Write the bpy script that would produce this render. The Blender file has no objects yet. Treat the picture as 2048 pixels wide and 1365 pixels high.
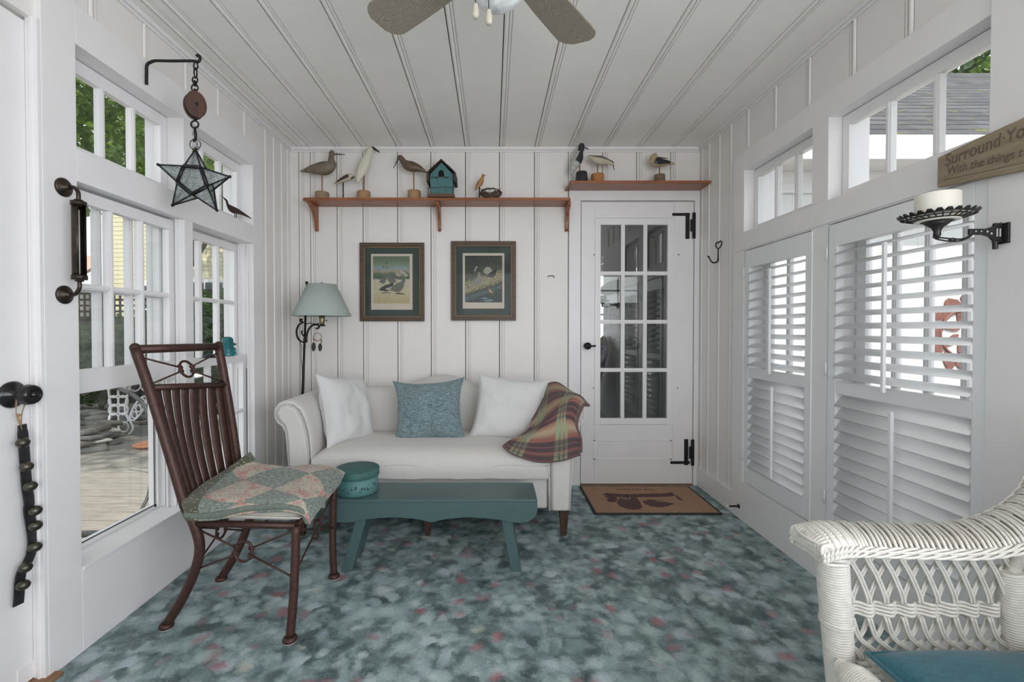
import bpy, math, random
from mathutils import Vector, Matrix, noise as mnoise
C = bpy.context.scene.collection
PI = math.pi
V = Vector

# ---------------------------------------------------------------- camera, sky, sun, exposure
F = 900.0                      # focal length in pixels of the 2048 px frame
PCX, PCY = 985.0, 670.6        # principal point (lens shift)
PITCH = math.radians(0.8)
EYE = V((0.0, 0.0, 1.125))
cam_data = bpy.data.cameras.new('camera')
cam = bpy.data.objects.new('camera', cam_data); C.objects.link(cam)
cam.location = EYE
cam.rotation_euler = (PI/2 - PITCH, 0, 0)
cam_data.sensor_fit = 'HORIZONTAL'; cam_data.sensor_width = 36.0
cam_data.lens = F*36.0/2048
cam_data.shift_x = (1024-PCX)/2048
cam_data.shift_y = -(682.5-PCY)/2048
cam_data.clip_start = 0.02; cam_data.clip_end = 200
bpy.context.scene.camera = cam

world = bpy.data.worlds.new('sky'); bpy.context.scene.world = world
world.use_nodes = True
wn = world.node_tree; wb = wn.nodes['Background']
wb.inputs[0].default_value = (0.86, 0.93, 1.0, 1)
wb.inputs[1].default_value = 0.95

sun_d = bpy.data.lights.new('sun', 'SUN'); sun_d.energy = 3.6; sun_d.angle = math.radians(1.2)
sun_d.color = (1.0, 0.93, 0.82)
sun = bpy.data.objects.new('sun', sun_d); C.objects.link(sun)
sun.rotation_euler = V((0.06, 1.0, -1.75)).to_track_quat('-Z', 'Y').to_euler()

def area(name, loc, to, sx, sy, power, color):
    d = bpy.data.lights.new(name, 'AREA'); d.shape = 'RECTANGLE'; d.size = sx; d.size_y = sy
    d.energy = power; d.color = color
    o = bpy.data.objects.new(name, d); C.objects.link(o); o.location = loc
    o.rotation_euler = (V(to)-V(loc)).to_track_quat('-Z', 'Y').to_euler()
    return o
# added fill lamps, unseen behind the camera, that brighten the room
area('fill_rear', (0.35, -2.30, 1.45), (-0.1, 3.2, 1.75), 1.8, 1.5, 9, (1.0, 0.955, 0.89))
area('fill_right', (1.42, -0.70, 1.35), (-1.4, 1.6, 2.3), 2.2, 1.4, 36, (0.92, 0.93, 1.0))

vs = bpy.context.scene.view_settings
vs.view_transform = 'Standard'; vs.look = 'None'; vs.gamma = 1; vs.use_curve_mapping = False
vs.exposure = 0.80
cy = bpy.context.scene.cycles
cy.use_denoising = True
cy.max_bounces = 10; cy.diffuse_bounces = 6; cy.glossy_bounces = 4; cy.transparent_max_bounces = 24; cy.transmission_bounces = 6
cy.sample_clamp_indirect = 6

# ---------------------------------------------------------------- measuring helpers
def ray(px, py):
    x = (px-PCX)/F; y = -(py-PCY)/F
    cp, sp = math.cos(PITCH), math.sin(PITCH)
    return V((x, cp+y*sp, -sp+y*cp))
def on_y(px, py, Y):
    d = ray(px, py); return EYE + d*(Y/d.y)
def on_x(px, py, X):
    d = ray(px, py); return EYE + d*(X/d.x)
def on_z(px, py, Z):
    d = ray(px, py); return EYE + d*((Z-EYE.z)/d.z)

# ---------------------------------------------------------------- materials
_m = {}
def nm(name):
    m = bpy.data.materials.new(name); m.use_nodes = True
    nt = m.node_tree; b = nt.nodes['Principled BSDF']
    return m, nt, b
def lk(nt, a, b): nt.links.new(a, b)
def node(nt, t, **kw):
    n = nt.nodes.new(t)
    for k, v in kw.items(): setattr(n, k, v)
    return n
def coords(nt, scale=(1,1,1), kind='Object', rot=(0,0,0)):
    tc = node(nt, 'ShaderNodeTexCoord'); mp = node(nt, 'ShaderNodeMapping')
    mp.inputs['Scale'].default_value = scale; mp.inputs['Rotation'].default_value = rot
    lk(nt, tc.outputs[kind], mp.inputs[0]); return mp.outputs[0]
def noise(nt, vec, scale, detail=4, rough=0.5, dist=0.0):
    n = node(nt, 'ShaderNodeTexNoise'); n.inputs['Scale'].default_value = scale
    n.inputs['Detail'].default_value = detail; n.inputs['Roughness'].default_value = rough
    n.inputs['Distortion'].default_value = dist
    lk(nt, vec, n.inputs['Vector']); return n
def ramp(nt, fac, stops, interp='LINEAR'):
    r = node(nt, 'ShaderNodeValToRGB'); r.color_ramp.interpolation = interp
    e = r.color_ramp.elements
    while len(e) < len(stops): e.new(0.5)
    for el, (p, c) in zip(e, stops):
        el.position = p; el.color = (c[0], c[1], c[2], 1) if len(c) == 3 else c
    lk(nt, fac, r.inputs[0]); return r.outputs[0]
def mixc(nt, fac, a, b, mode='MIX'):
    n = node(nt, 'ShaderNodeMix', data_type='RGBA', blend_type=mode)
    for s, v in ((0, fac), (6, a), (7, b)):
        if hasattr(v, 'is_output'): lk(nt, v, n.inputs[s])
        elif s == 0: n.inputs[0].default_value = v
        else: n.inputs[s].default_value = (v[0], v[1], v[2], 1)
    return n.outputs[2]
def math_(nt, op, a, b=0.0, c=0.0):
    n = node(nt, 'ShaderNodeMath', operation=op)
    for i, v in enumerate((a, b, c)):
        if hasattr(v, 'is_output'): lk(nt, v, n.inputs[i])
        else: n.inputs[i].default_value = v
    return n.outputs[0]
def bump(nt, b, h, strength=0.2, dist=0.002):
    n = node(nt, 'ShaderNodeBump'); n.inputs['Strength'].default_value = strength; n.inputs['Distance'].default_value = dist
    lk(nt, h, n.inputs['Height']); lk(nt, n.outputs[0], b.inputs['Normal'])
def sc(c, k): return (min(1, c[0]*k), min(1, c[1]*k), min(1, c[2]*k))

def plain(name, col, rough=0.5, metal=0.0, var=0.12, scale=12, bs=0.0, bscale=80, spec=None, stretch=(1,1,1)):
    """painted / cast / cloth surface with faint mottling"""
    if name in _m: return _m[name]
    m, nt, b = nm(name)
    v = coords(nt, stretch)
    n = noise(nt, v, scale, 5, 0.6)
    c = ramp(nt, n.outputs['Fac'], [(0.25, sc(col, 1-var)), (0.75, sc(col, 1+var))])
    lk(nt, c, b.inputs['Base Color'])
    b.inputs['Roughness'].default_value = rough; b.inputs['Metallic'].default_value = metal
    if spec is not None: b.inputs['Specular IOR Level'].default_value = spec
    if bs: bump(nt, b, noise(nt, v, bscale, 3).outputs['Fac'], bs)
    _m[name] = m; return m
def wood(name, c1, c2, axis=0, rough=0.45, scale=6, grain=14):
    if name in _m: return _m[name]
    m, nt, b = nm(name)
    s = [grain, grain, grain]; s[axis] = 1.0
    v = coords(nt, tuple(s))
    n = noise(nt, v, scale, 6, 0.6, 0.8)
    c = ramp(nt, n.outputs['Fac'], [(0.3, c1), (0.5, tuple((a+b_)/2 for a, b_ in zip(c1, c2))), (0.7, c2)])
    lk(nt, c, b.inputs['Base Color']); b.inputs['Roughness'].default_value = rough
    bump(nt, b, n.outputs['Fac'], 0.15)
    _m[name] = m; return m
def fabric(name, col, rough=0.9, weave=900, var=0.08, bs=0.3, sheen=0.2, thread=None):
    if name in _m: return _m[name]
    m, nt, b = nm(name)
    v = coords(nt)
    v2 = coords(nt, (1, 1, 0.12)); v3 = coords(nt, (0.12, 0.4, 1))
    n1 = noise(nt, v2, weave, 2); n2 = noise(nt, v3, weave, 2)
    w = math_(nt, 'ADD', n1.outputs['Fac'], n2.outputs['Fac'])
    w = math_(nt, 'MULTIPLY', w, 0.5)
    big = noise(nt, v, 7, 3)
    t = thread or sc(col, 1+var*2)
    c = ramp(nt, w, [(0.38, sc(col, 1-var*2)), (0.62, t)])
    c = mixc(nt, math_(nt, 'MULTIPLY', big.outputs['Fac'], 0.25), c, sc(col, 1-var))
    lk(nt, c, b.inputs['Base Color']); b.inputs['Roughness'].default_value = rough
    b.inputs['Sheen Weight'].default_value = sheen
    bump(nt, b, w, bs, 0.001)
    _m[name] = m; return m
def glassy(name, tint=(1,1,1), ior=1.45, k=1.0, rough=0.0):
    """thin pane: transparent with a mirror reflection by fresnel"""
    if name in _m: return _m[name]
    m, nt, b = nm(name); nt.nodes.remove(b)
    out = nt.nodes['Material Output']
    tr = node(nt, 'ShaderNodeBsdfTransparent'); tr.inputs[0].default_value = (*tint, 1)
    gl = node(nt, 'ShaderNodeBsdfGlossy'); gl.inputs['Roughness'].default_value = rough
    lw = node(nt, 'ShaderNodeLayerWeight'); lw.inputs['Blend'].default_value = 0.5
    f5 = math_(nt, 'POWER', lw.outputs['Facing'], 5.0)
    r0 = ((ior-1)/(ior+1))**2*k
    mx = node(nt, 'ShaderNodeMixShader')
    lk(nt, math_(nt, 'MULTIPLY_ADD', f5, 1-r0, r0), mx.inputs[0])
    lk(nt, tr.outputs[0], mx.inputs[1]); lk(nt, gl.outputs[0], mx.inputs[2]); lk(nt, mx.outputs[0], out.inputs[0])
    _m[name] = m; return m

# ---------------------------------------------------------------- mesh builder
def cr(p, t):
    """Catmull-Rom through a list of equally spaced samples (floats or vectors)"""
    n = len(p)-1; s = min(max(t, 0), 1)*n; i = min(int(s), n-1); f = s-i
    p1, p2 = p[i], p[i+1]
    p0 = p[i-1] if i > 0 else p1*2-p2
    p3 = p[i+2] if i+2 <= n else p2*2-p1
    return (p1*2 + (p2-p0)*f + (p0*2-p1*5+p2*4-p3)*(f*f) + (p1*3-p0-p2*3+p3)*(f**3))*0.5
def smooth_path(pts, n):
    pts = [V(p) for p in pts]
    return [cr(pts, i/n) for i in range(n+1)]
class MB:
    def __init__(s): s.v = []; s.f = []; s.mi = []; s.uv = {}; s.sm = []
    def face(s, idx, mi=0, sm=False): s.f.append(tuple(idx)); s.mi.append(mi); s.sm.append(sm)
    def box(s, a, b, mi=0, M=None):
        x0, x1 = sorted((a[0], b[0])); y0, y1 = sorted((a[1], b[1])); z0, z1 = sorted((a[2], b[2]))
        k = len(s.v)
        for p in ((x0,y0,z0),(x1,y0,z0),(x1,y1,z0),(x0,y1,z0),(x0,y0,z1),(x1,y0,z1),(x1,y1,z1),(x0,y1,z1)):
            s.v.append(M @ V(p) if M else V(p))
        for q in ((0,3,2,1),(4,5,6,7),(0,1,5,4),(1,2,6,5),(2,3,7,6),(3,0,4,7)): s.face([k+i for i in q], mi)
        return s
    def tube(s, pts, r, seg=8, mi=0, closed=False, sq=1.0, up=None, caps=True, matfn=None):
        """swept tube; r number or list; sq squashes along the reference 'up' binormal"""
        pts = [V(p) for p in pts]; n = len(pts); k = len(s.v)
        rs = r if isinstance(r, (list, tuple)) else [r]*n
        ref = V(up).normalized() if up else None; prev = None
        for i in range(n):
            if closed: t = pts[(i+1) % n]-pts[i-1]
            else: t = pts[min(i+1, n-1)]-pts[max(i-1, 0)]
            if t.length < 1e-9: t = V((0, 0, 1))
            t.normalize()
            if ref is not None: b = ref - t*ref.dot(t)
            elif prev is None: b = t.orthogonal()
            else: b = prev - t*prev.dot(t)
            if b.length < 1e-6: b = t.orthogonal()
            b.normalize(); prev = b; nn = t.cross(b)
            for j in range(seg):
                a = 2*PI*j/seg
                s.v.append(pts[i] + nn*(math.cos(a)*rs[i]) + b*(math.sin(a)*rs[i]*sq))
        m = n if closed else n-1
        for i in range(m):
            for j in range(seg):
                a = k+i*seg+j; b_ = k+i*seg+(j+1) % seg
                c = k+((i+1) % n)*seg+(j+1) % seg; d = k+((i+1) % n)*seg+j
                s.face((a, b_, c, d), matfn(i/m, j/seg) if matfn else mi, True)
        if caps and not closed:
            s.face([k+j for j in range(seg)][::-1], matfn(0, 0) if matfn else mi)
            s.face([k+(n-1)*seg+j for j in range(seg)], matfn(1, 0) if matfn else mi)
        return s
    def lathe(s, prof, c, seg=24, mi=0, axis=(0,0,1), rmod=None, sm=True, cap=True):
        """prof: list of (radius, height) along axis"""
        ax = V(axis).normalized(); u = ax.orthogonal().normalized(); w = ax.cross(u); c = V(c); k = len(s.v)
        if abs(ax.z) > 0.999: u = V((1,0,0)); w = V((0,1,0))*(1 if ax.z > 0 else -1)
        n = len(prof)
        for i, (r, h) in enumerate(prof):
            for j in range(seg):
                a = 2*PI*j/seg; rr = r*(rmod(a, i) if rmod else 1)
                s.v.append(c + ax*h + u*(math.cos(a)*rr) + w*(math.sin(a)*rr))
        for i in range(n-1):
            for j in range(seg):
                s.face((k+i*seg+j, k+i*seg+(j+1) % seg, k+(i+1)*seg+(j+1) % seg, k+(i+1)*seg+j), mi, sm)
        if cap:
            if prof[0][0] > 1e-5: s.face([k+j for j in range(seg)][::-1], mi)
            if prof[-1][0] > 1e-5: s.face([k+(n-1)*seg+j for j in range(seg)], mi)
        return s
    def prism(s, poly, d, mi=0):
        """poly: 3D points of a planar outline, d: extrusion vector"""
        k = len(s.v); n = len(poly); d = V(d)
        for p in poly: s.v.append(V(p))
        for p in poly: s.v.append(V(p)+d)
        s.face([k+i for i in range(n)][::-1], mi); s.face([k+n+i for i in range(n)], mi)
        for i in range(n):
            j = (i+1) % n; s.face((k+i, k+j, k+n+j, k+n+i), mi)
        return s
    def sphere(s, c, r, seg=16, ring=10, mi=0, M=None):
        k = len(s.v); rr = r if isinstance(r, (tuple, list)) else (r, r, r)
        for i in range(ring+1):
            th = PI*i/ring
            for j in range(seg):
                a = 2*PI*j/seg
                p = V((math.sin(th)*math.cos(a)*rr[0], math.sin(th)*math.sin(a)*rr[1], math.cos(th)*rr[2]))
                if M: p = M @ p
                s.v.append(V(c)+p)
        for i in range(ring):
            for j in range(seg):
                s.face((k+i*seg+j, k+(i+1)*seg+j, k+(i+1)*seg+(j+1) % seg, k+i*seg+(j+1) % seg), mi, True)
        return s
    def grid(s, fn, nu, nv, mi=0, uvs=True, matfn=None):
        """fn(u,v)->point, u,v in 0..1"""
        k = len(s.v)
        for i in range(nu+1):
            for j in range(nv+1): s.v.append(V(fn(i/nu, j/nv)))
        for i in range(nu):
            for j in range(nv):
                fi = len(s.f)
                s.face((k+i*(nv+1)+j, k+(i+1)*(nv+1)+j, k+(i+1)*(nv+1)+j+1, k+i*(nv+1)+j+1), matfn(i/nu, j/nv) if matfn else mi, True)
                if uvs: s.uv[fi] = ((i/nu, j/nv), ((i+1)/nu, j/nv), ((i+1)/nu, (j+1)/nv), (i/nu, (j+1)/nv))
        return s
    def build(s, name, mat, parent=None, origin=None, bevel=0, solid=0, sub=0, smooth=None, fix=True):
        me = bpy.data.meshes.new(name)
        o0 = V((0,0,0))
        if parent is not None:
            q = parent
            while q is not None: o0 = o0 + V(q.location); q = q.parent
        elif origin is not None: o0 = V(origin)
        elif s.v:
            xs = [p.x for p in s.v]; ys = [p.y for p in s.v]; zs = [p.z for p in s.v]
            o0 = V(((min(xs)+max(xs))/2, (min(ys)+max(ys))/2, min(zs)))
        me.from_pydata([p-o0 for p in s.v], [], s.f)
        mats = mat if isinstance(mat, (list, tuple)) else [mat]
        for m in mats: me.materials.append(m)
        for p, mi, sm in zip(me.polygons, s.mi, s.sm):
            p.material_index = mi; p.use_smooth = sm if smooth is None else smooth
        if s.uv:
            uvl = me.uv_layers.new(name='uv')
            for fi, us in s.uv.items():
                for li, u in zip(me.polygons[fi].loop_indices, us): uvl.data[li].uv = u
        if fix:
            import bmesh
            bm = bmesh.new(); bm.from_mesh(me)
            bmesh.ops.recalc_face_normals(bm, faces=bm.faces); bm.to_mesh(me); bm.free()
        o = bpy.data.objects.new(name, me); C.objects.link(o)
        if parent is not None: o.parent = parent
        else: o.location = o0
        if solid:
            md = o.modifiers.new('solid', 'SOLIDIFY'); md.thickness = solid; md.offset = 0
        if bevel:
            md = o.modifiers.new('bevel', 'BEVEL'); md.width = bevel; md.segments = 2; md.limit_method = 'ANGLE'; md.angle_limit = math.radians(40)
        if sub:
            md = o.modifiers.new('sub', 'SUBSURF'); md.levels = sub; md.render_levels = sub
        return o
def thing(name, label, cat, loc, group=None):
    o = bpy.data.objects.new(name, None); C.objects.link(o); o.location = loc
    o.empty_display_size = 0.05
    return tag(o, label, cat, group)
def tag(o, label, cat, group=None, kind=None):
    o['label'] = label; o['category'] = cat
    if group: o['group'] = group
    if kind: o['kind'] = kind
    return o
def struct(o, kind='structure'): o['kind'] = kind; return o
def text_mesh(txt, size, M, depth, name, mat, parent, font_shear=0.0):
    cu = bpy.data.curves.new(name, 'FONT'); cu.body = txt; cu.size = size; cu.extrude = depth; cu.shear = font_shear
    to = bpy.data.objects.new('tmp', cu); C.objects.link(to)
    dg = bpy.context.evaluated_depsgraph_get(); dg.update()
    me = bpy.data.meshes.new_from_object(to.evaluated_get(dg)); bpy.data.objects.remove(to)
    me.name = name
    o0 = V((0,0,0)); q = parent
    while q is not None: o0 = o0 + V(q.location); q = q.parent
    me.transform(Matrix.Translation(-o0) @ M)
    me.materials.clear(); me.materials.append(mat)
    o = bpy.data.objects.new(name, me); C.objects.link(o); o.parent = parent
    return o
random.seed(7)
# ---------------------------------------------------------------- the room
WL, WR, WB, HC = -1.443, 1.479, 3.23, 2.42      # beaded walls and ceiling
TL, TR = -1.425, 1.461                          # face of the window casings
YR = -2.45                                      # rear wall behind the camera
OUT_L, OUT_R = -1.605, 1.64                     # outside faces of the side walls

white = plain('white_paint', (0.81, 0.785, 0.76), 0.42, var=0.03, scale=5, bs=0.08, bscale=25)
white_trim = plain('white_trim_paint', (0.82, 0.805, 0.81), 0.36, var=0.03, scale=6, bs=0.06, bscale=30)
ceil_mat = plain('ceiling_paint', (0.88, 0.86, 0.82), 0.40, var=0.03, scale=4, bs=0.06, bscale=25)
dark_gap = plain('dark_gap', (0.03, 0.03, 0.03), 0.8)
black_iron = plain('black_iron', (0.022, 0.022, 0.024), 0.45, metal=0.6, var=0.3, scale=40, bs=0.15, bscale=120)
pane = glassy('window_glass', (0.985, 0.99, 0.988))

def floor_mat():
    m, nt, b = nm('sponge_painted_floor')
    v0 = coords(nt, (1.0, 1.0, 1.0))
    w = noise(nt, v0, 9, 4, 0.6)
    wv = node(nt, 'ShaderNodeVectorMath', operation='SCALE'); lk(nt, w.outputs['Color'], wv.inputs[0]); wv.inputs['Scale'].default_value = 0.085
    va = node(nt, 'ShaderNodeVectorMath', operation='ADD'); lk(nt, v0, va.inputs[0]); lk(nt, wv.outputs[0], va.inputs[1])
    w2 = noise(nt, v0, 60, 3, 0.6)
    wv2 = node(nt, 'ShaderNodeVectorMath', operation='SCALE'); lk(nt, w2.outputs['Color'], wv2.inputs[0]); wv2.inputs['Scale'].default_value = 0.018
    vb = node(nt, 'ShaderNodeVectorMath', operation='ADD'); lk(nt, va.outputs[0], vb.inputs[0]); lk(nt, wv2.outputs[0], vb.inputs[1])
    base = ramp(nt, noise(nt, vb.outputs[0], 11, 6, 0.62).outputs['Fac'],
                [(0.30, (0.045, 0.070, 0.072)), (0.43, (0.13, 0.185, 0.19)), (0.54, (0.25, 0.335, 0.34)), (0.70, (0.42, 0.51, 0.53))])
    col = base
    layers = [
        (12, 'L', [(0.0, (0.065,0.10,0.10)), (0.24, (0.23,0.32,0.32)), (0.44, (0.44,0.55,0.55)), (0.70, (0.15,0.205,0.205)), (0.82, (0.48,0.57,0.61))], 0.50, 0.80),
        (15, 'M', [(0.0, (0.36,0.47,0.48)), (0.28, (0.06,0.09,0.09)), (0.42, (0.50,0.60,0.58)), (0.64, (0.16,0.23,0.23)), (0.78, (0.33,0.42,0.46))], 0.42, 0.75),
        (13, 'P', [(0.0, (0.40,0.13,0.16)), (0.13, (0.55,0.56,0.45)), (0.18, (0.36,0.20,0.22))], 0.42, 0.60),
    ]
    for i, (scl, nme, stops, edge, amt) in enumerate(layers):
        off = node(nt, 'ShaderNodeVectorMath', operation='ADD'); lk(nt, vb.outputs[0], off.inputs[0]); off.inputs[1].default_value = (i*3.7, i*1.9, 0)
        vo = node(nt, 'ShaderNodeTexVoronoi'); vo.inputs['Scale'].default_value = scl; lk(nt, off.outputs[0], vo.inputs['Vector'])
        sep = node(nt, 'ShaderNodeSeparateColor'); lk(nt, vo.outputs['Color'], sep.inputs[0])
        cc = ramp(nt, sep.outputs[0], stops, 'CONSTANT')
        fine = noise(nt, v0, 120, 3).outputs['Fac']
        d = math_(nt, 'ADD', vo.outputs['Distance'], math_(nt, 'MULTIPLY', fine, 0.25))
        msk = ramp(nt, d, [(edge*0.7, (amt,)*3), (edge*1.35, (0, 0, 0))])
        if nme == 'P':
            sel = ramp(nt, sep.outputs[0], [(0.0, (1,1,1)), (0.34, (0,0,0))], 'CONSTANT')
            msk = mixc(nt, 1.0, msk, sel, 'MULTIPLY')
        col = mixc(nt, msk, col, cc)
    fine2 = noise(nt, v0, 220, 3, 0.7)
    col = mixc(nt, 0.22, col, ramp(nt, fine2.outputs['Fac'], [(0.35, (0.1,0.1,0.1)), (0.65, (0.85,0.85,0.85))]), 'OVERLAY')
    lk(nt, col, b.inputs['Base Color'])
    b.inputs['Roughness'].default_value = 0.55
    bump(nt, b, math_(nt, 'ADD', fine2.outputs['Fac'], noise(nt, v0, 30, 3).outputs['Fac']), 0.35, 0.003)
    return m
mb = MB(); mb.box((OUT_L, YR-0.1, -0.08), (OUT_R, WB+0.12, 0.0))
struct(mb.build('floor', floor_mat(), origin=(0,0,0)))

# beaded boards: each seam is a deep groove, a bead and two fine lines
SEAM = [(0.0, 0.0), (0.0004, 0.012), (0.0042, 0.012), (0.0046, 0.001), (0.008, -0.004), (0.013, -0.0055), (0.018, -0.004), (0.0225, 0.001),
        (0.0230, 0.006), (0.0260, 0.006), (0.0265, -0.001), (0.0355, -0.001), (0.0360, 0.006), (0.0390, 0.006), (0.0395, 0.0)]
def beaded(mb, u0, u1, seams, fn, w0, w1, mi=0):
    """fn(u, depth, w) -> point; depth goes into the wall"""
    prof = [(u0, 0.0)]
    for s_ in sorted(seams):
        for a, d in SEAM:
            u = s_+a
            if u0 < u < u1: prof.append((u, d))
    prof.append((u1, 0.0))
    k = len(mb.v)
    for (u, d) in prof:
        mb.v.append(V(fn(u, d, w0))); mb.v.append(V(fn(u, d, w1)))
    for i in range(len(prof)-1):
        a = k+2*i; deep = prof[i][1] > 0.01 and prof[i+1][1] > 0.01
        mb.face((a, a+2, a+3, a+1), 1 if deep else mi)
seam_px = [597, 620, 673, 725, 794, 861, 930, 998, 1068, 1136, 1204, 1272, 1340]
seam_x = [on_y(p, 400, WB).x for p in seam_px]

mb = MB(); beaded(mb, WL-0.1, WR+0.1, seam_x, lambda u, d, w: (u, w, HC+d), YR, WB+0.02)
mb.box((OUT_L-0.35, YR-0.4, HC+0.02), (OUT_R+0.35, WB+0.6, HC+0.16))  # unseen slab with overhang, added to block sunlight leaks
struct(mb.build('ceiling', [ceil_mat, dark_gap], origin=(0, 0, HC), fix=False))

# back wall with the door opening
DX0, DX1 = on_y(1161, 600, WB).x, on_y(1386, 600, WB).x
DZ1 = on_y(1270, 404, WB).z
mb = MB()
f = lambda u, d, w: (u, WB+d, w)
beaded(mb, WL, on_y(1139, 0, WB).x, [x for x in seam_x], f, 0, HC)
beaded(mb, on_y(1139, 0, WB).x, WR, seam_x, f, on_y(1200, 378, WB).z, HC)
mb.box((WL-0.16, WB+0.02, 0), (DX0, WB+0.12, HC)); mb.box((DX1, WB+0.02, 0), (WR+0.16, WB+0.12, HC)); mb.box((DX0, WB+0.02, DZ1), (DX1, WB+0.12, HC))
struct(mb.build('wall_back', [white, dark_gap], origin=(0, WB, 0), fix=False))
# door casing
mb = MB(); yf = WB-0.016
cx0 = on_y(1138, 600, yf).x
mb.box((cx0, yf, 0), (DX0-0.002, WB+0.02, DZ1+0.008)); mb.box((DX1+0.003, yf, 0), (WR-0.002, WB+0.02, DZ1+0.008))
mb.box((cx0, yf-0.003, DZ1+0.006), (WR-0.002, WB+0.02, on_y(1200, 378, yf).z))
struct(mb.build('trim_1', white_trim, bevel=0.002))

# ---- left wall: numbers along Y and Z
LY = dict(door1=1.432, o1a=1.551, o1b=2.089, o2a=2.148, o2b=2.689, cas=2.80)
LZ = dict(t0=1.742, t1=2.10, w0=0.285, w1=1.632, head=2.235)
mb = MB()
def wl(y0, y1, z0, z1, x1=TL, x0=OUT_L): mb.box((x0, y0, z0), (x1, y1, z1))
# flat boards around the windows, one run of joinery
wl(LY['door1'], LY['o1a'], 0, HC); wl(LY['o1b'], LY['o2a'], LZ['w0'], LZ['w1']); wl(LY['o1b'], LY['o2a'], LZ['t0'], LZ['t1'])
wl(LY['o2b'], LY['cas'], 0, LZ['head'])
wl(LY['o1a'], LY['o2b'], LZ['w1'], LZ['t0']); wl(LY['o1a'], LY['o2b'], LZ['t1'], LZ['head'])
wl(LY['o1a'], LY['o2b'], 0, LZ['w0'])
struct(mb.build('trim_2', white_trim, origin=(TL, 2, 0), bevel=0.0015))
mb = MB()
fl = lambda u, d, w: (WL-d, u, w)
ls = [on_x(p, 600, WL).y for p in (538, 552, 566)]
beaded(mb, LY['cas'], WB, [2.86, 2.97, 3.08, 3.17], fl, 0, HC)
beaded(mb, LY['o1a'], LY['cas'], [1.62, 1.87, 2.12, 2.37, 2.62], fl, LZ['head'], HC)
wl(LY['o1a'], WB+0.02, LZ['head'], HC, WL-0.02); wl(LY['cas'], WB+0.02, 0, HC, WL-0.02)
# behind the camera: unseen wall, left solid to cut light from this side
D0 = 0.60
wl(D0, LY['door1'], 2.10, HC, WL); wl(0.45, D0, 0, HC, WL); wl(YR, 0.45, 0, HC, WL)
struct(mb.build('wall_left', [white, dark_gap], origin=(WL, 0, 0), fix=False))

# ---- right wall
RY = dict(o2a=1.330, o2b=1.968, o1a=2.068, o1b=2.625, cas=2.736)
RZ = dict(t0=1.686, t1=2.046, head=2.156, s0=0.23, s1=1.578)
mb = MB()
def wr(y0, y1, z0, z1, x0=TR, x1=OUT_R): mb.box((x0, y0, z0), (x1, y1, z1))
wr(RY['o1b'], RY['cas'], 0.0, RZ['head']); wr(RY['o2b'], RY['o1a'], 0.23, RZ['s1']); wr(RY['o2b'], RY['o1a'], RZ['t0'], RZ['t1'])
wr(RY['o2a'], RY['o1b'], RZ['s1'], RZ['t0']); wr(RY['o2a'], RY['o1b'], RZ['t1'], RZ['head']); wr(RY['o2a'], RY['o1b'], 0.0, 0.23)
wr(0.55, RY['o2a'], 0.0, RZ['head'])
struct(mb.build('trim_3', white_trim, origin=(TR, 2, 0), bevel=0.0015))
mb = MB()
fr_ = lambda u, d, w: (WR+d, u, w)
beaded(mb, RY['cas'], WB, [2.79, 2.93, 3.07, 3.17], fr_, 0, HC)
beaded(mb, 0.55, RY['cas'], [0.7, 0.95, 1.20, 1.38, 1.592, 1.842, 2.10, 2.35, 2.60], fr_, RZ['head'], HC)
wr(0.55, WB+0.02, RZ['head'], HC, WR+0.02); wr(RY['cas'], WB+0.02, 0, HC, WR+0.02)
wr(-1.9, 0.55, 0, 0.55, WR); wr(-1.9, 0.55, 2.1, HC, WR); wr(YR, -1.9, 0, HC, WR)
struct(mb.build('wall_right', [white, dark_gap], origin=(WR, 0, 0), fix=False))
# rear wall, behind the camera, with an opening added to let light in
mb = MB()
mb.box((OUT_L, YR-0.12, 0), (OUT_R, YR, 0.6)); mb.box((OUT_L, YR-0.12, 2.2), (OUT_R, YR, HC))
mb.box((OUT_L, YR-0.12, 0.6), (-1.3, YR, 2.2)); mb.box((1.3, YR-0.12, 0.6), (OUT_R, YR, 2.2))
struct(mb.build('wall_rear', white))
# crown strips and baseboards
def crown(pts, name):
    mb = MB(); mb.tube(pts, 0.017, 4, sq=1.0, up=(0, 0, 1)); 
    return mb
mb = MB()
mb.box((WL, WB-0.020, HC-0.022), (WR, WB, HC)); mb.box((WL, WB-0.010, HC-0.034), (WR, WB, HC-0.022))
struct(mb.build('trim_4', white_trim, bevel=0.003))
mb = MB(); mb.box((WL, YR, HC-0.020), (WL+0.020, WB-0.021, HC)); mb.box((WL, YR, HC-0.033), (WL+0.010, WB-0.021, HC-0.020))
struct(mb.build('trim_5', white_trim, bevel=0.003))
mb = MB(); mb.box((WR, YR, HC-0.020), (WR-0.020, WB-0.021, HC)); mb.box((WR, YR, HC-0.033), (WR-0.010, WB-0.021, HC-0.020))
struct(mb.build('trim_6', white_trim, bevel=0.003))
mb = MB(); mb.box((WR-0.016, RY['cas']+0.001, 0), (WR+0.002, WB-0.018, 0.135)); struct(mb.build('baseboard_right', white_trim, bevel=0.003))
mb = MB(); mb.box((WL-0.002, LY['cas']+0.001, 0), (WL+0.016, WB-0.018, 0.135)); struct(mb.build('baseboard_left', white_trim, bevel=0.003))
mb = MB(); mb.box((WL+0.016, WB-0.016, 0), (cx0-0.001, WB, 0.135)); struct(mb.build('baseboard_back', white_trim, bevel=0.003))
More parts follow.
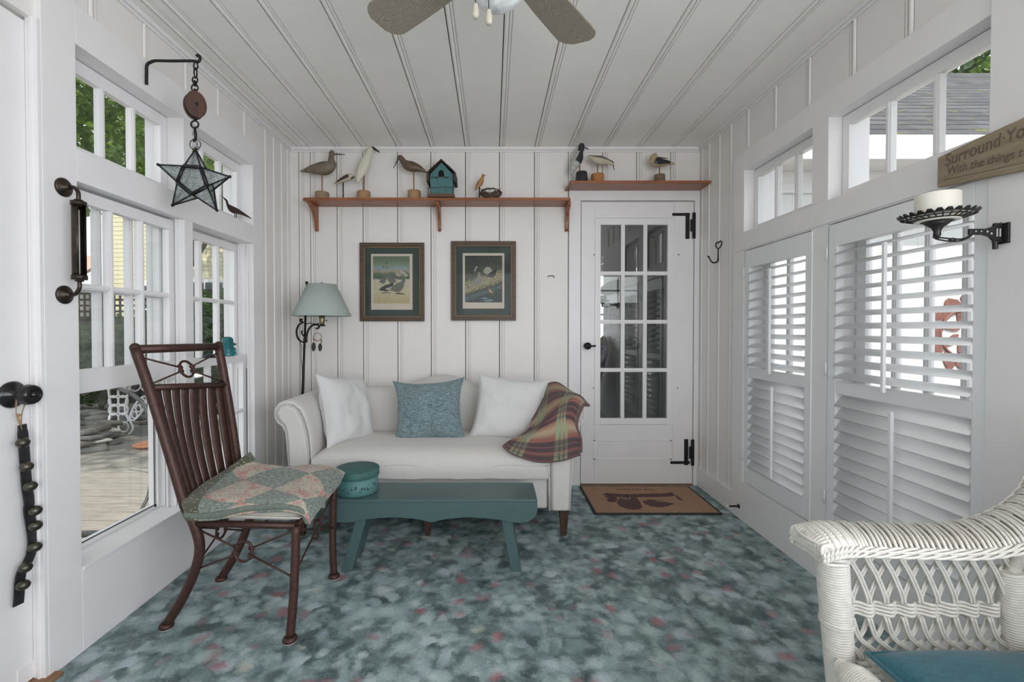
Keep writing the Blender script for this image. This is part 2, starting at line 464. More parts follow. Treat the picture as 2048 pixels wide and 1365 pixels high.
# fine shadow joint where the right-hand boards meet (board edge between shutters and header)
mb = MB(); mb.box((TR-0.006, RY['o2a']-0.003, 0.0), (TR-0.0005, 0.56, RZ['head']-0.005))
struct(mb.build('trim_7', white_trim, bevel=0.0015))
mb = MB(); mb.box((TR-0.005, RY['o2a']-0.002, RZ['s1']+0.006), (TR-0.0005, RY['cas']-0.02, RZ['t0']-0.003))
struct(mb.build('trim_8', white_trim, bevel=0.0015))
# sills and threshold
mb = MB(); mb.box((TL-0.12, LY['o1a']+0.002, LZ['w0']-0.001), (TL+0.004, LY['o1b']-0.002, LZ['w0']+0.012)); mb.box((TL-0.12, LY['o2a']+0.002, LZ['w0']-0.001), (TL+0.004, LY['o2b']-0.002, LZ['w0']+0.012))
struct(mb.build('trim_9', white_trim, bevel=0.002))

# ---- windows
def sash(name, X, y0, y1, z0, z1, cols, rows, rail=0.04, top=None, bot=None, munt=0.022, depth=0.03, parent=None, mi=None, glass=True, cy=None):
    top = top or rail; bot = bot or rail
    mb = MB(); a, b_ = X-depth/2, X+depth/2
    mb.box((a, y0, z0), (b_, y1, z0+bot)); mb.box((a, y0, z1-top), (b_, y1, z1))
    mb.box((a, y0, z0+bot), (b_, y0+rail, z1-top)); mb.box((a, y1-rail, z0+bot), (b_, y1, z1-top))
    gy0, gy1, gz0, gz1 = y0+rail, y1-rail, z0+bot, z1-top
    for i in range(1, cols):
        yc = gy0+(gy1-gy0)*i/cols
        mb.box((a+0.003, yc-munt/2, gz0), (b_-0.003, yc+munt/2, gz1)); mb.box((a-0.002, yc-munt*0.28, gz0), (b_+0.002, yc+munt*0.28, gz1))
    for i in range(1, rows):
        zc = gz0+(gz1-gz0)*i/rows
        mb.box((a+0.004, gy0, zc-munt/2), (b_-0.004, gy1, zc+munt/2)); mb.box((a-0.001, gy0, zc-munt*0.28), (b_+0.001, gy1, zc+munt*0.28))
    o = mb.build(name, white_trim, parent, bevel=0.002)
    if glass:
        g = MB(); g.box((X-0.0015, gy0-0.003, gz0-0.003), (X+0.0015, gy1+0.003, gz1+0.003))
        go = g.build('pane', pane, None)
        go.parent = o; go.location = V(go.location)-V(o.location) - (V(parent.location) if parent else V((0,0,0)))
    return o
e = 0.003
struct(sash('window_1', -1.515, LY['o1a']+e, LY['o1b']-e, LZ['t0']+e, LZ['t1']-e, 3, 1, 0.040, top=0.05))
struct(sash('window_2', -1.515, LY['o2a']+e, LY['o2b']-e, LZ['t0']+e, LZ['t1']-e, 3, 1, 0.035, top=0.05))
w3 = struct(sash('window_3', -1.486, LY['o1a']+e, LY['o1b']-e, 0.893, 1.622, 3, 2, 0.036, bot=0.085, top=0.045))
sash('upper_sash', -1.532, LY['o1a']+e, LY['o1b']-e, 0.905, 1.628, 3, 2, 0.036, bot=0.05, parent=None).name
us = [o for o in C.objects if o.name == 'upper_sash'][0]; us.location = V(us.location)-V(w3.location); us.parent = w3
w4 = struct(sash('window_4', -1.486, LY['o2a']+e, LY['o2b']-e, LZ['w0']+0.014, 0.972, 3, 2, 0.036, bot=0.06, top=0.042))
u4 = sash('upper_sash', -1.530, LY['o2a']+e, LY['o2b']-e, 0.935, 1.622, 3, 2, 0.042, bot=0.04, top=0.04)
u4.location = V(u4.location)-V(w4.location); u4.parent = w4
# outer storm pane with a thin dark gasket in the open lower half of the large window
mb = MB(); X = -1.578; y0, y1, z0, z1 = LY['o1a']+e, LY['o1b']-e, LZ['w0']+0.012, 1.625
for q in (((X-0.012, y0, z0), (X+0.012, y1, z0+0.012)), ((X-0.012, y0, z1-0.012), (X+0.012, y1, z1)), ((X-0.012, y0, z0), (X+0.012, y0+0.012, z1)), ((X-0.012, y1-0.012, z0), (X+0.012, y1, z1))): mb.box(*q)
so = mb.build('storm_frame', white_trim)
g = MB(); g.box((X-0.0015, y0+0.008, z0+0.008), (X+0.0015, y1-0.008, z1-0.008)); go = g.build('pane', pane); go.location = V(go.location)-V(so.location); go.parent = so
g = MB()
g.box((X+0.012, y1-0.015, z0+0.012), (X+0.014, y1-0.012, 0.90)); g.box((X+0.012, y0, z0+0.010), (X+0.014, y1-0.012, z0+0.014))
go = g.build('gasket', plain('gasket', (0.02, 0.02, 0.02), 0.6)); go.location = V(go.location)-V(so.location); go.parent = so
so.location = V(so.location)-V(w3.location); so.parent = w3
# sash channels on the far jambs
for w_, yb in ((w3, LY['o1b']), (w4, LY['o2b'])):
    mb = MB()
    for xx in (-1.455, -1.507, -1.552): mb.box((xx-0.004, yb-0.016, 0.30), (xx+0.004, yb-0.0005, 1.63))
    so = mb.build('sash_track', white_trim); so.location = V(so.location)-V(w_.location); so.parent = w_
    mb = MB()
    for xx in (-1.467, -1.519): mb.box((xx-0.004, yb-0.004, 0.30), (xx+0.004, yb-0.0002, 0.89))
    so = mb.build('sash_groove', plain('grey_track', (0.16, 0.17, 0.18), 0.6)); so.location = V(so.location)-V(w_.location); so.parent = w_
struct(sash('window_5', 1.535, RY['o1a']+e, RY['o1b']-e, RZ['t0']+e, RZ['t1']-e, 3, 1, 0.035, top=0.045))
struct(sash('window_6', 1.535, RY['o2a']+e, RY['o2b']-e, RZ['t0']+e, RZ['t1']-e, 3, 1, 0.035, top=0.045))
struct(sash('window_7', 1.60, RY['o1a']+e, RY['o1b']-e, 0.24, 1.575, 3, 2, 0.05, munt=0.02))
struct(sash('window_8', 1.60, RY['o2a']+e, RY['o2b']-e, 0.24, 1.575, 4, 2, 0.05, munt=0.02))
for n_, X_, y0, y1 in (('window_9', 1.55, -1.89, 0.54),):  # unseen window behind the camera, added for side light
    struct(sash(n_, X_, y0, y1, 0.56, 2.09, 4, 2, 0.05, munt=0.03))

# ---- left door, slab with a stile line, black knob
d1 = MB(); XD = TL-0.040
d1.box((XD-0.040, D0+0.004, 0.012), (XD, LY['door1']-0.006, 2.09))
door1 = struct(d1.build('door_1', white_trim, bevel=0.002))
def child(mbx, name, mat, par, **k): return mbx.build(name, mat, par, **k)
g = MB()
for (ya, yb2, za, zb) in ((D0+0.12, LY['door1']-0.13, 0.22, 0.82), (D0+0.12, LY['door1']-0.13, 1.05, 1.95)):
    for q in (((XD, ya, za), (XD+0.004, ya+0.006, zb)), ((XD, yb2-0.006, za), (XD+0.004, yb2, zb)), ((XD, ya, za), (XD+0.004, yb2, za+0.006)), ((XD, ya, zb-0.006), (XD+0.004, yb2, zb))): g.box(*q)
child(g, 'panel_moulding', white_trim, door1)
kp = on_x(22, 790, XD); 
g = MB(); g.lathe([(0.0, 0.0), (0.040, 0.0), (0.041, 0.006), (0.036, 0.011), (0.020, 0.015), (0.014, 0.024), (0.013, 0.036), (0.020, 0.040), (0.029, 0.045), (0.0315, 0.052), (0.029, 0.058), (0.0305, 0.063), (0.027, 0.071), (0.017, 0.076), (0.016, 0.074), (0.009, 0.073), (0.008, 0.078), (0.0, 0.079)], kp, 32, axis=(1, 0, 0))
child(g, 'door_knob', plain('black_glaze', (0.012, 0.011, 0.012), 0.16, metal=0.2, var=0.3), door1)
g = MB(); g.box((XD, LY['door1']-0.060, 0.014), (XD+0.003, LY['door1']-0.010, 0.070)); g.lathe([(0.004, 0), (0.004, 0.002)], (XD+0.003, LY['door1']-0.04, 0.045), 10, axis=(1, 0, 0))
child(g, 'strike_plate', white_trim, door1)
mb = MB(); mb.box((TL-0.038, LY['door1']-0.012, 0), (TL-0.001, LY['door1']-0.0005, 2.10)); mb.box((TL-0.024, LY['door1']-0.0165, 0), (TL-0.014, LY['door1']-0.006, 2.10))
struct(mb.build('trim_10', white_trim, bevel=0.001))
mb = MB(); mb.box((TL-0.12, D0, 0), (TL+0.028, LY['door1']+0.02, 0.010))
struct(mb.build('trim_11', wood('oak_threshold', (0.16, 0.075, 0.03), (0.32, 0.17, 0.08), axis=1), bevel=0.002))

# ---- back door
YD = WB-0.006
def P2(px, py, Y=YD): return on_y(px, py, Y)
a = P2(1163, 405); b = P2(1384, 968)
sx0, sx1 = P2(1191, 0).x, P2(1351, 0).x; sz1, sz0 = P2(0, 436).z, P2(0, 850).z
gx0, gx1 = P2(1203, 0).x, P2(1338, 0).x; gz1, gz0 = P2(0, 450).z, P2(0, 837).z
mb = MB()
y0, y1 = YD, YD+0.04
mb.box((a.x, y0, b.z), (sx0+0.001, y1, a.z)); mb.box((sx1-0.001, y0, b.z), (b.x, y1, a.z)); mb.box((sx0, y0, sz1), (sx1, y1, a.z)); mb.box((sx0, y0, b.z), (sx1, y1, sz0))
door2 = struct(mb.build('door_2', white_trim, fix=False))
mb = MB()
ax, bx, az, bz = P2(1190, 0).x, P2(1348, 0).x, P2(0, 920).z, P2(0, 880).z
for q in (((ax, y0-0.004, az), (bx, y0, az+0.010)), ((ax, y0-0.004, bz-0.010), (bx, y0, bz)), ((ax, y0-0.004, az), (ax+0.010, y0, bz)), ((bx-0.010, y0-0.004, az), (bx, y0, bz))): mb.box(*q)
mb.box((ax+0.028, y0-0.002, az+0.024), (bx-0.028, y0, bz-0.024))
child(mb, 'lower_panel', white_trim, door2, bevel=0.0015)
mb = MB(); y0s = YD-0.004
mb.box((sx0+0.002, y0s, sz0), (gx0, y1-0.01, sz1-0.002)); mb.box((gx1, y0s, sz0), (sx1-0.002, y1-0.01, sz1-0.002)); mb.box((gx0, y0s, gz1), (gx1, y1-0.01, sz1-0.002)); mb.box((gx0, y0s, sz0+0.002), (gx1, y1-0.01, gz0))
for i in (1, 2):
    xc = gx0+(gx1-gx0)*i/3; mb.box((xc-0.0135, y0s+0.002, gz0), (xc+0.0135, y1-0.012, gz1)); mb.box((xc-0.006, y0s-0.002, gz0), (xc+0.006, y1-0.012, gz1))
for i in (1, 2, 3):
    zc = gz0+(gz1-gz0)*i/4; mb.box((gx0, y0s+0.003, zc-0.0135), (gx1, y1-0.012, zc+0.0135)); mb.box((gx0, y0s-0.001, zc-0.006), (gx1, y1-0.012, zc+0.006))
child(mb, 'glazed_insert', white_trim, door2, bevel=0.0015)
mb = MB(); mb.box((gx0-0.004, YD+0.012, gz0-0.004), (gx1+0.004, YD+0.015, gz1+0.004)); child(mb, 'pane', glassy('door_glass', (0.80, 0.82, 0.82), 1.5, 3.4), door2)
mb = MB()
for (px, py) in ((1188, 510), (1357, 510), (1187, 777), (1355, 777)):
    mb.lathe([(0.0045, 0), (0.004, 0.003), (0, 0.0035)], P2(px, py), 10, axis=(0, -1, 0))
child(mb, 'screw', black_iron, door2)
p = P2(1173, 692)
mb = MB(); mb.lathe([(0.020, 0), (0.021, 0.004), (0.010, 0.010), (0.008, 0.030), (0.022, 0.036), (0.026, 0.046), (0.020, 0.056), (0, 0.060)], p, 20, axis=(0, -1, 0))
mb.tube([p+V((0, -0.03, 0)), p+V((0.03, -0.034, 0)), p+V((0.058, -0.030, 0))], [0.006, 0.005, 0.007], 8)
child(mb, 'door_knob', black_iron, door2)
def lhinge(topbar_y, bar_y0, bar_y1, armx0, flip):
    y = YD-0.004
    mb = MB()
    p1 = P2(armx0, topbar_y, y); p2 = P2(1380, topbar_y, y); hw = 0.010
    mb.box((p1.x, y, p1.z-hw), (p2.x, y+0.004, p1.z+hw))
    q0, q1 = P2(1380, bar_y0, y), P2(1380, bar_y1, y)
    mb.box((P2(1374, 0, y).x, y-0.0005, q1.z), (P2(1382, 0, y).x, y+0.004, q0.z))
    mb.box((P2(1386.5, 0, y).x, y-0.012, q1.z), (P2(1393, 0, y).x, y-0.008, q0.z))
    mb.tube([V((P2(1384.5, 0, y).x, y-0.012, q0.z-0.05)), V((P2(1384.5, 0, y).x, y-0.012, q1.z+0.05))], 0.0075, 10)
    return child(mb, 'hinge', black_iron, door2, bevel=0.001)
lhinge(429, 426, 478, 1345, 0); lhinge(926, 879, 931, 1341, 1)
mb = MB(); mb.box((a.x, WB-0.02, 0.0), (b.x, WB+0.12, b.z-0.004))
struct(mb.build('trim_12', wood('door_saddle', (0.20, 0.085, 0.03), (0.36, 0.18, 0.08), axis=0), bevel=0.002))
# ---------------------------------------------------------------- outside
random.seed(11)
def leaf_mat(name, cols):
    m, nt, b = nm(name)
    v = coords(nt)
    n = noise(nt, v, 7, 2); n2 = noise(nt, v, 55, 2)
    c = ramp(nt, math_(nt, 'MULTIPLY_ADD', n2.outputs['Fac'], 0.5, math_(nt, 'MULTIPLY', n.outputs['Fac'], 0.5)), [(0.35, cols[0]), (0.5, cols[1]), (0.66, cols[2])])
    lk(nt, c, b.inputs['Base Color']); b.inputs['Roughness'].default_value = 0.45
    tl = node(nt, 'ShaderNodeBsdfTranslucent'); lk(nt, mixc(nt, 0.5, c, (0.35, 0.55, 0.05)), tl.inputs[0])
    mx = node(nt, 'ShaderNodeMixShader'); mx.inputs[0].default_value = 0.35
    out = nt.nodes['Material Output']
    lk(nt, b.outputs[0], mx.inputs[1]); lk(nt, tl.outputs[0], mx.inputs[2]); lk(nt, mx.outputs[0], out.inputs[0])
    return m
leafm = leaf_mat('maple_leaves', [(0.03, 0.07, 0.015), (0.10, 0.19, 0.04), (0.28, 0.40, 0.11)])
leafd = leaf_mat('shrub_leaves', [(0.012, 0.03, 0.012), (0.04, 0.085, 0.03), (0.10, 0.17, 0.07)])
bark = plain('bark', (0.10, 0.075, 0.055), 0.9, var=0.4, scale=15, bs=0.6, bscale=25, stretch=(3, 3, 0.6))
def foliage(blobs, n, size, seed=0):
    rnd = random.Random(seed); mb = MB()
    tot = sum(b_[1][0]*b_[1][1]*b_[1][2] for b_ in blobs)
    for c, r in blobs:
        k = int(n*r[0]*r[1]*r[2]/tot)
        for _ in range(k):
            d = V((rnd.gauss(0, 1), rnd.gauss(0, 1), rnd.gauss(0, 1))).normalized()*(rnd.random()**0.4)
            p = V(c)+V((d.x*r[0], d.y*r[1], d.z*r[2]))
            a = V((rnd.gauss(0, 1), rnd.gauss(0, 1), rnd.gauss(0, 0.5))).normalized(); b_ = a.orthogonal().normalized()
            b_ = (Matrix.Rotation(rnd.random()*6.28, 3, a) @ b_); s = size*(0.6+0.8*rnd.random())
            i = len(mb.v)
            mb.v += [p-a*s, p-a*s*0.1+b_*s*0.75, p+a*s*0.45+b_*s*0.45, p+a*s, p+a*s*0.45-b_*s*0.45, p-a*s*0.1-b_*s*0.75]
            mb.face(range(i, i+6))
    return mb
def tree(name, label, cat, base, blobs, n, size, mat, trunk, seed, group=None, rad=0.16):
    t = thing(name, label, cat, base, group)
    mb = MB(); b0 = V(base)
    for k, q in enumerate(trunk):
        mb.tube(smooth_path(q, 8), [rad*(1-0.6*i/8)*(1 if k == 0 else 0.45) for i in range(9)], 8)
    mb.build('trunk', bark, t); foliage(blobs, n, size, seed).build('foliage', mat, t, fix=False)
    return t
GZ = -0.14
# deck of long boards
deck_m, nt, b_ = nm('weathered_deck_boards')
vv = coords(nt, (1.2, 14, 14)); n_ = noise(nt, vv, 5, 6, 0.65)
lk(nt, ramp(nt, n_.outputs['Fac'], [(0.3, (0.12, 0.112, 0.10)), (0.6, (0.235, 0.22, 0.195)), (0.8, (0.31, 0.29, 0.255))]), b_.inputs['Base Color']); b_.inputs['Roughness'].default_value = 0.85
mb = MB(); y = -0.6
while y < 6.6:
    mb.box((-6.2, y, GZ-0.03), (OUT_L-0.01, y+0.135, GZ)); y += 0.142
mb.box((-6.2, -0.6, GZ-0.06), (OUT_L-0.01, 6.6, GZ-0.031))
struct(mb.build('deck_floor', deck_m, fix=False))
mb = MB(); mb.box((-40, -12, GZ-0.30), (40, 45, GZ-0.06))
struct(mb.build('garden_ground', plain('soil_ground', (0.10, 0.095, 0.07), 0.95, var=0.5, scale=2, bs=0.5), fix=False))
# yellow clapboard house beyond the garden
def siding_mat(name, col, period, axis=2, dark=0.5):
    m, nt, b = nm(name); v = coords(nt)
    sp = node(nt, 'ShaderNodeSeparateXYZ'); lk(nt, v, sp.inputs[0])
    fr = math_(nt, 'FRACT', math_(nt, 'DIVIDE', sp.outputs[axis], period))
    h = ramp(nt, fr, [(0.0, (0,0,0)), (0.06, (0.1,)*3), (0.12, (1,1,1)), (1.0, (0.35,)*3)])
    lk(nt, mixc(nt, ramp(nt, fr, [(0.0, (1,1,1)), (0.07, (0,0,0))]), col, sc(col, dark)), b.inputs['Base Color'])
    b.inputs['Roughness'].default_value = 0.6
    bump(nt, b, h, 0.8, 0.01); return m
t = thing('clapboard_house', 'pale yellow clapboard house beyond the garden, seen through left windows', 'house', (-9, 13.4, GZ))
mb = MB(); mb.box((-11.5, 13.4, GZ-0.1), (-4.0, 18, 6.2)); mb.build('wall', siding_mat('yellow_siding', (0.62, 0.58, 0.40), 0.13), t)
mb = MB(); mb.box((-11.64, 13.36, GZ), (-11.48, 13.5, 6.2)); mb.box((-11.1, 13.34, 6.0), (-3.9, 13.42, 6.25)); mb.build('corner_board', white_trim, t)
mb = MB(); mb.prism([(-11.5, 12.9, 6.2), (-3.6, 12.9, 6.2), (-3.6, 16, 8.4), (-11.5, 16, 8.4)], (0, 0, 0.12)); mb.build('roof', plain('house_shingles', (0.22, 0.20, 0.19), 0.9), t)
for (xa, za, w_, h_) in ((-9.0, 1.0, 1.0, 1.5), (-6.9, 1.0, 1.0, 1.5), (-8.0, 4.0, 0.9, 1.3), (-10.3, 1.0, 0.8, 1.4)):
    mb = MB(); mb.box((xa-0.1, 13.34, za-0.1), (xa+w_+0.1, 13.41, za+h_+0.1)); wo = mb.build('window', white_trim, t)
    mb = MB(); mb.box((xa, 13.32, za), (xa+w_, 13.345, za+h_)); mb.build('pane', plain('dark_window_pane', (0.05, 0.06, 0.06), 0.15), wo)
    mb = MB()
    mb.box((xa+w_/2-0.02, 13.30, za), (xa+w_/2+0.02, 13.321, za+h_)); mb.box((xa, 13.30, za+h_/2-0.02), (xa+w_, 13.321, za+h_/2+0.02)); mb.build('muntin', white_trim, wo)
# brick-pink neighbour roof line, far left
t = thing('garage_shed', 'low shed with a faded pink roof, left of the yellow house', 'shed', (-13.6, 12.6, GZ))
mb = MB(); mb.box((-16, 12.6, GZ), (-11.9, 15, 2.3)); mb.build('wall', plain('shed_wall', (0.55, 0.53, 0.50), 0.8), t)
mb = MB(); mb.prism([(-16.3, 12.3, 2.2), (-11.8, 12.3, 2.2), (-11.8, 14.0, 3.3), (-16.3, 14.0, 3.3)], (0, 0, 0.1)); mb.build('roof', plain('faded_pink_roof', (0.50, 0.30, 0.25), 0.9), t)
# dark lattice fence
t = thing('lattice_fence', 'dark weathered wooden fence with lattice top at the garden edge', 'fence', (-7, 7.6, GZ))
fm = wood('weathered_fence', (0.045, 0.04, 0.035), (0.11, 0.10, 0.09), axis=2, rough=0.9)
mb = MB(); x = -13.0
while x < -3.2: mb.box((x, 7.6, GZ), (x+0.135, 7.625, 1.28)); x += 0.145
mb.build('fence_board', fm, t, fix=False); mb = MB()
x = -13.0
while x < -3.2: mb.box((x, 7.595, 1.30), (x+0.035, 7.605, 1.72)); x += 0.10
for z in (1.30, 1.40, 1.50, 1.60, 1.70): mb.box((-13, 7.606, z), (-3.2, 7.616, z+0.035))
mb.build('lattice', fm, t, fix=False); mb = MB()
for z in (1.27, 1.74): mb.box((-13, 7.57, z), (-3.2, 7.65, z+0.05))
mb.build('rail', fm, t, fix=False)
# greenery
tree('maple_tree', 'broad green maple crown filling the big left transom window', 'tree', (-6.6, 6.0, GZ),
     [((-5.4, 4.4, 4.6), (1.9, 1.8, 1.7)), ((-6.6, 6.6, 4.6), (2.2, 1.8, 1.8)), ((-4.6, 5.6, 3.9), (1.5, 1.4, 1.2)), ((-7.8, 4.8, 3.9), (1.8, 1.6, 1.4)), ((-4.3, 2.35, 4.3), (1.8, 0.95, 0.9)), ((-3.4, 2.5, 4.6), (0.9, 0.7, 0.6))], 28000, 0.048, leafm,  # last two crown parts added out of view to shade the deck
     [[(-6.6, 6.0, GZ), (-6.5, 5.95, 1.6), (-6.3, 5.7, 3.2), (-5.8, 5.3, 4.6)], [(-6.4, 5.9, 2.2), (-5.6, 5.2, 3.6), (-4.9, 5.2, 4.4)], [(-6.4, 5.9, 2.4), (-7.2, 5.5, 3.6), (-7.7, 5.0, 4.4)]], 3, 'garden trees', 0.17)
tree('garden_tree', 'leafy green tree behind the small left windows, right of the yellow house', 'tree', (-6.4, 10.6, GZ),
     [((-6.4, 10.8, 4.9), (1.6, 1.4, 1.6)), ((-5.2, 10.5, 3.6), (1.0, 1.0, 0.8)), ((-7.9, 11.1, 5.6), (1.4, 1.2, 1.3))], 12000, 0.055, leafm,
     [[(-6.4, 10.6, GZ), (-6.3, 9.2, 1.6), (-6.1, 9.3, 3.2), (-6.0, 9.4, 4.6)], [(-6.3, 9.2, 2.2), (-5.6, 9.0, 3.0), (-5.1, 9.0, 3.5)]], 5, 'garden trees', 0.13)
tree('garden_shrub', 'dense leafy shrub outside the small left window, lower panes', 'shrub', (-4.5, 7.0, GZ),
     [((-4.6, 7.0, 0.75), (0.85, 0.45, 0.85)), ((-3.7, 7.0, 0.55), (0.55, 0.4, 0.65)), ((-4.2, 7.0, 1.35), (0.55, 0.35, 0.45))], 6000, 0.036, leafd,
     [[(-4.5, 7.0, GZ), (-4.5, 7.0, 0.5), (-4.4, 7.0, 1.1)]], 6, 'garden shrubs', 0.035)
tree('garden_shrub', 'spreading dark shrub in front of the lattice fence, mid-left', 'shrub', (-6.1, 7.0, GZ),
     [((-6.2, 6.9, 0.55), (0.9, 0.45, 0.65)), ((-5.5, 7.0, 0.85), (0.6, 0.35, 0.6))], 4500, 0.036, leafd,
     [[(-6.1, 7.0, GZ), (-6.1, 7.0, 0.3), (-6.0, 7.0, 0.8)]], 8, 'garden shrubs', 0.035)
tree('garden_shrub', 'low bushy shrub farthest left behind the stone pile', 'shrub', (-7.6, 6.7, GZ),
     [((-7.6, 6.7, 0.35), (0.9, 0.5, 0.5)), ((-8.3, 6.8, 0.5), (0.7, 0.4, 0.6))], 3400, 0.036, leafd,
     [[(-7.6, 6.7, GZ), (-7.6, 6.7, 0.2), (-7.6, 6.7, 0.6)]], 9, 'garden shrubs', 0.035)
# stacked fieldstones at the edge of the deck
st_mats = [plain('fieldstone_grey', (0.105, 0.105, 0.10), 0.85, var=0.3, scale=14, bs=0.5, bscale=40), plain('fieldstone_brown', (0.125, 0.11, 0.09), 0.85, var=0.3, scale=14, bs=0.5, bscale=40), plain('fieldstone_pale', (0.42, 0.40, 0.37), 0.8, var=0.2, scale=14, bs=0.4, bscale=40)]
def stone(c, rx, ry, h, seed, mi):
    rnd = random.Random(seed); mb = MB(); n = 7
    rad = [0.68+0.42*rnd.random() for _ in range(n)]; rot = rnd.random()*2; tx, ty = rnd.uniform(-.07, .07), rnd.uniform(-.07, .07)
    rings = [(0.90, 0.0), (1.0, 0.3), (1.0, 0.75), (0.93, 1.0)]
    for (k_, hh) in rings:
        for j in range(n):
            a = 2*PI*j/n+rot; x = math.cos(a)*rx*rad[j]*k_; y = math.sin(a)*ry*rad[j]*k_
            mb.v.append(V(c)+V((x, y, hh*h + tx*x + ty*y)))
    for i in range(3):
        for j in range(n): mb.face((i*n+j, i*n+(j+1) % n, (i+1)*n+(j+1) % n, (i+1)*n+j))
    mb.face(list(range(n))[::-1]); mb.face([3*n+j for j in range(n)])
    return mb.build('fieldstone', st_mats[mi], bevel=0.003)
rnd = random.Random(21); spots = []
where = ['bottom row', 'second layer', 'third layer', 'top layer']
front_px = [(140, 905), (172, 899), (204, 889), (180, 874), (150, 868), (196, 862), (300, 846), (268, 842), (340, 838)]
k = 0
for (px, py) in front_px:
    b0 = on_z(px, py, GZ)
    z = GZ
    for L in range(4 if px < 260 else 3):
        h = rnd.uniform(0.035, 0.06); rx, ry = rnd.uniform(0.22, 0.32), rnd.uniform(0.13, 0.20)
        mi = 2 if (k in (5, 10)) else rnd.choice((0, 0, 1))
        cx, cyy = b0.x+rnd.uniform(-.08, .08)-0.05*L, b0.y+rnd.uniform(-.05, .05)+0.08*L
        o = stone((cx, cyy, z), rx*(1-0.1*L), ry*(1-0.1*L), h, 100+k, mi)
        tone = ('dark grey', 'brownish grey', 'pale')[mi]
        heap = ['at the left front corner', 'at the front left', 'at the front middle', 'at the centre', 'at the far left', 'at the back left', 'right of the table', 'behind the table', 'at the far right'][front_px.index((px, py))]
        tag(o, '%s flat fieldstone in the %s %s of the pile' % (tone, where[L], heap), 'stone', 'flat fieldstones piled beside the deck')
        z += h+0.004; k += 1
# white cast-iron garden table: pierced scroll legs
wi = plain('white_iron', (0.80, 0.80, 0.80), 0.4, var=0.05)
tb = on_z(241, 872, GZ)
t = thing('iron_table', 'white ornate cast-iron garden table with lacy scroll legs on the deck', 'table', tb)
def lace(mb, c, w_, h_, ux, n=5, m=3, r=0.008, seed=0):
    """a pierced panel of rings and scrolls around centre line c..c+h"""
    for i in range(n):
        for j in range(m):
            cc = V(c)+V(ux)*((j-(m-1)/2)*w_/m)+V((0, 0, h_*(i+0.5)/n)); rr = 0.5*min(w_/m, h_/n)*1.08
            pts = [cc+V(ux)*(math.cos(a)*rr)+V((0, 0, math.sin(a)*rr*1.15)) for a in [2*PI*q/12 for q in range(12)]]
            mb.tube(pts, r, 5, closed=True)
for s_, nme in ((0, 'near'), (1, 'far')):
    mb = MB(); c = tb+V((-0.02+0.62*s_, 0.55*s_*0.3, 0)); u = V((1, 0.15, 0)).normalized()
    lace(mb, c+V((0, 0, 0.05)), 0.20, 0.62, u, 6, 2, 0.011)
    mb.tube(smooth_path([c+u*0.10+V((0,0,0.0)), c+u*0.15+V((0,0,0.10)), c+u*0.07+V((0,0,0.30)), c+u*0.13+V((0,0,0.6))], 14), 0.013, 6)
    mb.tube(smooth_path([c-u*0.10+V((0,0,0.0)), c-u*0.12+V((0,0,0.10)), c-u*0.08+V((0,0,0.30)), c-u*0.11+V((0,0,0.6))], 14), 0.013, 6)
    mb.build('leg', wi, t)
mb = MB(); c = tb+V((0.14, 0.02, 0.30)); pts = []
for i in range(18):
    a = 2*PI*i/18; q = V((math.cos(a)*0.055, 0, math.sin(a)*0.17)); q.rotate(Matrix.Rotation(math.radians(32), 3, 'Y')); pts.append(c+V((0.06, 0, 0.02))+q)
mb.tube(pts, 0.012, 6, closed=True)
for i in range(3):
    q = V((0, 0, -0.09+0.09*i)); q.rotate(Matrix.Rotation(math.radians(32), 3, 'Y')); cc = c+V((0.06, 0, 0.02))+q
    mb.tube([cc+V((math.cos(a)*0.032, 0, math.sin(a)*0.042)) for a in [2*PI*j/10 for j in range(10)]], 0.008, 5, closed=True)
mb.build('brace', wi, t)
mb = MB(); c = tb+V((0.30, 0.1, 0.66)); lace(mb, c+V((0, 0, -0.13)), 0.74, 0.13, V((1, 0.15, 0)).normalized(), 1, 6, 0.010); mb.build('apron', wi, t)
mb = MB(); mb.lathe([(0.0, 0), (0.52, 0), (0.53, 0.012), (0.52, 0.022), (0, 0.024)], tb+V((0.30, 0.1, 0.665)), 32); mb.build('table_top', wi, t)
# bent steel hammock frame on the deck
am = plain('dark_grey_steel', (0.045, 0.045, 0.045), 0.5, metal=0.6)
hp = [on_z(258, 1070, GZ+0.02), on_y(283, 1020, 2.78), on_y(298, 985, 2.85), on_y(304, 930, 2.95), on_y(303, 870, 3.05), on_y(290, 815, 3.15), on_y(265, 790, 3.25), on_y(238, 778, 3.35)]
mb = MB(); mb.tube(smooth_path(hp, 40), 0.017, 10, sq=0.5)
e_ = hp[-1]
mb.tube(smooth_path([e_, e_+V((-0.25, 0.12, 0.0)), e_+V((-0.5, 0.25, -0.08))], 12), 0.017, 10, sq=0.5)
o = mb.build('hammock_stand', am); tag(o, 'curved dark steel bar of a hammock stand on the sunlit deck', 'stand')
fb = on_z(255, 1072, GZ); mb = MB(); mb.tube([fb+V((-0.28, -0.02, 0.018)), fb+V((0.1, 0.02, 0.018))], 0.017, 10); mb.build('foot', am, o)
c = on_z(303, 893, GZ)
mb = MB(); mb.lathe([(0.0, 0.0), (0.13, 0.0), (0.165, 0.03), (0.16, 0.035), (0.12, 0.012), (0, 0.01)], c, 24)
tag(mb.build('plant_saucer', plain('terracotta', (0.48, 0.20, 0.11), 0.8)), 'orange terracotta saucer lying on the grey deck boards', 'saucer')

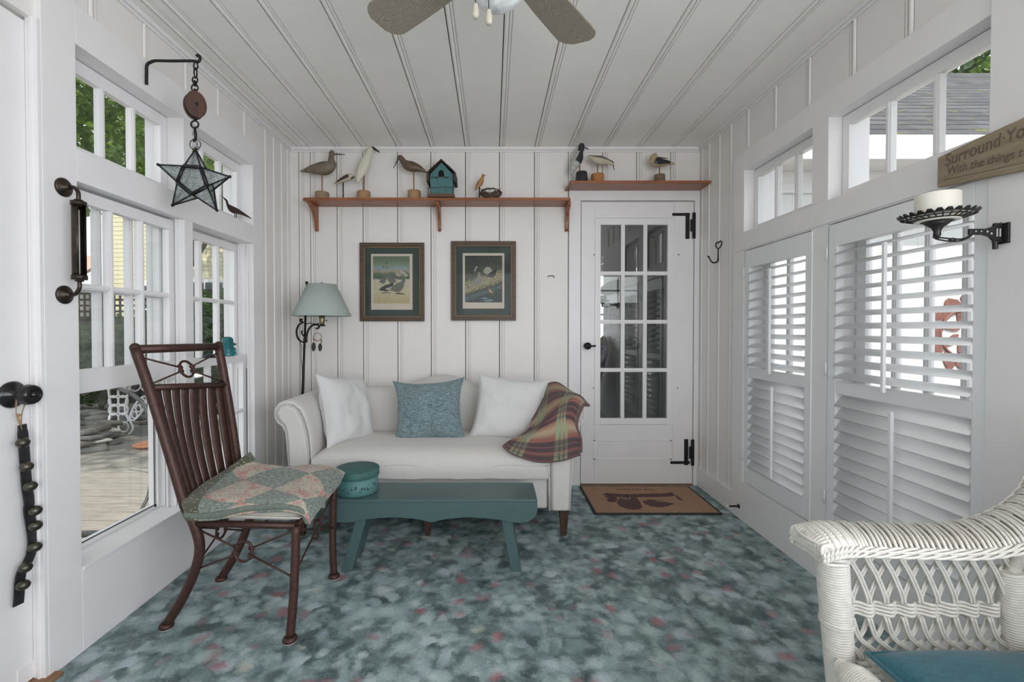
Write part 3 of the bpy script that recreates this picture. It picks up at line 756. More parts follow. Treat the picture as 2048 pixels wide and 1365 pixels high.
# ---- garage to the right: white board wall, mossy shingle roof
t = thing('white_garage', 'white board-sided garage with mossy shingle roof outside the right windows', 'garage', (4.6, 3.9, GZ))
def vboard():
    m, nt, b = nm('white_board_siding'); v = coords(nt); sp = node(nt, 'ShaderNodeSeparateXYZ'); lk(nt, v, sp.inputs[0])
    fr = math_(nt, 'FRACT', math_(nt, 'DIVIDE', sp.outputs[0], 0.22))
    msk = ramp(nt, fr, [(0.0, (1,1,1)), (0.03, (0,0,0))])
    lk(nt, mixc(nt, msk, (0.78, 0.78, 0.77), (0.52, 0.52, 0.52)), b.inputs['Base Color']); b.inputs['Roughness'].default_value = 0.6
    return m
GY = 3.95; EZ = on_y(1760, 286, GY-0.25).z
mb = MB(); mb.box((1.95, GY, GZ), (8.5, GY+5, EZ-0.02)); mb.build('wall', vboard(), t)
mb = MB(); mb.box((1.80, GY-0.36, EZ-0.17), (8.8, GY-0.325, EZ+0.02)); mb.box((1.90, GY-0.325, EZ-0.16), (8.7, GY+0.02, EZ-0.10)); mb.box((1.92, GY-0.03, EZ-0.34), (8.6, GY-0.002, EZ-0.16)); mb.box((1.95, GY-0.02, EZ-0.62), (8.6, GY-0.001, EZ-0.60)); mb.build('fascia', white_trim, t)
def shingle_mat():
    m, nt, b = nm('mossy_shingles'); v = coords(nt)
    wn_ = noise(nt, v, 4, 3)
    sp = node(nt, 'ShaderNodeSeparateXYZ'); lk(nt, v, sp.inputs[0])
    zz = math_(nt, 'ADD', sp.outputs[2], math_(nt, 'MULTIPLY', noise(nt, v, 9, 4, 0.6).outputs['Fac'], 0.022))
    row = math_(nt, 'DIVIDE', zz, 0.105)
    fr = math_(nt, 'FRACT', row); rid = math_(nt, 'FLOOR', row)
    xx = math_(nt, 'ADD', math_(nt, 'DIVIDE', sp.outputs[0], 0.19), math_(nt, 'MULTIPLY', rid, 0.37))
    fx = math_(nt, 'FRACT', xx)
    cell = node(nt, 'ShaderNodeTexWhiteNoise', noise_dimensions='2D'); cv = node(nt, 'ShaderNodeCombineXYZ'); lk(nt, math_(nt, 'FLOOR', xx), cv.inputs[0]); lk(nt, rid, cv.inputs[1]); lk(nt, cv.outputs[0], cell.inputs[0])
    base = ramp(nt, cell.outputs['Value'], [(0, (0.045, 0.047, 0.055)), (1, (0.085, 0.085, 0.095))])
    gap = ramp(nt, fr, [(0.0, (1,1,1)), (0.16, (1,1,1)), (0.24, (0,0,0))]); gapx = ramp(nt, fx, [(0.0, (0.7,)*3), (0.05, (0,0,0))])
    base = mixc(nt, gapx, base, (0.02, 0.02, 0.02)); base = mixc(nt, gap, base, (0.008, 0.008, 0.008))
    moss = ramp(nt, noise(nt, coords(nt, (1, 1, 2.2)), 6, 5, 0.7).outputs['Fac'], [(0.60, (0,0,0)), (0.66, (1,1,1))])
    lk(nt, mixc(nt, moss, base, (0.11, 0.12, 0.02)), b.inputs['Base Color']); b.inputs['Roughness'].default_value = 0.9
    bump(nt, b, fr, 0.7, 0.01); return m
mb = MB(); ry, rz = GY+2.75, EZ+2.75*0.80
mb.prism([(1.80, GY-0.32, EZ-0.03), (8.8, GY-0.32, EZ-0.03), (8.8, ry, rz), (1.80, ry, rz)], (0, 0.0, 0.06))
mb.prism([(1.80, ry, rz), (8.8, ry, rz), (8.8, ry+2.75, EZ), (1.80, ry+2.75, EZ)], (0, 0.0, 0.06)); mb.build('roof', shingle_mat(), t, fix=True)
tree('evergreen_tree', 'dark green tree rising behind the mossy garage roof', 'tree', (9.6, 9.8, GZ),
     [((9.6, 9.6, 6.2), (2.2, 1.6, 2.0)), ((8.2, 9.8, 5.4), (1.2, 1.0, 1.4))], 9000, 0.07, leafd, [[(9.6, 9.8, GZ), (9.6, 9.8, 3), (9.6, 9.7, 6)]], 12, None, 0.2)
# rust-red cut metal ornament hung on the garage wall
def ornament():
    yy = GY-0.012
    mb = MB()
    c = on_y(1925, 668, yy)
    def blob(cx, cz, rx, rz, rot, n=14, wob=0.12, seed=0):
        r_ = random.Random(seed); pts = []
        for i in range(n):
            a = 2*PI*i/n; k_ = 1+wob*(r_.random()-0.5)*2; x, z = math.cos(a)*rx*k_, math.sin(a)*rz*k_
            pts.append(c+V((cx+x*math.cos(rot)-z*math.sin(rot), 0, cz+x*math.sin(rot)+z*math.cos(rot))))
        mb.prism(pts, (0, 0.008, 0))
    for i in range(11):
        a = 2*PI*i/11+0.2; blob(math.cos(a)*0.235, math.sin(a)*0.27, 0.085, 0.048, a+0.9, seed=i)
    for i in range(7):
        a = 2*PI*i/7; blob(math.cos(a)*0.12+0.02, math.sin(a)*0.13, 0.075, 0.032, a+0.3, seed=20+i)
    mb.tube([c+V((math.cos(a)*0.19, 0.004, math.sin(a)*0.20)) for a in [2*PI*i/30 for i in range(30)]], 0.012, 6, closed=True)
    return mb.build('wall_ornament', plain('rusty_red_metal', (0.20, 0.085, 0.07), 0.7, var=0.35, scale=25))
tag(ornament(), 'rust-red leafy metal ornament on the white garage wall behind the shutters', 'ornament')

# ---- dim room behind the glazed door
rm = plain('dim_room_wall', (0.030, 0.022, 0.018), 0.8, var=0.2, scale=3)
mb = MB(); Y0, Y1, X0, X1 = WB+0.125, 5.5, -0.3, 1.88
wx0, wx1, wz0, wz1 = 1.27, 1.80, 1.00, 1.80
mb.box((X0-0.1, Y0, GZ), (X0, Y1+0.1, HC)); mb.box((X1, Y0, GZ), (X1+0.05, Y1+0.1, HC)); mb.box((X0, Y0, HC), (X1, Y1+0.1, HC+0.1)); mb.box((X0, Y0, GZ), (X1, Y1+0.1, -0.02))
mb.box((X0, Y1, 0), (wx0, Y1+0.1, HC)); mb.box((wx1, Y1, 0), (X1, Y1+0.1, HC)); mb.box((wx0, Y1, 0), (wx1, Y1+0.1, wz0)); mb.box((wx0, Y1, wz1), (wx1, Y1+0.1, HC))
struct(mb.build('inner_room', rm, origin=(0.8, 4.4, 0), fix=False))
mb = MB(); fw = 0.04
for q in (((wx0, Y1-0.02, wz0), (wx1, Y1+0.02, wz0+fw)), ((wx0, Y1-0.02, wz1-fw), (wx1, Y1+0.02, wz1)), ((wx0, Y1-0.02, wz0), (wx0+fw, Y1+0.02, wz1)), ((wx1-fw, Y1-0.02, wz0), (wx1, Y1+0.02, wz1)),
          ((wx0, Y1-0.01, 1.58), (wx1, Y1+0.01, 1.60)), ((1.52, Y1-0.01, wz0), (1.54, Y1+0.01, wz1)), ((wx0, Y1-0.015, 1.40), (wx1, Y1+0.015, 1.44))): mb.box(*q)
struct(mb.build('window_11', white_trim))
def lace_mat():
    m, nt, b = nm('lace_curtain'); v = coords(nt); n_ = noise(nt, v, 60, 3, 0.7)
    b.inputs['Base Color'].default_value = (0.62, 0.58, 0.50, 1)
    a = ramp(nt, n_.outputs['Fac'], [(0.42, (0.45,)*3), (0.55, (1,1,1))]); lk(nt, a, b.inputs['Alpha'])
    tl = node(nt, 'ShaderNodeBsdfTranslucent'); tl.inputs[0].default_value = (0.7, 0.66, 0.58, 1)
    return m
mb = MB(); mb.grid(lambda u, w: (wx0-0.02+u*0.57, Y1-0.06+0.014*math.sin(u*62), 1.44-w*0.46), 90, 4)
cu = mb.build('cafe_curtain', lace_mat(), solid=0.001); tag(cu, 'lace cafe curtain over the lower half of the window behind the door glass', 'curtain')
mb = MB(); mb.tube([(wx0-0.05, Y1-0.06, 1.43), (wx1+0.05, Y1-0.06, 1.43)], 0.006, 8); mb.build('curtain_rod', white_trim, cu)
# dark glossy drop-leaf table and a blind inside the dim room
t = thing('glass_table', 'dark glossy round table seen through the door glass', 'table', (1.25, 4.45, 0))
mb = MB(); mb.lathe([(0, 0), (0.50, 0), (0.51, 0.01), (0.50, 0.02), (0, 0.02)], (1.25, 4.45, 0.74), 40); mb.build('table_top', plain('dark_gloss_top', (0.03, 0.03, 0.035), 0.05), t)
mb = MB(); mb.lathe([(0.20, 0), (0.19, 0.03), (0.04, 0.06), (0.035, 0.72)], (1.25, 4.45, 0), 20); mb.build('pedestal', plain('dark_gloss_top', (0.03, 0.03, 0.035), 0.05), t)
mb = MB(); fp = V((1.12, 4.62, 0.762)); mb.lathe([(0.035, 0), (0.045, 0.07), (0.04, 0.10)], fp, 16)
vz = mb.build('flower_vase', plain('blue_glass_vase', (0.05, 0.07, 0.30), 0.1)); tag(vz, 'small vase of violet-blue flowers on the table behind the door glass', 'vase')
mb = MB(); r_ = random.Random(4)
for i in range(14): mb.sphere(fp+V((r_.uniform(-.05, .05), r_.uniform(-.04, .04), 0.12+r_.uniform(0, .07))), 0.018, 6, 5)
mb.build('flower', plain('violet_petals', (0.20, 0.12, 0.65), 0.7), vz)
# ---------------------------------------------------------------- plantation shutters
shut = plain('shutter_paint', (0.80, 0.81, 0.82), 0.33, var=0.02)
def shutter(y0, y1, ly0, ly1, rod_y_up, rod_y_lo, label, hinge_y):
    z0, z1 = 0.235, 1.574; lz1, mz1, mz0, lz0 = 1.472, 0.903, 0.848, 0.335
    if ly1-ly0 > 0.5: lz1 = 1.476
    t = thing('louvered_shutter', label, 'shutter', (1.475, (y0+y1)/2, z0), 'louvered shutters on the right wall')
    xa, xb = TR-0.004, TR+0.026
    g = 0.003
    mb = MB()
    mb.box((xa, y0+g, z0+g), (xb, ly0, z1-g)); mb.box((xa, ly1, z0+g), (xb, y1-g, z1-g))
    mb.box((xa, ly0, lz1), (xb, ly1, z1-g)); mb.box((xa, ly0, z0+g), (xb, ly1, lz0))
    mb.build('frame', shut, t, bevel=0.002)
    mb = MB(); mb.box((xa+0.001, ly0, mz0), (xb, ly1, mz1)); mb.build('mid_rail', shut, t, bevel=0.004)
    def louver(zc, ang, first=None):
        w, th = 0.064, 0.0075; xc = (xa+xb)/2
        prof = []
        for i in range(12):
            a = 2*PI*i/12; prof.append((math.cos(a)*w/2, math.sin(a)*th/2))
        mb = MB(); n = len(prof); ca, sa = math.cos(ang), math.sin(ang)
        ys = [ly0+0.0015, ly1-0.0015]
        for y in ys:
            for (u, v) in prof:
                mb.v.append(V((xc+u*ca-v*sa, y, zc+u*sa+v*ca)))
        for i in range(n): mb.face((i, (i+1) % n, n+(i+1) % n, n+i), 0, True)
        mb.face(list(range(n))[::-1]); mb.face([n+i for i in range(n)])
        return mb.build('louver', shut, t)
    n1, n2 = 11, 10
    s1 = (lz1-mz1)/n1; s2 = (mz0-lz0)/n2
    a1, a2 = math.radians(22), math.radians(50)      # outer edge raised
    up = louver(mz1+s1*0.5, a1); lo = louver(lz0+s2*0.5, a2)
    for src, s_, n_ in ((up, s1, n1), (lo, s2, n2)):
        for i in range(1, n_):
            c = src.copy(); C.objects.link(c); c.parent = t; c.location = V(src.location)+V((0, 0, s_*i))
    for ry, za, zb in ((rod_y_up, mz1-0.012, lz1-0.035), (rod_y_lo, lz0+0.02, mz0-0.020)):
        mb = MB(); mb.box((TR-0.040, ry-0.0065, za), (TR-0.028, ry+0.0065, zb)); mb.build('tilt_rod', shut, t, bevel=0.002)
    for hz in (1.42, 0.92, 0.36):
        mb = MB(); mb.tube([(TR-0.008, hinge_y, hz), (TR-0.008, hinge_y, hz+0.06)], 0.004, 8); mb.build('hinge', shut, t)
    return t
shutter(2.055, 2.604, 2.100, 2.558, on_x(1539, 600, TR-0.034).y, on_x(1542, 850, TR-0.034).y, 'narrower white louvered shutter nearer the glazed door', 2.607)
shutter(1.324, 1.957, 1.366, 1.909, on_x(1768, 600, TR-0.034).y, on_x(1781, 900, TR-0.034).y, 'wider white louvered shutter behind the wicker armchair and candle sconce', 1.960)

# ---------------------------------------------------------------- shelves
pine = wood('red_pine', (0.20, 0.062, 0.022), (0.36, 0.135, 0.055), axis=0, rough=0.32, scale=4, grain=10)
SY = 3.062
zs = on_y(870, 395, SY).z
xl, xr = on_y(604, 400, SY).x, on_y(1142, 400, SY).x
t = thing('wall_shelf', 'long reddish pine shelf with three curved brackets above the pictures', 'shelf', ((xl+xr)/2, WB, zs), 'pine wall shelves')
mb = MB(); mb.prism([(xl+0.012, SY, zs-0.020), (xr-0.012, SY, zs-0.020), (xr, SY+0.012, zs-0.020), (xr, WB-0.001, zs-0.020), (xl, WB-0.001, zs-0.020), (xl, SY+0.012, zs-0.020)], (0, 0, 0.020)); mb.build('board', pine, t, bevel=0.004)
pinez = wood('red_pine_bracket', (0.20, 0.062, 0.022), (0.36, 0.135, 0.055), axis=2, rough=0.35, scale=4, grain=10)
for px in (626, 877, 1136):
    x = on_y(px, 440, 3.15).x; zb = on_y(877, 462, WB-0.02).z
    o = [(SY+0.022, zs-0.0205), (WB-0.001, zs-0.0205), (WB-0.001, zb), (WB-0.016, zb-0.004), (WB-0.030, zb+0.012)]
    for i in range(9):
        a = i/8; o.append((WB-0.032-0.085*a**1.9, zb+0.02+(zs-zb-0.075)*(1-(1-a)**1.5)))
    o.append((SY+0.030, zs-0.040))
    mb = MB(); mb.prism([(x-0.010, y, z) for y, z in o], (0.020, 0, 0)); mb.build('bracket', pinez, t, bevel=0.002)
SY2 = 3.05; zs2 = on_y(1270, 361, SY2).z
xl2, xr2 = on_y(1140, 361, SY2).x, WR-0.004
t = thing('wall_shelf', 'short reddish pine shelf on top of the door frame', 'shelf', ((xl2+xr2)/2, WB, zs2), 'pine wall shelves')
mb = MB(); xbk = on_y(1130, 376, WB-0.02).x
mb.prism([(xl2, SY2, zs2-0.020), (xr2, SY2, zs2-0.020), (xr2, WB-0.001, zs2-0.020), (xbk, WB-0.001, zs2-0.020)], (0, 0, 0.020)); mb.build('board', pine, t, bevel=0.004)
SH1, SH2 = zs, zs2

# ---------------------------------------------------------------- carved birds
def path_px(pts, Y):
    out = []; rr = []
    for (px, py, r) in pts: out.append(on_y(px, py, Y)); rr.append(r*Y/F)
    return out, rr
def dense(pts, rr, n):
    P = [cr(pts, i/n) for i in range(n+1)]; R = []
    for i in range(n+1):
        s_ = i/n*(len(rr)-1); k = min(int(s_), len(rr)-2); f_ = s_-k; R.append(max(rr[k]*(1-f_)+rr[k+1]*f_, 0.0008))
    for _ in range(2): R = [R[0]]+[(R[i-1]+2*R[i]+R[i+1])/4 for i in range(1, n)]+[R[-1]]
    return P, R
def bird(label, Y, shelf_z, body, bill, post, base, mats, back=None, squash=0.75, base_mat=None, eye=None, post_mat=None, pattern=None):
    px, _py = post[0]; b0 = on_y(post[-1][0], post[-1][1], Y)
    t = thing('carved_bird', label, 'bird', (b0.x, Y, shelf_z), 'carved wooden shorebirds on the shelves')
    P, R = path_px(body, Y); P, R = dense(P, R, 44)
    mb = MB()
    mb.tube(P, R, 20, sq=squash, up=(0, 1, 0), matfn=pattern)
    mb.build('body', mats, t)
    bp, br = path_px(bill, Y); bp, br = dense(bp, br, 8)
    mb = MB(); mb.tube(bp, br, 8); mb.build('bill', plain('bird_bill_dark', (0.03, 0.027, 0.024), 0.5), t)
    pw = [on_y(a, b_, Y) for a, b_ in post]; pw[-1].z = shelf_z+0.004
    mb = MB(); mb.tube(pw, 0.0042, 8); mb.build('post', post_mat or wood('dowel', (0.20, 0.10, 0.04), (0.34, 0.19, 0.08), axis=2), t)
    if base:
        xa, xb = on_y(base[0], 390, Y).x, on_y(base[1], 390, Y).x; zt = on_y(base[0], base[2], Y).z; rr = (xb-xa)/2
        mb = MB(); k = base[3] if len(base) > 3 else 1.0
        mb.lathe([(rr*k, 0), (rr*k, 0.002), (rr, zt-shelf_z-0.003), (rr*0.96, zt-shelf_z)], ((xa+xb)/2, Y, shelf_z+0.0005), 28)
        mb.build('base', base_mat or wood('bird_base', (0.30, 0.165, 0.075), (0.44, 0.27, 0.14), axis=0), t)
    if eye:
        ec = on_y(eye[0], eye[1], Y); mb = MB(); mb.sphere(ec+V((0, -eye[2], 0)), 0.0035, 8, 6); mb.build('eye', plain('bird_eye', (0.01, 0.01, 0.01), 0.15), t)
    return t
grey_brown = plain('shorebird_grey_brown', (0.17, 0.135, 0.095), 0.5, var=0.35, scale=25)
dark_back = plain('shorebird_dark_back', (0.045, 0.04, 0.038), 0.5, var=0.3, scale=30)
YB = 3.135
top = lambda lo, hi, a0, a1: (lambda u, v: 1 if (lo < u < hi and a0 < v < a1) else 0)
bird('largest grey-brown carved shorebird with long straight bill, left end of long shelf', YB, SH1,
     [(600.5, 343, 0.8), (612, 341, 4.5), (626, 339, 9), (640, 337.5, 12.5), (653, 336, 14), (662.5, 329, 10.5), (662.5, 320, 6), (663, 312.5, 5.2), (664, 306, 6.2), (665, 301.5, 3)],
     [(669, 308.5, 1.4), (680, 308.8, 1.1), (690, 309.2, 0.7)], [(644.3, 345), (644, 394)], (630.5, 658, 385.5), [grey_brown, dark_back], pattern=lambda u, v: 1 if (0.14+0.25*max(0, 0.9-v) < u < 0.46-0.35*max(0, 0.95-v) and (v < 0.25 or v > 0.80)) else 0, eye=(664.5, 307, 0.018), base_mat=wood('bird_base_grey', (0.22, 0.14, 0.08), (0.34, 0.24, 0.15), axis=0))
cream_b = plain('bird_cream', (0.50, 0.45, 0.35), 0.55, var=0.15, scale=30)
bird('tiny carved bird with tucked cream head on thin dark pin, beside white egret', YB, SH1,
     [(669.5, 367.5, 0.8), (676, 364.5, 3), (684, 360.5, 5.2), (692, 357, 6.6), (700, 354, 6.6), (705.5, 354, 4.2), (707.5, 355.5, 1.5)],
     [(697, 357.5, 1.0), (692.5, 359.5, 0.9), (688, 361.3, 0.6)], [(686.3, 362), (686.6, 394)], None, [plain('bird_dark_brown', (0.065, 0.035, 0.03), 0.5, var=0.3, scale=30), cream_b],
     pattern=lambda u, v: 1 if (0.25 < v < 0.70 and u < 0.75) or (0.62 < u < 0.88 and 0.66 < v < 0.93) else 0, post_mat=black_iron)
bird('white carved egret with black bill standing tall on long shelf', YB, SH1,
     [(715, 366, 1.8), (717, 359, 5), (720.5, 349, 8.5), (726, 337, 11.5), (731.5, 324, 10.5), (736, 312, 7.5), (739, 303, 5.8), (742.5, 296.5, 5.6), (746, 293.5, 2.5)],
     [(745, 296, 3.2), (752, 300, 2.4), (760, 305.5, 0.6)], [(728.5, 350), (728, 394)], (714, 741, 384), [plain('egret_white', (0.66, 0.63, 0.53), 0.55, var=0.08, scale=12)], eye=(744.5, 295.5, 0.014))
bird('brown carved curlew with long down-slanting bill, left of the teal birdhouse', YB, SH1,
     [(853.5, 345.5, 0.8), (846, 341, 4), (836, 336.5, 7.6), (826, 333.8, 10.2), (816, 331, 10), (808.5, 325.5, 6.8), (804.5, 319.5, 5.2), (800, 315.5, 5.6), (796, 316, 3)],
     [(796.5, 318, 1.5), (792, 327, 1.1), (787, 337, 0.7)], [(827.3, 340), (828, 394)], (815.5, 841.5, 382.5), [plain('curlew_brown', (0.125, 0.08, 0.05), 0.42, var=0.35, scale=35)], eye=(799, 315, 0.017))
tan = plain('bird_tan', (0.36, 0.19, 0.065), 0.5, var=0.3, scale=40)
bird('small upright tan carved bird left of the nest', YB-0.01, SH1,
     [(950, 381, 0.7), (952.5, 377, 2.6), (956.5, 371.5, 4.8), (960.5, 366, 5.6), (963.5, 360, 4.4), (965, 355.5, 2.8), (966, 351, 2.9), (966.5, 348.5, 1.3)],
     [(968.5, 351, 0.8), (972.3, 351.4, 0.4)], [(959, 374), (959, 394)], None, [tan, plain('bird_tan_dark', (0.10, 0.055, 0.03), 0.5)], pattern=lambda u, v: 1 if (u < 0.45 and (v < 0.2 or v > 0.82)) or u > 0.9 else 0, post_mat=black_iron)
YB2 = 3.125
pale_g = plain('tern_pale_grey', (0.42, 0.42, 0.40), 0.55, var=0.35, scale=60)
blackp = plain('bird_black', (0.022, 0.022, 0.026), 0.4, var=0.3)
bird('tall black-headed carved bird with pale barred wings, left end of door shelf', YB2, SH2,
     [(1141, 350, 1.6), (1143.5, 343, 4.6), (1147.5, 334, 7.6), (1152.5, 324, 10.5), (1157.5, 314, 9.5), (1160.5, 304.5, 5.6), (1162.5, 298, 6.2), (1163.5, 292.5, 6.6), (1164, 287.5, 3.5)],
     [(1170, 296, 1.5), (1174, 297, 1.2), (1178, 298.8, 0.6)], [(1159.5, 326), (1159.8, 358)], (1152, 1174, 345, 1.18), [pale_g, blackp], base_mat=blackp,
     pattern=lambda u, v: 1 if u > 0.62 or (u > 0.36 and 0.25 < v < 0.80) else 0)
bird('grey-backed white-bellied carved sandpiper stooping on orange wooden base', YB2, SH2,
     [(1174.5, 312, 0.8), (1182, 315, 4.5), (1191, 319, 8), (1201, 321.5, 9.6), (1210, 323, 7.6), (1217.5, 324.5, 5), (1224, 326.8, 4.6), (1227, 329, 2.4)],
     [(1226.5, 330.5, 1.1), (1227.3, 336, 0.8), (1228.6, 341.5, 0.5)], [(1195, 325), (1195, 358)], (1182, 1208, 349.6), [cream_b, plain('sandpiper_back', (0.13, 0.11, 0.095), 0.5, var=0.3, scale=40)],
     pattern=lambda u, v: 1 if not 0.22 < v < 0.76 and u < 0.95 else 0, base_mat=wood('orange_base', (0.36, 0.15, 0.05), (0.48, 0.22, 0.08), axis=0), eye=(1224.5, 326, 0.013))
bird('cream carved bird with black wing and bill laid along its back', YB2, SH2,
     [(1349.5, 328.5, 0.8), (1342, 327, 3.4), (1333, 325.8, 5.6), (1323, 325.5, 8), (1313.5, 325.5, 9.8), (1306.5, 322, 8.2), (1306.5, 315.5, 6), (1310, 311, 5.6), (1312.5, 308, 2.6)],
     [(1315, 315, 1.4), (1325, 316, 1.1), (1336, 317, 0.6)], [(1319, 330), (1319, 358)], (1308, 1329.5, 350.5), [plain('bird_speckled_cream', (0.42, 0.33, 0.20), 0.6, var=0.45, scale=70), blackp],
     pattern=lambda u, v: 1 if 0.14 < u < 0.58 and 0.48 < v < 0.84 else 0, base_mat=wood('bird_base_dark', (0.12, 0.08, 0.055), (0.24, 0.17, 0.12), axis=0))

# ---------------------------------------------------------------- birdhouse, nest, eggs
YH = 3.09
bx0, bx1 = on_y(860, 370, YH).x, on_y(906, 370, YH).x; zt = on_y(882, 325, YH).z; ze = on_y(882, 349, YH).z
t = thing('birdhouse', 'small teal wooden birdhouse with dark shingled roof and arched hole', 'birdhouse', ((bx0+bx1)/2, YH+0.05, SH1))
teal_p = plain('birdhouse_teal', (0.075, 0.185, 0.19), 0.75, var=0.2, scale=30, bs=0.2)
xm = (bx0+bx1)/2; zb = SH1+0.022
mb = MB(); mb.prism([(bx0+0.004, YH, zb), (bx1-0.004, YH, zb), (bx1, YH, ze), (xm, YH, zt), (bx0, YH, ze)], (0, 0.10, 0)); mb.build('body', teal_p, t)
dk = wood('dark_bark_wood', (0.035, 0.026, 0.02), (0.10, 0.07, 0.05), axis=1, rough=0.9)
mb = MB()
for s_ in (-1, 1):
    ex = (bx0-0.012) if s_ < 0 else (bx1+0.012); n = 4
    for i in range(n):
        a, b_ = i/n, (i+1)/n
        xa, xb = xm+(ex-xm)*a, xm+(ex-xm)*min(b_+0.08, 1.06); za, zz = zt+0.012+(ze-zt)*a*1.02, zt+0.012+(ze-zt)*min(b_+0.08, 1.06)*1.02
        off = 0.006*(1 - i % 2*0.3)
        mb.prism([(xa, YH-0.022, za+off), (xb, YH-0.022, zz+off), (xb, YH-0.022, zz-0.003), (xa, YH-0.022, za-0.003)], (0, 0.145, 0))
    e1, e2 = on_y(866 if s_ < 0 else 902, 349, YH), on_y(861 if s_ < 0 else 911, 367, YH)
    xo = ex; mb.prism([(xo-0.006*s_, YH-0.022, ze+0.012), (xo+0.008*s_, YH-0.022, ze+0.008), (xo+0.010*s_, YH-0.022, ze-0.052), (xo-0.006*s_, YH-0.022, ze-0.052)], (0, 0.145, 0))
mb.build('roof', dk, t)
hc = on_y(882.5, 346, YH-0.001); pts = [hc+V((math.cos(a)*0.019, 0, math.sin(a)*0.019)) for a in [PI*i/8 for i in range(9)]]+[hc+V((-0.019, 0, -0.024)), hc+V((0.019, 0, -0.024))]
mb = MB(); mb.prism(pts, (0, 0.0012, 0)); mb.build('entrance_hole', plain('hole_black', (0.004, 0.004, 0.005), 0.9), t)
def twigs(pp, name, r, par):
    mb = MB()
    for a, b_ in pp: mb.tube([a, (V(a)+V(b_))/2+V((0, 0, 0.002)), b_], r, 6)
    mb.build(name, dk, par)
q = lambda px, py, dy=0.0: on_y(px, py, YH-dy)
twigs([(q(863.5, 355, .014), q(899, 354, .014)), (q(872.5, 354, .014), q(872.5, 358, 0)), (q(892.5, 354, .014), q(892.5, 358, 0))], 'perch', 0.0022, t)
twigs([(q(853, 376.5, .035), q(910, 374, .035)), (q(856.5, 375, .035), q(857, 388, .035)), (q(905.5, 375, .035), q(905.5, 388, .035)), (q(861, 375, .035), q(861, 388, .035))], 'railing', 0.0022, t)
mb = MB(); xa, xb = q(854, 0, .04).x, q(908.5, 0, .04).x
mb.prism([(xa, YH-0.045, SH1+0.0005), (xb, YH-0.045, SH1+0.0005), (xb, YH-0.045, SH1+0.018), ((xa+xb)/2, YH-0.045, SH1+0.024), (xa, YH-0.045, SH1+0.018)], (0, 0.16, 0)); mb.build('base', wood('birdhouse_base', (0.07, 0.035, 0.02), (0.15, 0.08, 0.045), axis=0), t)
nc = on_y(982, 386, 3.12); nc.z = SH1
r_ = random.Random(5); mb = MB()
for i in range(150):
    a = r_.random()*6.28; h = r_.random(); R_ = 0.046+0.022*math.sin(h*PI)+r_.uniform(-.004, .004); da = r_.uniform(0.5, 1.3)
    pts = []
    for k in range(6):
        b_ = a+da*(k/5-0.5); rr_ = R_*(1+r_.uniform(-.05, .05)); pts.append(nc+V((math.cos(b_)*rr_*1.08, math.sin(b_)*rr_*0.78, 0.004+h*0.044+r_.uniform(-.003, .003))))
    mb.tube(pts, r_.uniform(0.0011, 0.0022), 5)
for i in range(9):
    a = r_.random()*6.28; p = nc+V((math.cos(a)*0.06, math.sin(a)*0.045, 0.045)); mb.tube([p, p+V((math.cos(a)*0.012, 0, r_.uniform(0.008, 0.022)))], 0.0012, 5)
mb.lathe([(0.0, 0.002), (0.05, 0.004), (0.054, 0.016), (0.045, 0.024), (0.03, 0.022), (0, 0.020)], nc, 20, rmod=lambda a, i: 1-0.2*abs(math.sin(a)))
NR = Matrix.Rotation(math.radians(38), 3, 'X')
mb.v = [nc+V((0, 0.0, 0.026))+NR @ (V(p)-nc-V((0, 0, 0.012))) for p in mb.v]
zmn = min(p.z for p in mb.v); mb.v = [V((p.x, p.y, max(p.z-zmn+SH1, SH1+0.001) if False else p.z-zmn+SH1+0.0005)) for p in mb.v]
NO = nc+V((0, 0.0, 0.026+SH1-zmn))
nest = mb.build('bird_nest', plain('nest_twigs', (0.11, 0.075, 0.05), 0.95, var=0.45, scale=60)); tag(nest, 'small twig nest holding pale eggs on the long shelf', 'nest')
eggm = plain('pale_egg', (0.62, 0.64, 0.60), 0.4, var=0.1, scale=60)
for dx, dy, dz, w_ in ((-0.024, 0.004, 0.026, 'left'), (0.008, 0.010, 0.026, 'right'), (-0.010, -0.017, 0.026, 'front')):
    mb = MB(); mb.sphere(NO+NR @ V((dx, dy, dz)), (0.0145, 0.011, 0.0115), 16, 10); tag(mb.build('egg', eggm), '%s pale blue-white egg of the three in the twig nest' % w_, 'egg', 'eggs in the nest')

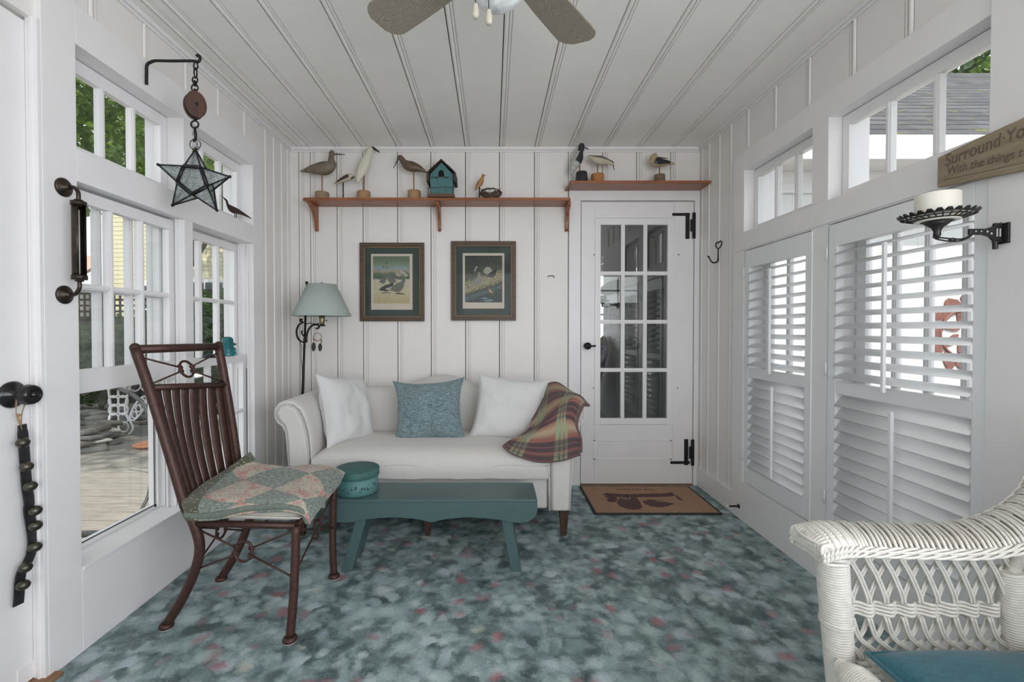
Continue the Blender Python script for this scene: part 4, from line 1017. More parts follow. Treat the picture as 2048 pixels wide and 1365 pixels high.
# ---------------------------------------------------------------- framed prints
frame_m = wood('walnut_frame', (0.055, 0.03, 0.018), (0.13, 0.075, 0.04), axis=0, rough=0.4)
gold = plain('frame_gilt_lip', (0.22, 0.15, 0.09), 0.45, metal=0.3)
mat_green = plain('green_mount', (0.038, 0.058, 0.052), 0.85, var=0.06)
paper = plain('cream_paper', (0.56, 0.50, 0.42), 0.8, var=0.04)
def print_mat(kind):
    m, nt, b = nm('print_'+kind); v = coords(nt)
    sp = node(nt, 'ShaderNodeSeparateXYZ'); lk(nt, v, sp.inputs[0])
    n_ = noise(nt, v, 28, 5, 0.65); nf = noise(nt, v, 160, 3, 0.7)
    z = math_(nt, 'ADD', sp.outputs[2], math_(nt, 'MULTIPLY_ADD', n_.outputs['Fac'], 0.05, -0.025))
    if kind == 'quail':
        c = ramp(nt, math_(nt, 'DIVIDE', z, 0.31), [(0.0, (0.44, 0.37, 0.23)), (0.30, (0.50, 0.46, 0.33)), (0.54, (0.48, 0.47, 0.37)), (0.58, (0.09, 0.12, 0.095)), (0.69, (0.12, 0.16, 0.11)), (0.73, (0.34, 0.27, 0.20)), (0.80, (0.24, 0.31, 0.35)), (0.88, (0.20, 0.26, 0.19)), (1.0, (0.12, 0.17, 0.11))])
        c = mixc(nt, 0.35, c, ramp(nt, nf.outputs['Fac'], [(0.4, (0.12, 0.12, 0.10)), (0.6, (0.75, 0.75, 0.6))]), 'OVERLAY')
    else:
        x = math_(nt, 'MULTIPLY', sp.outputs[0], -0.35); zz = math_(nt, 'ADD', z, x)
        c = ramp(nt, math_(nt, 'DIVIDE', zz, 0.31), [(0.0, (0.055, 0.07, 0.07)), (0.08, (0.09, 0.14, 0.16)), (0.15, (0.06, 0.065, 0.05)), (0.26, (0.30, 0.27, 0.16)), (0.40, (0.26, 0.25, 0.17)), (0.50, (0.09, 0.10, 0.075)), (0.75, (0.055, 0.06, 0.055)), (1.0, (0.035, 0.042, 0.042))])
        c = mixc(nt, 0.7, c, ramp(nt, nf.outputs['Fac'], [(0.42, (0.05, 0.05, 0.05)), (0.58, (0.85, 0.85, 0.8))]), 'OVERLAY')
    lk(nt, c, b.inputs['Base Color']); b.inputs['Roughness'].default_value = 0.8; return m
def picture(label, x0, y0, x1, y1, tilt, px, kind, birds):
    """px frame outer corners; px tuple: mount inner window (paper) in pixels; birds: list of (points px, colour)"""
    Y = WB-0.004
    A, B_ = on_y(x0, y0, Y-0.02), on_y(x1, y1, Y-0.02); c = (A+B_)/2
    t = thing('framed_print', label, 'picture', (c.x, Y, B_.z), 'framed game bird prints')
    w, h = B_.x-A.x, A.z-B_.z; fw = 0.042
    def ring(mb, xa, xb, za, zb, wd, ya, yb):
        for q in (((xa, ya, za), (xb, yb, za+wd)), ((xa, ya, zb-wd), (xb, yb, zb)), ((xa, ya, za+wd), (xa+wd, yb, zb-wd)), ((xb-wd, ya, za+wd), (xb, yb, zb-wd))): mb.box(*q)
    mb = MB(); ring(mb, A.x, B_.x, B_.z, A.z, 0.030, Y-0.022, Y-0.002); ring(mb, A.x+0.010, B_.x-0.010, B_.z+0.010, A.z-0.010, 0.012, Y-0.026, Y-0.022); mb.build('frame', frame_m, t, bevel=0.002)
    mb = MB(); ring(mb, A.x+0.030, B_.x-0.030, B_.z+0.030, A.z-0.030, 0.006, Y-0.019, Y-0.002); mb.build('gilt_lip', gold, t, bevel=0.001)
    pa, pb = on_y(px[0], px[1], Y), on_y(px[2], px[3], Y)
    mb = MB(); mb.box((A.x+0.034, Y-0.006, B_.z+0.034), (B_.x-0.034, Y-0.003, A.z-0.034)); mb.build('mount', mat_green, t)
    mb = MB(); mb.box((pa.x, Y-0.0068, pb.z), (pb.x, Y-0.0061, pa.z)); mb.build('paper', paper, t)
    ia, ib = on_y(px[4], px[5], Y), on_y(px[6], px[7], Y)
    mb = MB(); mb.box((ia.x, Y-0.0074, ib.z), (ib.x, Y-0.0069, ia.z)); im = mb.build('art_print', print_mat(kind), t)
    # give the print its own coordinate origin at its lower left corner
    d = V((ia.x, Y, ib.z)); off = d-(V(t.location)+V(im.location)); im.data.transform(Matrix.Translation(-off)); im.location = V(im.location)+off
    mats = {}; mb = MB(); ml = []
    for poly, col in birds:
        if col not in ml: ml.append(col)
        k = 0.00010*(len(mb.f) % 23)
        mb.prism([on_y(a, b_, Y-0.0076-k) for a, b_ in poly], (0, 0.0001, 0), ml.index(col))
    mb.build('printed_birds', [plain('ink_%d_%d_%d' % tuple(int(c_*100) for c_ in col), col, 0.8, var=0.3, scale=150) for col in ml], t)
    mb = MB(); mb.box((A.x+0.031, Y-0.0155, B_.z+0.031), (B_.x-0.031, Y-0.0145, A.z-0.031)); mb.build('glazing', glassy('picture_glass', (1, 1, 1), 1.35, 0.4), t)
    return t
dkk, mid, pal, rus = (0.05, 0.055, 0.06), (0.14, 0.14, 0.12), (0.40, 0.38, 0.31), (0.16, 0.08, 0.05)
def bpoly(cx, cy, L, H, ang=0, head=1):
    """quail silhouette in pixels: tail at -L/2, head at +L/2"""
    o = [(-0.62, 0.28), (-0.35, -0.12), (-0.05, -0.42), (0.25, -0.52), (0.38, -0.80), (0.50, -0.92), (0.60, -0.78), (0.58, -0.58), (0.50, -0.30), (0.42, 0.08), (0.20, 0.40), (-0.10, 0.46), (-0.35, 0.36)]
    out = []
    for x, y in o:
        x, y = x*L*head, y*H; out.append((cx+x*math.cos(ang)-y*math.sin(ang), cy+x*math.sin(ang)+y*math.cos(ang)))
    return out
def q1(x, y): return (710+x/7.8, 475+y/7.8)
def legs(cx, cy, h): return [([(cx-1.2, cy), (cx-0.8, cy), (cx-0.8, cy+h), (cx-1.2, cy+h)], dkk), ([(cx+1.0, cy), (cx+1.4, cy), (cx+1.4, cy+h), (cx+1.0, cy+h)], dkk)]
qb = []
for x, y, L, H, hd, c1 in ((490, 790, 26, 15, 1, dkk), (665, 780, 26, 21, 1, mid), (440, 670, 13, 15, 1, mid), (570, 665, 17, 15, -1, mid), (675, 570, 12, 13, -1, (0.32, 0.27, 0.20)), (770, 580, 13, 10, -1, pal)):
    cx, cy_ = q1(x, y); qb.append((bpoly(cx, cy_, L, H, 0, hd), c1)); qb.append((bpoly(cx+0.14*L*hd, cy_+H*0.12, L*0.42, H*0.42, 0.2*hd, hd), pal if c1 != pal else mid)); qb += legs(cx+1*hd, cy_+H*0.38, 3)
for x, y in ((440, 460), (495, 405), (500, 475)):
    cx, cy_ = q1(x, y); qb.append(([(cx-3, cy_-2.4), (cx, cy_-0.6), (cx+2.8, cy_-1.6), (cx+1, cy_+0.6), (cx+1.6, cy_+2.4), (cx-0.6, cy_+0.8)], dkk))
qb.append(([q1(400, 868), q1(470, 860), q1(570, 862), q1(560, 870), q1(420, 876)], dkk)); qb.append(([q1(610, 872), q1(700, 866), q1(780, 882), q1(760, 892), q1(650, 886)], dkk))
picture('framed print of quails on sandy ground, left of the two game bird pictures', 719, 485.5, 848.5, 643, 0, (742.5, 508.5, 825.5, 620, 746.5, 513, 820, 607.5), 'quail', qb)
def q2(x, y): return (820+x/7.58, 470+y/7.58)
tb2 = []
fan = [q2(1180, 600)]+[q2(1180-68*math.cos(a), 575-90*math.sin(a)) for a in [PI*i/10*0.95 for i in range(11)]]+[q2(1250, 600)]
tb2.append((fan, (0.36, 0.35, 0.30))); 
c_, d_ = q2(1240, 600); tb2.append((bpoly(c_, d_, 17, 13, 0, 1), dkk)); tb2.append((bpoly(c_+1.5, d_+1.5, 9, 6, 0, 1), pal)); tb2 += legs(c_, d_+5, 3)
c_, d_ = q2(1035, 690); tb2.append((bpoly(c_, d_, 22, 14, -0.75, 1), (0.22, 0.215, 0.19))); tb2.append((bpoly(c_+1, d_, 12, 7, -0.75, 1), pal)); tb2 += legs(c_+1, d_+6, 4)
c_, d_ = q2(1230, 860); tb2.append((bpoly(c_, d_, 13, 8, 0.35, -1), (0.20, 0.13, 0.07))); tb2.append((bpoly(c_-1, d_, 7, 4, 0.35, -1), (0.42, 0.33, 0.18))); tb2 += legs(c_, d_+3, 3)
c_, d_ = q2(1000, 530); tb2.append(([(c_-2, d_+5), (c_-3, d_), (c_-1, d_-5), (c_+2.5, d_-8), (c_+3, d_-4), (c_, d_-2), (c_-0.5, d_+2)], pal))
for a, b_, w_ in ((1060, 960, 130), (1080, 1000, 170), (1170, 985, 100)): tb2.append(([q2(a, b_), q2(a+w_*0.5, b_-10), q2(a+w_, b_+8), q2(a+w_*0.6, b_+16)], (0.16, 0.26, 0.30)))
picture('framed print of turkeys by a pool, right of the two game bird pictures', 902, 482.5, 1032, 641.5, 0, (925.5, 507, 1008.5, 617.5, 930, 512, 1004.5, 605.5), 'turkey', tb2)

# ---------------------------------------------------------------- small hooks on the walls
hk = on_y(1101, 553, WB); mb = MB()
mb.tube(smooth_path([hk+V((-0.022, -0.002, 0)), hk+V((0, -0.016, 0.002)), hk+V((0.018, -0.022, 0.0)), hk+V((0.022, -0.024, -0.014))], 10), 0.0026, 8)
tag(mb.build('cup_hook', black_iron), 'tiny dark screw hook in the back wall between turkey print and door', 'hook')
hx = WR-0.005
def H(px, py, x=hx): return on_x(px, py, x)
mb = MB(); c = H(1437, 501)
pts = [H(1437, 497)]+[H(*p) for p in ((1434, 497), (1431.5, 492), (1432.5, 486), (1435, 484.5), (1437, 487), (1439.5, 482.5), (1442.5, 483), (1443, 488), (1440.5, 494), (1437.5, 497.5))]
mb.tube(smooth_path(pts, 40), 0.0032, 8)
a_ = H(1437, 497); b_ = H(1437, 519)
mb.tube([a_, b_+V((-0.002, 0, 0))], 0.0048, 8)
mb.tube(smooth_path([b_, b_+V((-0.012, 0, -0.018)), b_+V((-0.040, -0.0, -0.020)), b_+V((-0.058, 0.0, 0.004)), b_+V((-0.064, 0.0, 0.018)), b_+V((-0.072, 0, 0.018))], 20), 0.0048, 8)
tag(mb.build('coat_hook', black_iron), 'black iron hook with heart-shaped top on the right wall by the door', 'hook')
ds = on_x(1474, 1014.5, WR-0.022)
mb = MB(); p0 = V((WR-0.017, ds.y, 0.055)); p1 = p0+V((-0.075, 0.0, 0.0))
p0 = on_x(1478, 1013, WR-0.017); p1 = p0+V((-0.078, 0.0, -0.004))
mb.lathe([(0.013, 0), (0.013, 0.004), (0.0055, 0.008), (0.005, 0.062)], p0, 12, axis=(-1, 0, 0))
st = mb.build('door_stop', black_iron); tag(st, 'small black door stop with white tip low on the right wall', 'door stop')
mb = MB(); mb.lathe([(0.0075, 0.062), (0.0085, 0.066), (0.0085, 0.078), (0.006, 0.082)], p0, 12, axis=(-1, 0, 0)); mb.build('rubber_tip', plain('cream_rubber', (0.62, 0.60, 0.52), 0.6), st)
# ---------------------------------------------------------------- camel-back sofa
linen = fabric('oatmeal_linen', (0.62, 0.605, 0.58), weave=700, var=0.03, bs=0.2)
linen_seam = fabric('linen_piping', (0.52, 0.51, 0.49), weave=700, var=0.03)
walnut = wood('walnut_leg', (0.035, 0.018, 0.012), (0.085, 0.045, 0.03), axis=2, rough=0.35)
SF, SBk = 2.40, 3.06
sofa = thing('camelback_sofa', 'off-white rolled-arm camelback sofa against the back wall', 'sofa', (-0.333, 2.75, 0))
IN, CEN = -0.968, -0.333
arm_o = [(-0.968, 0.145), (-0.966, 0.30), (-0.968, 0.46), (-0.975, 0.55), (-0.992, 0.635), (-1.022, 0.70), (-1.065, 0.735), (-1.110, 0.742), (-1.148, 0.728), (-1.172, 0.695), (-1.174, 0.655), (-1.158, 0.622), (-1.132, 0.600), (-1.116, 0.57), (-1.108, 0.50), (-1.100, 0.40), (-1.092, 0.28), (-1.086, 0.145)]
def arm(side):
    def X(x): return x if side < 0 else 2*CEN-x
    N = len(arm_o); ysec = [SF+0.02, SF+0.004, SF+0.010, SF+0.05, SF+0.3, SBk-0.1, SBk-0.02]
    kk = [0.80, 0.90, 0.985, 1.0, 1.0, 1.0, 0.97]
    cx = -1.045; mb = MB()
    for y, k_ in zip(ysec, kk):
        for (x, z) in arm_o:
            zz = z if z < 0.2 else 0.60+(z-0.60)*k_ if z > 0.6 else z
            xx = cx+(x-cx)*k_
            if z > 0.6: xx = -1.085+(x+1.085)*k_
            mb.v.append(V((X(xx), y, zz)))
    for i in range(len(ysec)-1):
        for j in range(N): mb.face((i*N+j, i*N+(j+1) % N, (i+1)*N+(j+1) % N, (i+1)*N+j), 0, True)
    mb.face(list(range(N))[::-1], 0); mb.face([(len(ysec)-1)*N+j for j in range(N)], 0)
    o = mb.build('arm', linen, sofa)
    # front facing panel with piping and pleats around the scroll
    po = [(-0.985, 0.15), (-0.985, 0.45), (-0.998, 0.56), (-1.020, 0.64), (-1.055, 0.70), (-1.10, 0.718), (-1.135, 0.705), (-1.150, 0.675), (-1.138, 0.642), (-1.108, 0.612), (-1.094, 0.57), (-1.086, 0.48), (-1.078, 0.30), (-1.072, 0.15)]
    mb = MB(); mb.prism([(X(x*0.985-0.0155), SF-0.012, z) for x, z in po], (0, 0.03, 0)); mb.build('front_panel', linen, sofa, bevel=0.010)
    mb = MB(); pp = smooth_path([(X(x), SF+0.001, z) for x, z in po], 60); mb.tube(pp, 0.0045, 6); mb.build('piping', linen_seam, sofa)
    mb = MB()
    for i in range(9):
        a = PI*0.08+PI*1.15*i/8; c = V((X(-1.100), SF+0.012, 0.662)); d1 = V((math.cos(a)*(1 if side < 0 else -1), 0, math.sin(a)))
        mb.tube([c+d1*0.052+V((0, -0.004, 0)), c+d1*0.070+V((0, 0.004, 0)), c+d1*0.078+V((0, 0.05, 0))], [0.0022, 0.004, 0.001], 6)
    mb.build('pleat', linen, sofa)
arm(-1); arm(1)
# back with camel hump
def backz(x): return 0.738+0.078*math.exp(-((x-CEN-0.0)/0.20)**2) - 0.05*max(0, (abs(x-CEN)-0.55)/0.15)**2
mb = MB(); n = 60; prof = [(-0.005, 0.30), (0.0, 0.45), (0.004, 0.75), (0.015, 0.93), (0.045, 0.99), (0.085, 1.0), (0.12, 0.98), (0.145, 0.90), (0.15, 0.6), (0.15, 0.15)]
for i in range(n+1):
    x = IN-0.06+(2*(CEN-IN)+0.12)*i/n
    for (dy, k_) in prof:
        z = backz(x)*k_ if k_ > 0.5 else k_; mb.v.append(V((x, 2.905+dy+0.035*(k_), z)))
m_ = len(prof)
for i in range(n):
    for j in range(m_-1): mb.face((i*m_+j, (i+1)*m_+j, (i+1)*m_+j+1, i*m_+j+1), 0, True)
mb.face([j for j in range(m_)]); mb.face([n*m_+j for j in range(m_)][::-1])
mb.build('backrest', linen, sofa)
# seat base and front rail
mb = MB(); mb.box((IN+0.002, SF+0.03, 0.145), (2*CEN-IN-0.002, SBk-0.02, 0.322)); mb.box((IN-0.05, SF+0.2, 0.145), (2*CEN-IN+0.05, SBk, 0.30)); mb.build('seat_base', linen, sofa, bevel=0.015)
# bench cushion
cxa, cxb, cya, cyb, cza, czb = IN+0.003, 2*CEN-IN-0.003, SF-0.012, 2.945, 0.323, 0.462
def cush(mbx, xa, xb, ya, yb, za, zb, crown, nx, ny, rf=0.035):
    def top(u, v):
        x = xa+(xb-xa)*u; y = ya+(yb-ya)*v
        e_ = min(1, min(u, 1-u)*(xb-xa)/0.09)*1.0; f_ = min(1, min(v, 1-v)*(yb-ya)/0.09)
        s_ = math.sin(e_*PI/2)**0.6*math.sin(f_*PI/2)**0.6
        return x, y, zb-0.03+(0.03+crown*math.sin(PI*u)**0.3*math.sin(PI*v)**0.5)*s_
    mbx.grid(top, nx, ny, uvs=False)
    def side(u, v):
        per = [(xa, ya), (xb, ya), (xb, yb), (xa, yb), (xa, ya)]
        s_ = u*4; i = min(int(s_), 3); f_ = s_-i; x = per[i][0]+(per[i+1][0]-per[i][0])*f_; y = per[i][1]+(per[i+1][1]-per[i][1])*f_
        b_ = 0.011*math.sin(PI*v); nx_, ny_ = ((0, -1), (1, 0), (0, 1), (-1, 0))[i]
        return x+nx_*b_, y+ny_*b_, za+(zb-0.03-za)*v
    mbx.grid(side, 160, 6, uvs=False)
    mbx.face([len(mbx.v)+j for j in range(4)]); mbx.v += [V((xa, ya, za)), V((xa, yb, za)), V((xb, yb, za)), V((xb, ya, za))]
mb = MB(); cush(mb, cxa, cxb, cya, cyb, cza, czb, 0.018, 80, 30); mb.build('seat_cushion', linen, sofa)
mb = MB()
wob = lambda x: 0.004*math.sin(x*9)+0.003*math.sin(x*23)
mb.tube([(cxa+(cxb-cxa)*i/60, cya-0.006, cza+0.082+wob(cxa+(cxb-cxa)*i/60)*1.3-0.012) for i in range(61)], 0.0042, 6)
mb.tube([(cxa+(cxb-cxa)*i/60, cya-0.006, cza+0.006+wob(i*0.05)*0.4) for i in range(61)], 0.0042, 6)
mb.build('cushion_piping', linen_seam, sofa)
for (px, py, Y, lab) in ((1127, 1072, 2.44, 1), (856, 1070, 2.44, 1), (605, 1070, 2.44, 1)):
    p = on_y(px, py, Y); mb = MB(); k = len(mb.v)
    for z, w_ in ((0.147, 0.026), (0.0, 0.014)):
        for a, b_ in ((-1, -1), (1, -1), (1, 1), (-1, 1)): mb.v.append(V((p.x+a*w_, Y+b_*w_, z)))
    mb.face((0, 1, 2, 3)); mb.face((7, 6, 5, 4)); [mb.face((j, j+4, (j+1) % 4+4, (j+1) % 4)) for j in range(4)]
    mb.build('leg', walnut, sofa, bevel=0.002)
for x in (-1.03, 0.36):
    mb = MB(); mb.tube([(x, 3.0, 0.147), (x, 3.03, 0.0)], [0.026, 0.016], 4); mb.build('leg', walnut, sofa)

def pillow(label, cat, c, w, h, t_, rot, mat, seed, group=None, lean=0.0, roll=0.0, cornerpt=0.06, name='throw_pillow'):
    """rot: heading (0 faces the camera, -Y); lean: tilt back; roll: in plane"""
    M = Matrix.Translation(V(c)) @ Matrix.Rotation(rot, 4, 'Z') @ Matrix.Rotation(-lean, 4, 'X') @ Matrix.Rotation(roll, 4, 'Y')
    rnd = V((seed*1.7, seed*0.9, seed*2.3)); mb = MB()
    def f(s_):
        def g(u, v):
            a, b_ = u*2-1, v*2-1
            pin = 1-0.075*(1-abs(a)**2.2)*abs(b_)**3 ; pin2 = 1-0.075*(1-abs(b_)**2.2)*abs(a)**3
            x = a*w/2*pin2*(1+cornerpt*(abs(a*b_))**4); z = b_*h/2*pin*(1+cornerpt*(abs(a*b_))**4)
            d = (max(0, (1-abs(a)**2.6))*max(0, (1-abs(b_)**2.6)))**0.46
            n_ = mnoise.noise(V((a*1.6, b_*1.6, s_*2))+rnd)*0.020*d + mnoise.noise(V((a*4, b_*4, s_))+rnd)*0.007*d
            wr = 0.006*math.sin((a+b_)*9+seed)*abs(a*b_)*d**0.5
            zz = z - 0.012*(1-b_)*0.5*0
            return M @ V((x, -s_*(d*t_/2+n_+wr) , zz))
        return g
    mb.grid(f(1), 40, 40, uvs=False); mb.grid(f(-1), 40, 40, uvs=False)
    o = mb.build(name, mat, origin=c)
    tag(o, label, cat, group)
    mb = MB(); pts = []
    for i in range(160):
        s_ = i/40; k = int(s_) % 4; f_ = s_-int(s_); u, v = ((f_, 0), (1, f_), (1-f_, 1), (0, 1-f_))[k]
        pts.append(f(1)(u, v))
    mb.tube(pts, 0.0028, 5, closed=True); mb.build('seam', mat, o)
    return o
pillow('white linen throw pillow leaning on the left sofa arm', 'pillow', on_y(693, 819, 2.70), 0.37, 0.41, 0.15, math.radians(66), linen_w := fabric('white_linen_pillow', (0.66, 0.655, 0.65), weave=600, var=0.03, bs=0.2), 1, 'white sofa pillows', lean=0.30, roll=math.radians(6))
tealf = fabric('teal_tweed', (0.12, 0.185, 0.20), weave=260, var=0.16, bs=0.5, thread=(0.27, 0.36, 0.375))
pillow('teal tweed throw pillow in the middle of the sofa', 'pillow', on_y(858, 822, 2.73), 0.405, 0.355, 0.15, math.radians(-2), tealf, 2, None, lean=0.28, roll=math.radians(-3.5), cornerpt=0.10)
pillow('white linen throw pillow leaning back beside the plaid blanket', 'pillow', on_y(1018, 818, 2.74), 0.42, 0.385, 0.15, math.radians(-6), linen_w, 3, 'white sofa pillows', lean=0.24, roll=math.radians(6))

# ---------------------------------------------------------------- plaid blanket over the right arm
def plaid():
    m, nt, b = nm('plaid_wool'); uv = node(nt, 'ShaderNodeUVMap'); sp = node(nt, 'ShaderNodeSeparateXYZ'); lk(nt, uv.outputs[0], sp.inputs[0])
    du, rp, tn, gr, pl = (0.085, 0.055, 0.062), (0.25, 0.105, 0.085), (0.38, 0.285, 0.19), (0.26, 0.33, 0.20), (0.20, 0.115, 0.115)
    vfr = math_(nt, 'FRACT', math_(nt, 'MULTIPLY', sp.outputs[1], 3.1))
    c = ramp(nt, vfr, [(0.0, du), (0.07, du), (0.09, rp), (0.28, tn), (0.36, tn), (0.52, rp), (0.60, rp), (0.63, du), (0.74, du), (0.76, pl), (0.78, du), (0.88, du), (0.90, rp), (1.0, du)])
    ufr = math_(nt, 'FRACT', math_(nt, 'MULTIPLY', sp.outputs[0], 2.4))
    g = ramp(nt, ufr, [(0.0, (0,0,0)), (0.30, (0,0,0)), (0.32, (1,1,1)), (0.40, (1,1,1)), (0.42, (0.25,)*3), (0.45, (0.25,)*3), (0.47, (1,1,1)), (0.52, (1,1,1)), (0.54, (0.2,)*3), (0.57, (0.2,)*3), (0.59, (1,1,1)), (0.66, (1,1,1)), (0.68, (0,0,0))])
    isd = ramp(nt, vfr, [(0.0, (0.3,)*3), (0.08, (0.9,)*3), (0.55, (0.9,)*3), (0.62, (0.25,)*3), (0.90, (0.25,)*3), (0.93, (0.5,)*3)])
    c = mixc(nt, mixc(nt, 1.0, g, isd, 'MULTIPLY'), c, gr)
    n_ = noise(nt, coords(nt), 500, 2); c = mixc(nt, 0.25, c, ramp(nt, n_.outputs['Fac'], [(0.35, (0.15,)*3), (0.65, (0.85,)*3)]), 'OVERLAY')
    lk(nt, c, b.inputs['Base Color']); b.inputs['Roughness'].default_value = 0.95; b.inputs['Sheen Weight'].default_value = 0.05
    bump(nt, b, n_.outputs['Fac'], 0.3, 0.002); return m
def T(px, py, Y): return on_y(px, py, Y)
thr = [
 [T(1076, 800, 2.93), T(1088, 774, 2.93), T(1112, 765, 2.92), T(1136, 779, 2.92), T(1155, 792, 2.90), T(1168, 803, 2.90)],
 [T(1068, 822, 2.78), T(1088, 793, 2.76), T(1112, 782, 2.74), T(1138, 786, 2.72), T(1159, 791, 2.70), T(1174, 806, 2.70)],
 [T(1064, 842, 2.64), T(1086, 816, 2.60), T(1110, 798, 2.56), T(1136, 792, 2.52), T(1160, 794, 2.48), T(1175, 811, 2.48)],
 [T(1058, 858, 2.54), T(1078, 848, 2.50), T(1102, 826, 2.44), T(1126, 808, 2.400), T(1147, 800, 2.385), T(1164, 811, 2.385)],
 [T(1040, 872, 2.50), T(1062, 866, 2.44), T(1092, 852, 2.38), T(1120, 838, 2.37), T(1141, 838, 2.372), T(1151, 848, 2.38)],
 [T(1020, 882, 2.46), T(1044, 884, 2.39), T(1082, 884, 2.365), T(1120, 878, 2.360), T(1148, 872, 2.365), T(1159, 876, 2.38)],
 [T(1006, 892, 2.42), T(1028, 908, 2.372), T(1072, 922, 2.355), T(1118, 921, 2.352), T(1148, 912, 2.36), T(1160, 908, 2.38)],
]
def patch(ctrl, off=V((0, 0, 0)), rip=0.0):
    def g(u, v):
        row = [cr(r, u) for r in ctrl]; p = cr(row, v)
        w_ = rip*math.sin(u*11+v*5)*math.sin(PI*min(1, v*1.2))*(0.4+v)
        return p+V((0, -w_, 0.3*w_))+off
    return g
mb = MB(); g0 = patch(thr, rip=0.006)
mb.grid(lambda u, v: g0(u, v), 60, 70)
g1 = patch(thr, V((0.004, 0.012, -0.012)), rip=0.006)
blank = mb.build('plaid_blanket', plaid(), solid=0.008); tag(blank, 'rust, green and plum plaid wool blanket draped over the right sofa arm', 'blanket')
mb = MB(); mb.grid(lambda u, v: g1(0.02+u*0.965, 0.10+v*0.915), 50, 60); mb.build('folded_layer', plaid(), blank, solid=0.008)
mb = MB()
for k_, o_ in ((0.0, V((0.004, -0.004, 0.002))), (1.0, V((0.008, 0.004, -0.004)))):
    mb.tube([g0(1.0, 0.30+0.68*i/40)+o_ for i in range(41)], 0.006, 8)
mb.tube([g0(i/40, 1.0)+V((0, 0.002, -0.002)) for i in range(41)], 0.006, 8)
mb.build('hem', plain('plum_hem', (0.16, 0.095, 0.10), 0.95), blank)

# ---------------------------------------------------------------- teal bench and round box
bt = plain('bench_teal', (0.060, 0.108, 0.110), 0.38, var=0.07, scale=7, bs=0.06)
ZT = 0.345; fy, by = 2.045, 2.272
bxl, bxr = on_y(650, 1001, fy).x, on_y(1075, 1001, fy).x
bench = thing('low_bench', 'low teal painted wooden bench with scalloped apron in front of the sofa', 'bench', ((bxl+bxr)/2, (fy+by)/2, 0))
mb = MB(); mb.box((bxl, fy-0.002, ZT-0.016), (bxr, by, ZT)); mb.build('seat', bt, bench, bevel=0.003)
ap = []
xc = (bxl+bxr)/2; L = bxr-bxl; d0 = ZT-0.016
prof = [(0.0, 0.0), (0.0, -0.040), (0.012, -0.066), (0.040, -0.088), (0.075, -0.092)]
left = [(bxl+a, d0+b_) for a, b_ in prof]
sc_ = [(0.24, -0.072), (0.33, -0.067), (0.42, -0.074), (0.47, -0.083), (0.497, -0.090)]
mid_ = [(bxl+L*a, d0+b_) for a, b_ in ((0.13, -0.090), (0.17, -0.080),)] + [(bxl+L*a, d0+b_) for a, b_ in sc_]
half = left+mid_; full = half+[(xc, d0-0.092)]+[(2*xc-x, z) for x, z in reversed(half)]
for yy in (fy, by-0.018):
    mb = MB(); mb.prism([(x, yy, z) for x, z in full], (0, 0.018, 0)); mb.build('apron', bt, bench, bevel=0.002)
def bleg(xtop, xbot):
    mb = MB(); th = 0.024
    ys = [fy+0.02, by-0.02]; zt = ZT-0.017
    def q(y, t_): return [V((xtop+(xbot-xtop)*t_-th, y, zt*(1-t_))), V((xtop+(xbot-xtop)*t_+th, y, zt*(1-t_)))]
    o = [(ys[0], 0), (ys[0], 1), (ys[0]+0.055, 1), (ys[0]+0.075, 0.82), ((ys[0]+ys[1])/2, 0.72), (ys[1]-0.075, 0.82), (ys[1]-0.055, 1), (ys[1], 1), (ys[1], 0)]
    A = [q(y, t_)[0] for y, t_ in o]; B_ = [q(y, t_)[1] for y, t_ in o]; n_ = len(o); mb.v = A+B_
    mb.face(list(range(n_))); mb.face(list(range(n_, 2*n_))[::-1])
    for i in range(n_): j = (i+1) % n_; mb.face((i, n_+i, n_+j, j))
    return mb.build('leg', bt, bench, bevel=0.002)
bleg(on_y(732, 1030, 2.066).x, on_y(693, 1146, 2.066).x); bleg(on_y(1006, 1030, 2.066).x, on_y(1033, 1146, 2.066).x)
bc = on_z(712, 975, ZT); bc = V((on_y(713, 985, 2.15).x, 2.160, ZT+0.0008)); rb = 0.101
boxm = plain('shaker_box_teal', (0.035, 0.115, 0.105), 0.6, var=0.25, scale=18)
def boxside():
    m, nt, b = nm('stencilled_box_side'); v = coords(nt)
    n_ = noise(nt, v, 10, 3); base = ramp(nt, n_.outputs['Fac'], [(0.3, (0.055, 0.16, 0.155)), (0.7, (0.10, 0.23, 0.22))])
    vo = node(nt, 'ShaderNodeTexVoronoi'); vo.inputs['Scale'].default_value = 62; lk(nt, v, vo.inputs['Vector'])
    sp = node(nt, 'ShaderNodeSeparateXYZ'); lk(nt, v, sp.inputs[0])
    z = math_(nt, 'SUBTRACT', sp.outputs[2], math_(nt, 'MULTIPLY', math_(nt, 'SINE', math_(nt, 'MULTIPLY', sp.outputs[0], 90)), 0.006))
    band = ramp(nt, z, [(0.020, (0,0,0)), (0.024, (1,1,1)), (0.044, (1,1,1)), (0.048, (0,0,0))])
    leaf = ramp(nt, vo.outputs['Distance'], [(0.32, (1,1,1)), (0.42, (0,0,0))])
    lk(nt, mixc(nt, mixc(nt, 1.0, band, leaf, 'MULTIPLY'), base, (0.022, 0.055, 0.05)), b.inputs['Base Color']); b.inputs['Roughness'].default_value = 0.6; return m
mb = MB(); mb.lathe([(rb-0.004, 0), (rb-0.002, 0.002), (rb-0.002, 0.085), (rb-0.006, 0.086)], bc, 48)
bo = mb.build('round_box', boxside(), origin=bc); tag(bo, 'round teal lidded bentwood box with leaf stencil on the bench', 'box')
mb = MB(); mb.lathe([(rb+0.003, 0.076), (rb+0.004, 0.078), (rb+0.004, 0.108), (rb, 0.111), (0.0, 0.111)], bc, 48); mb.build('lid', boxm, bo)

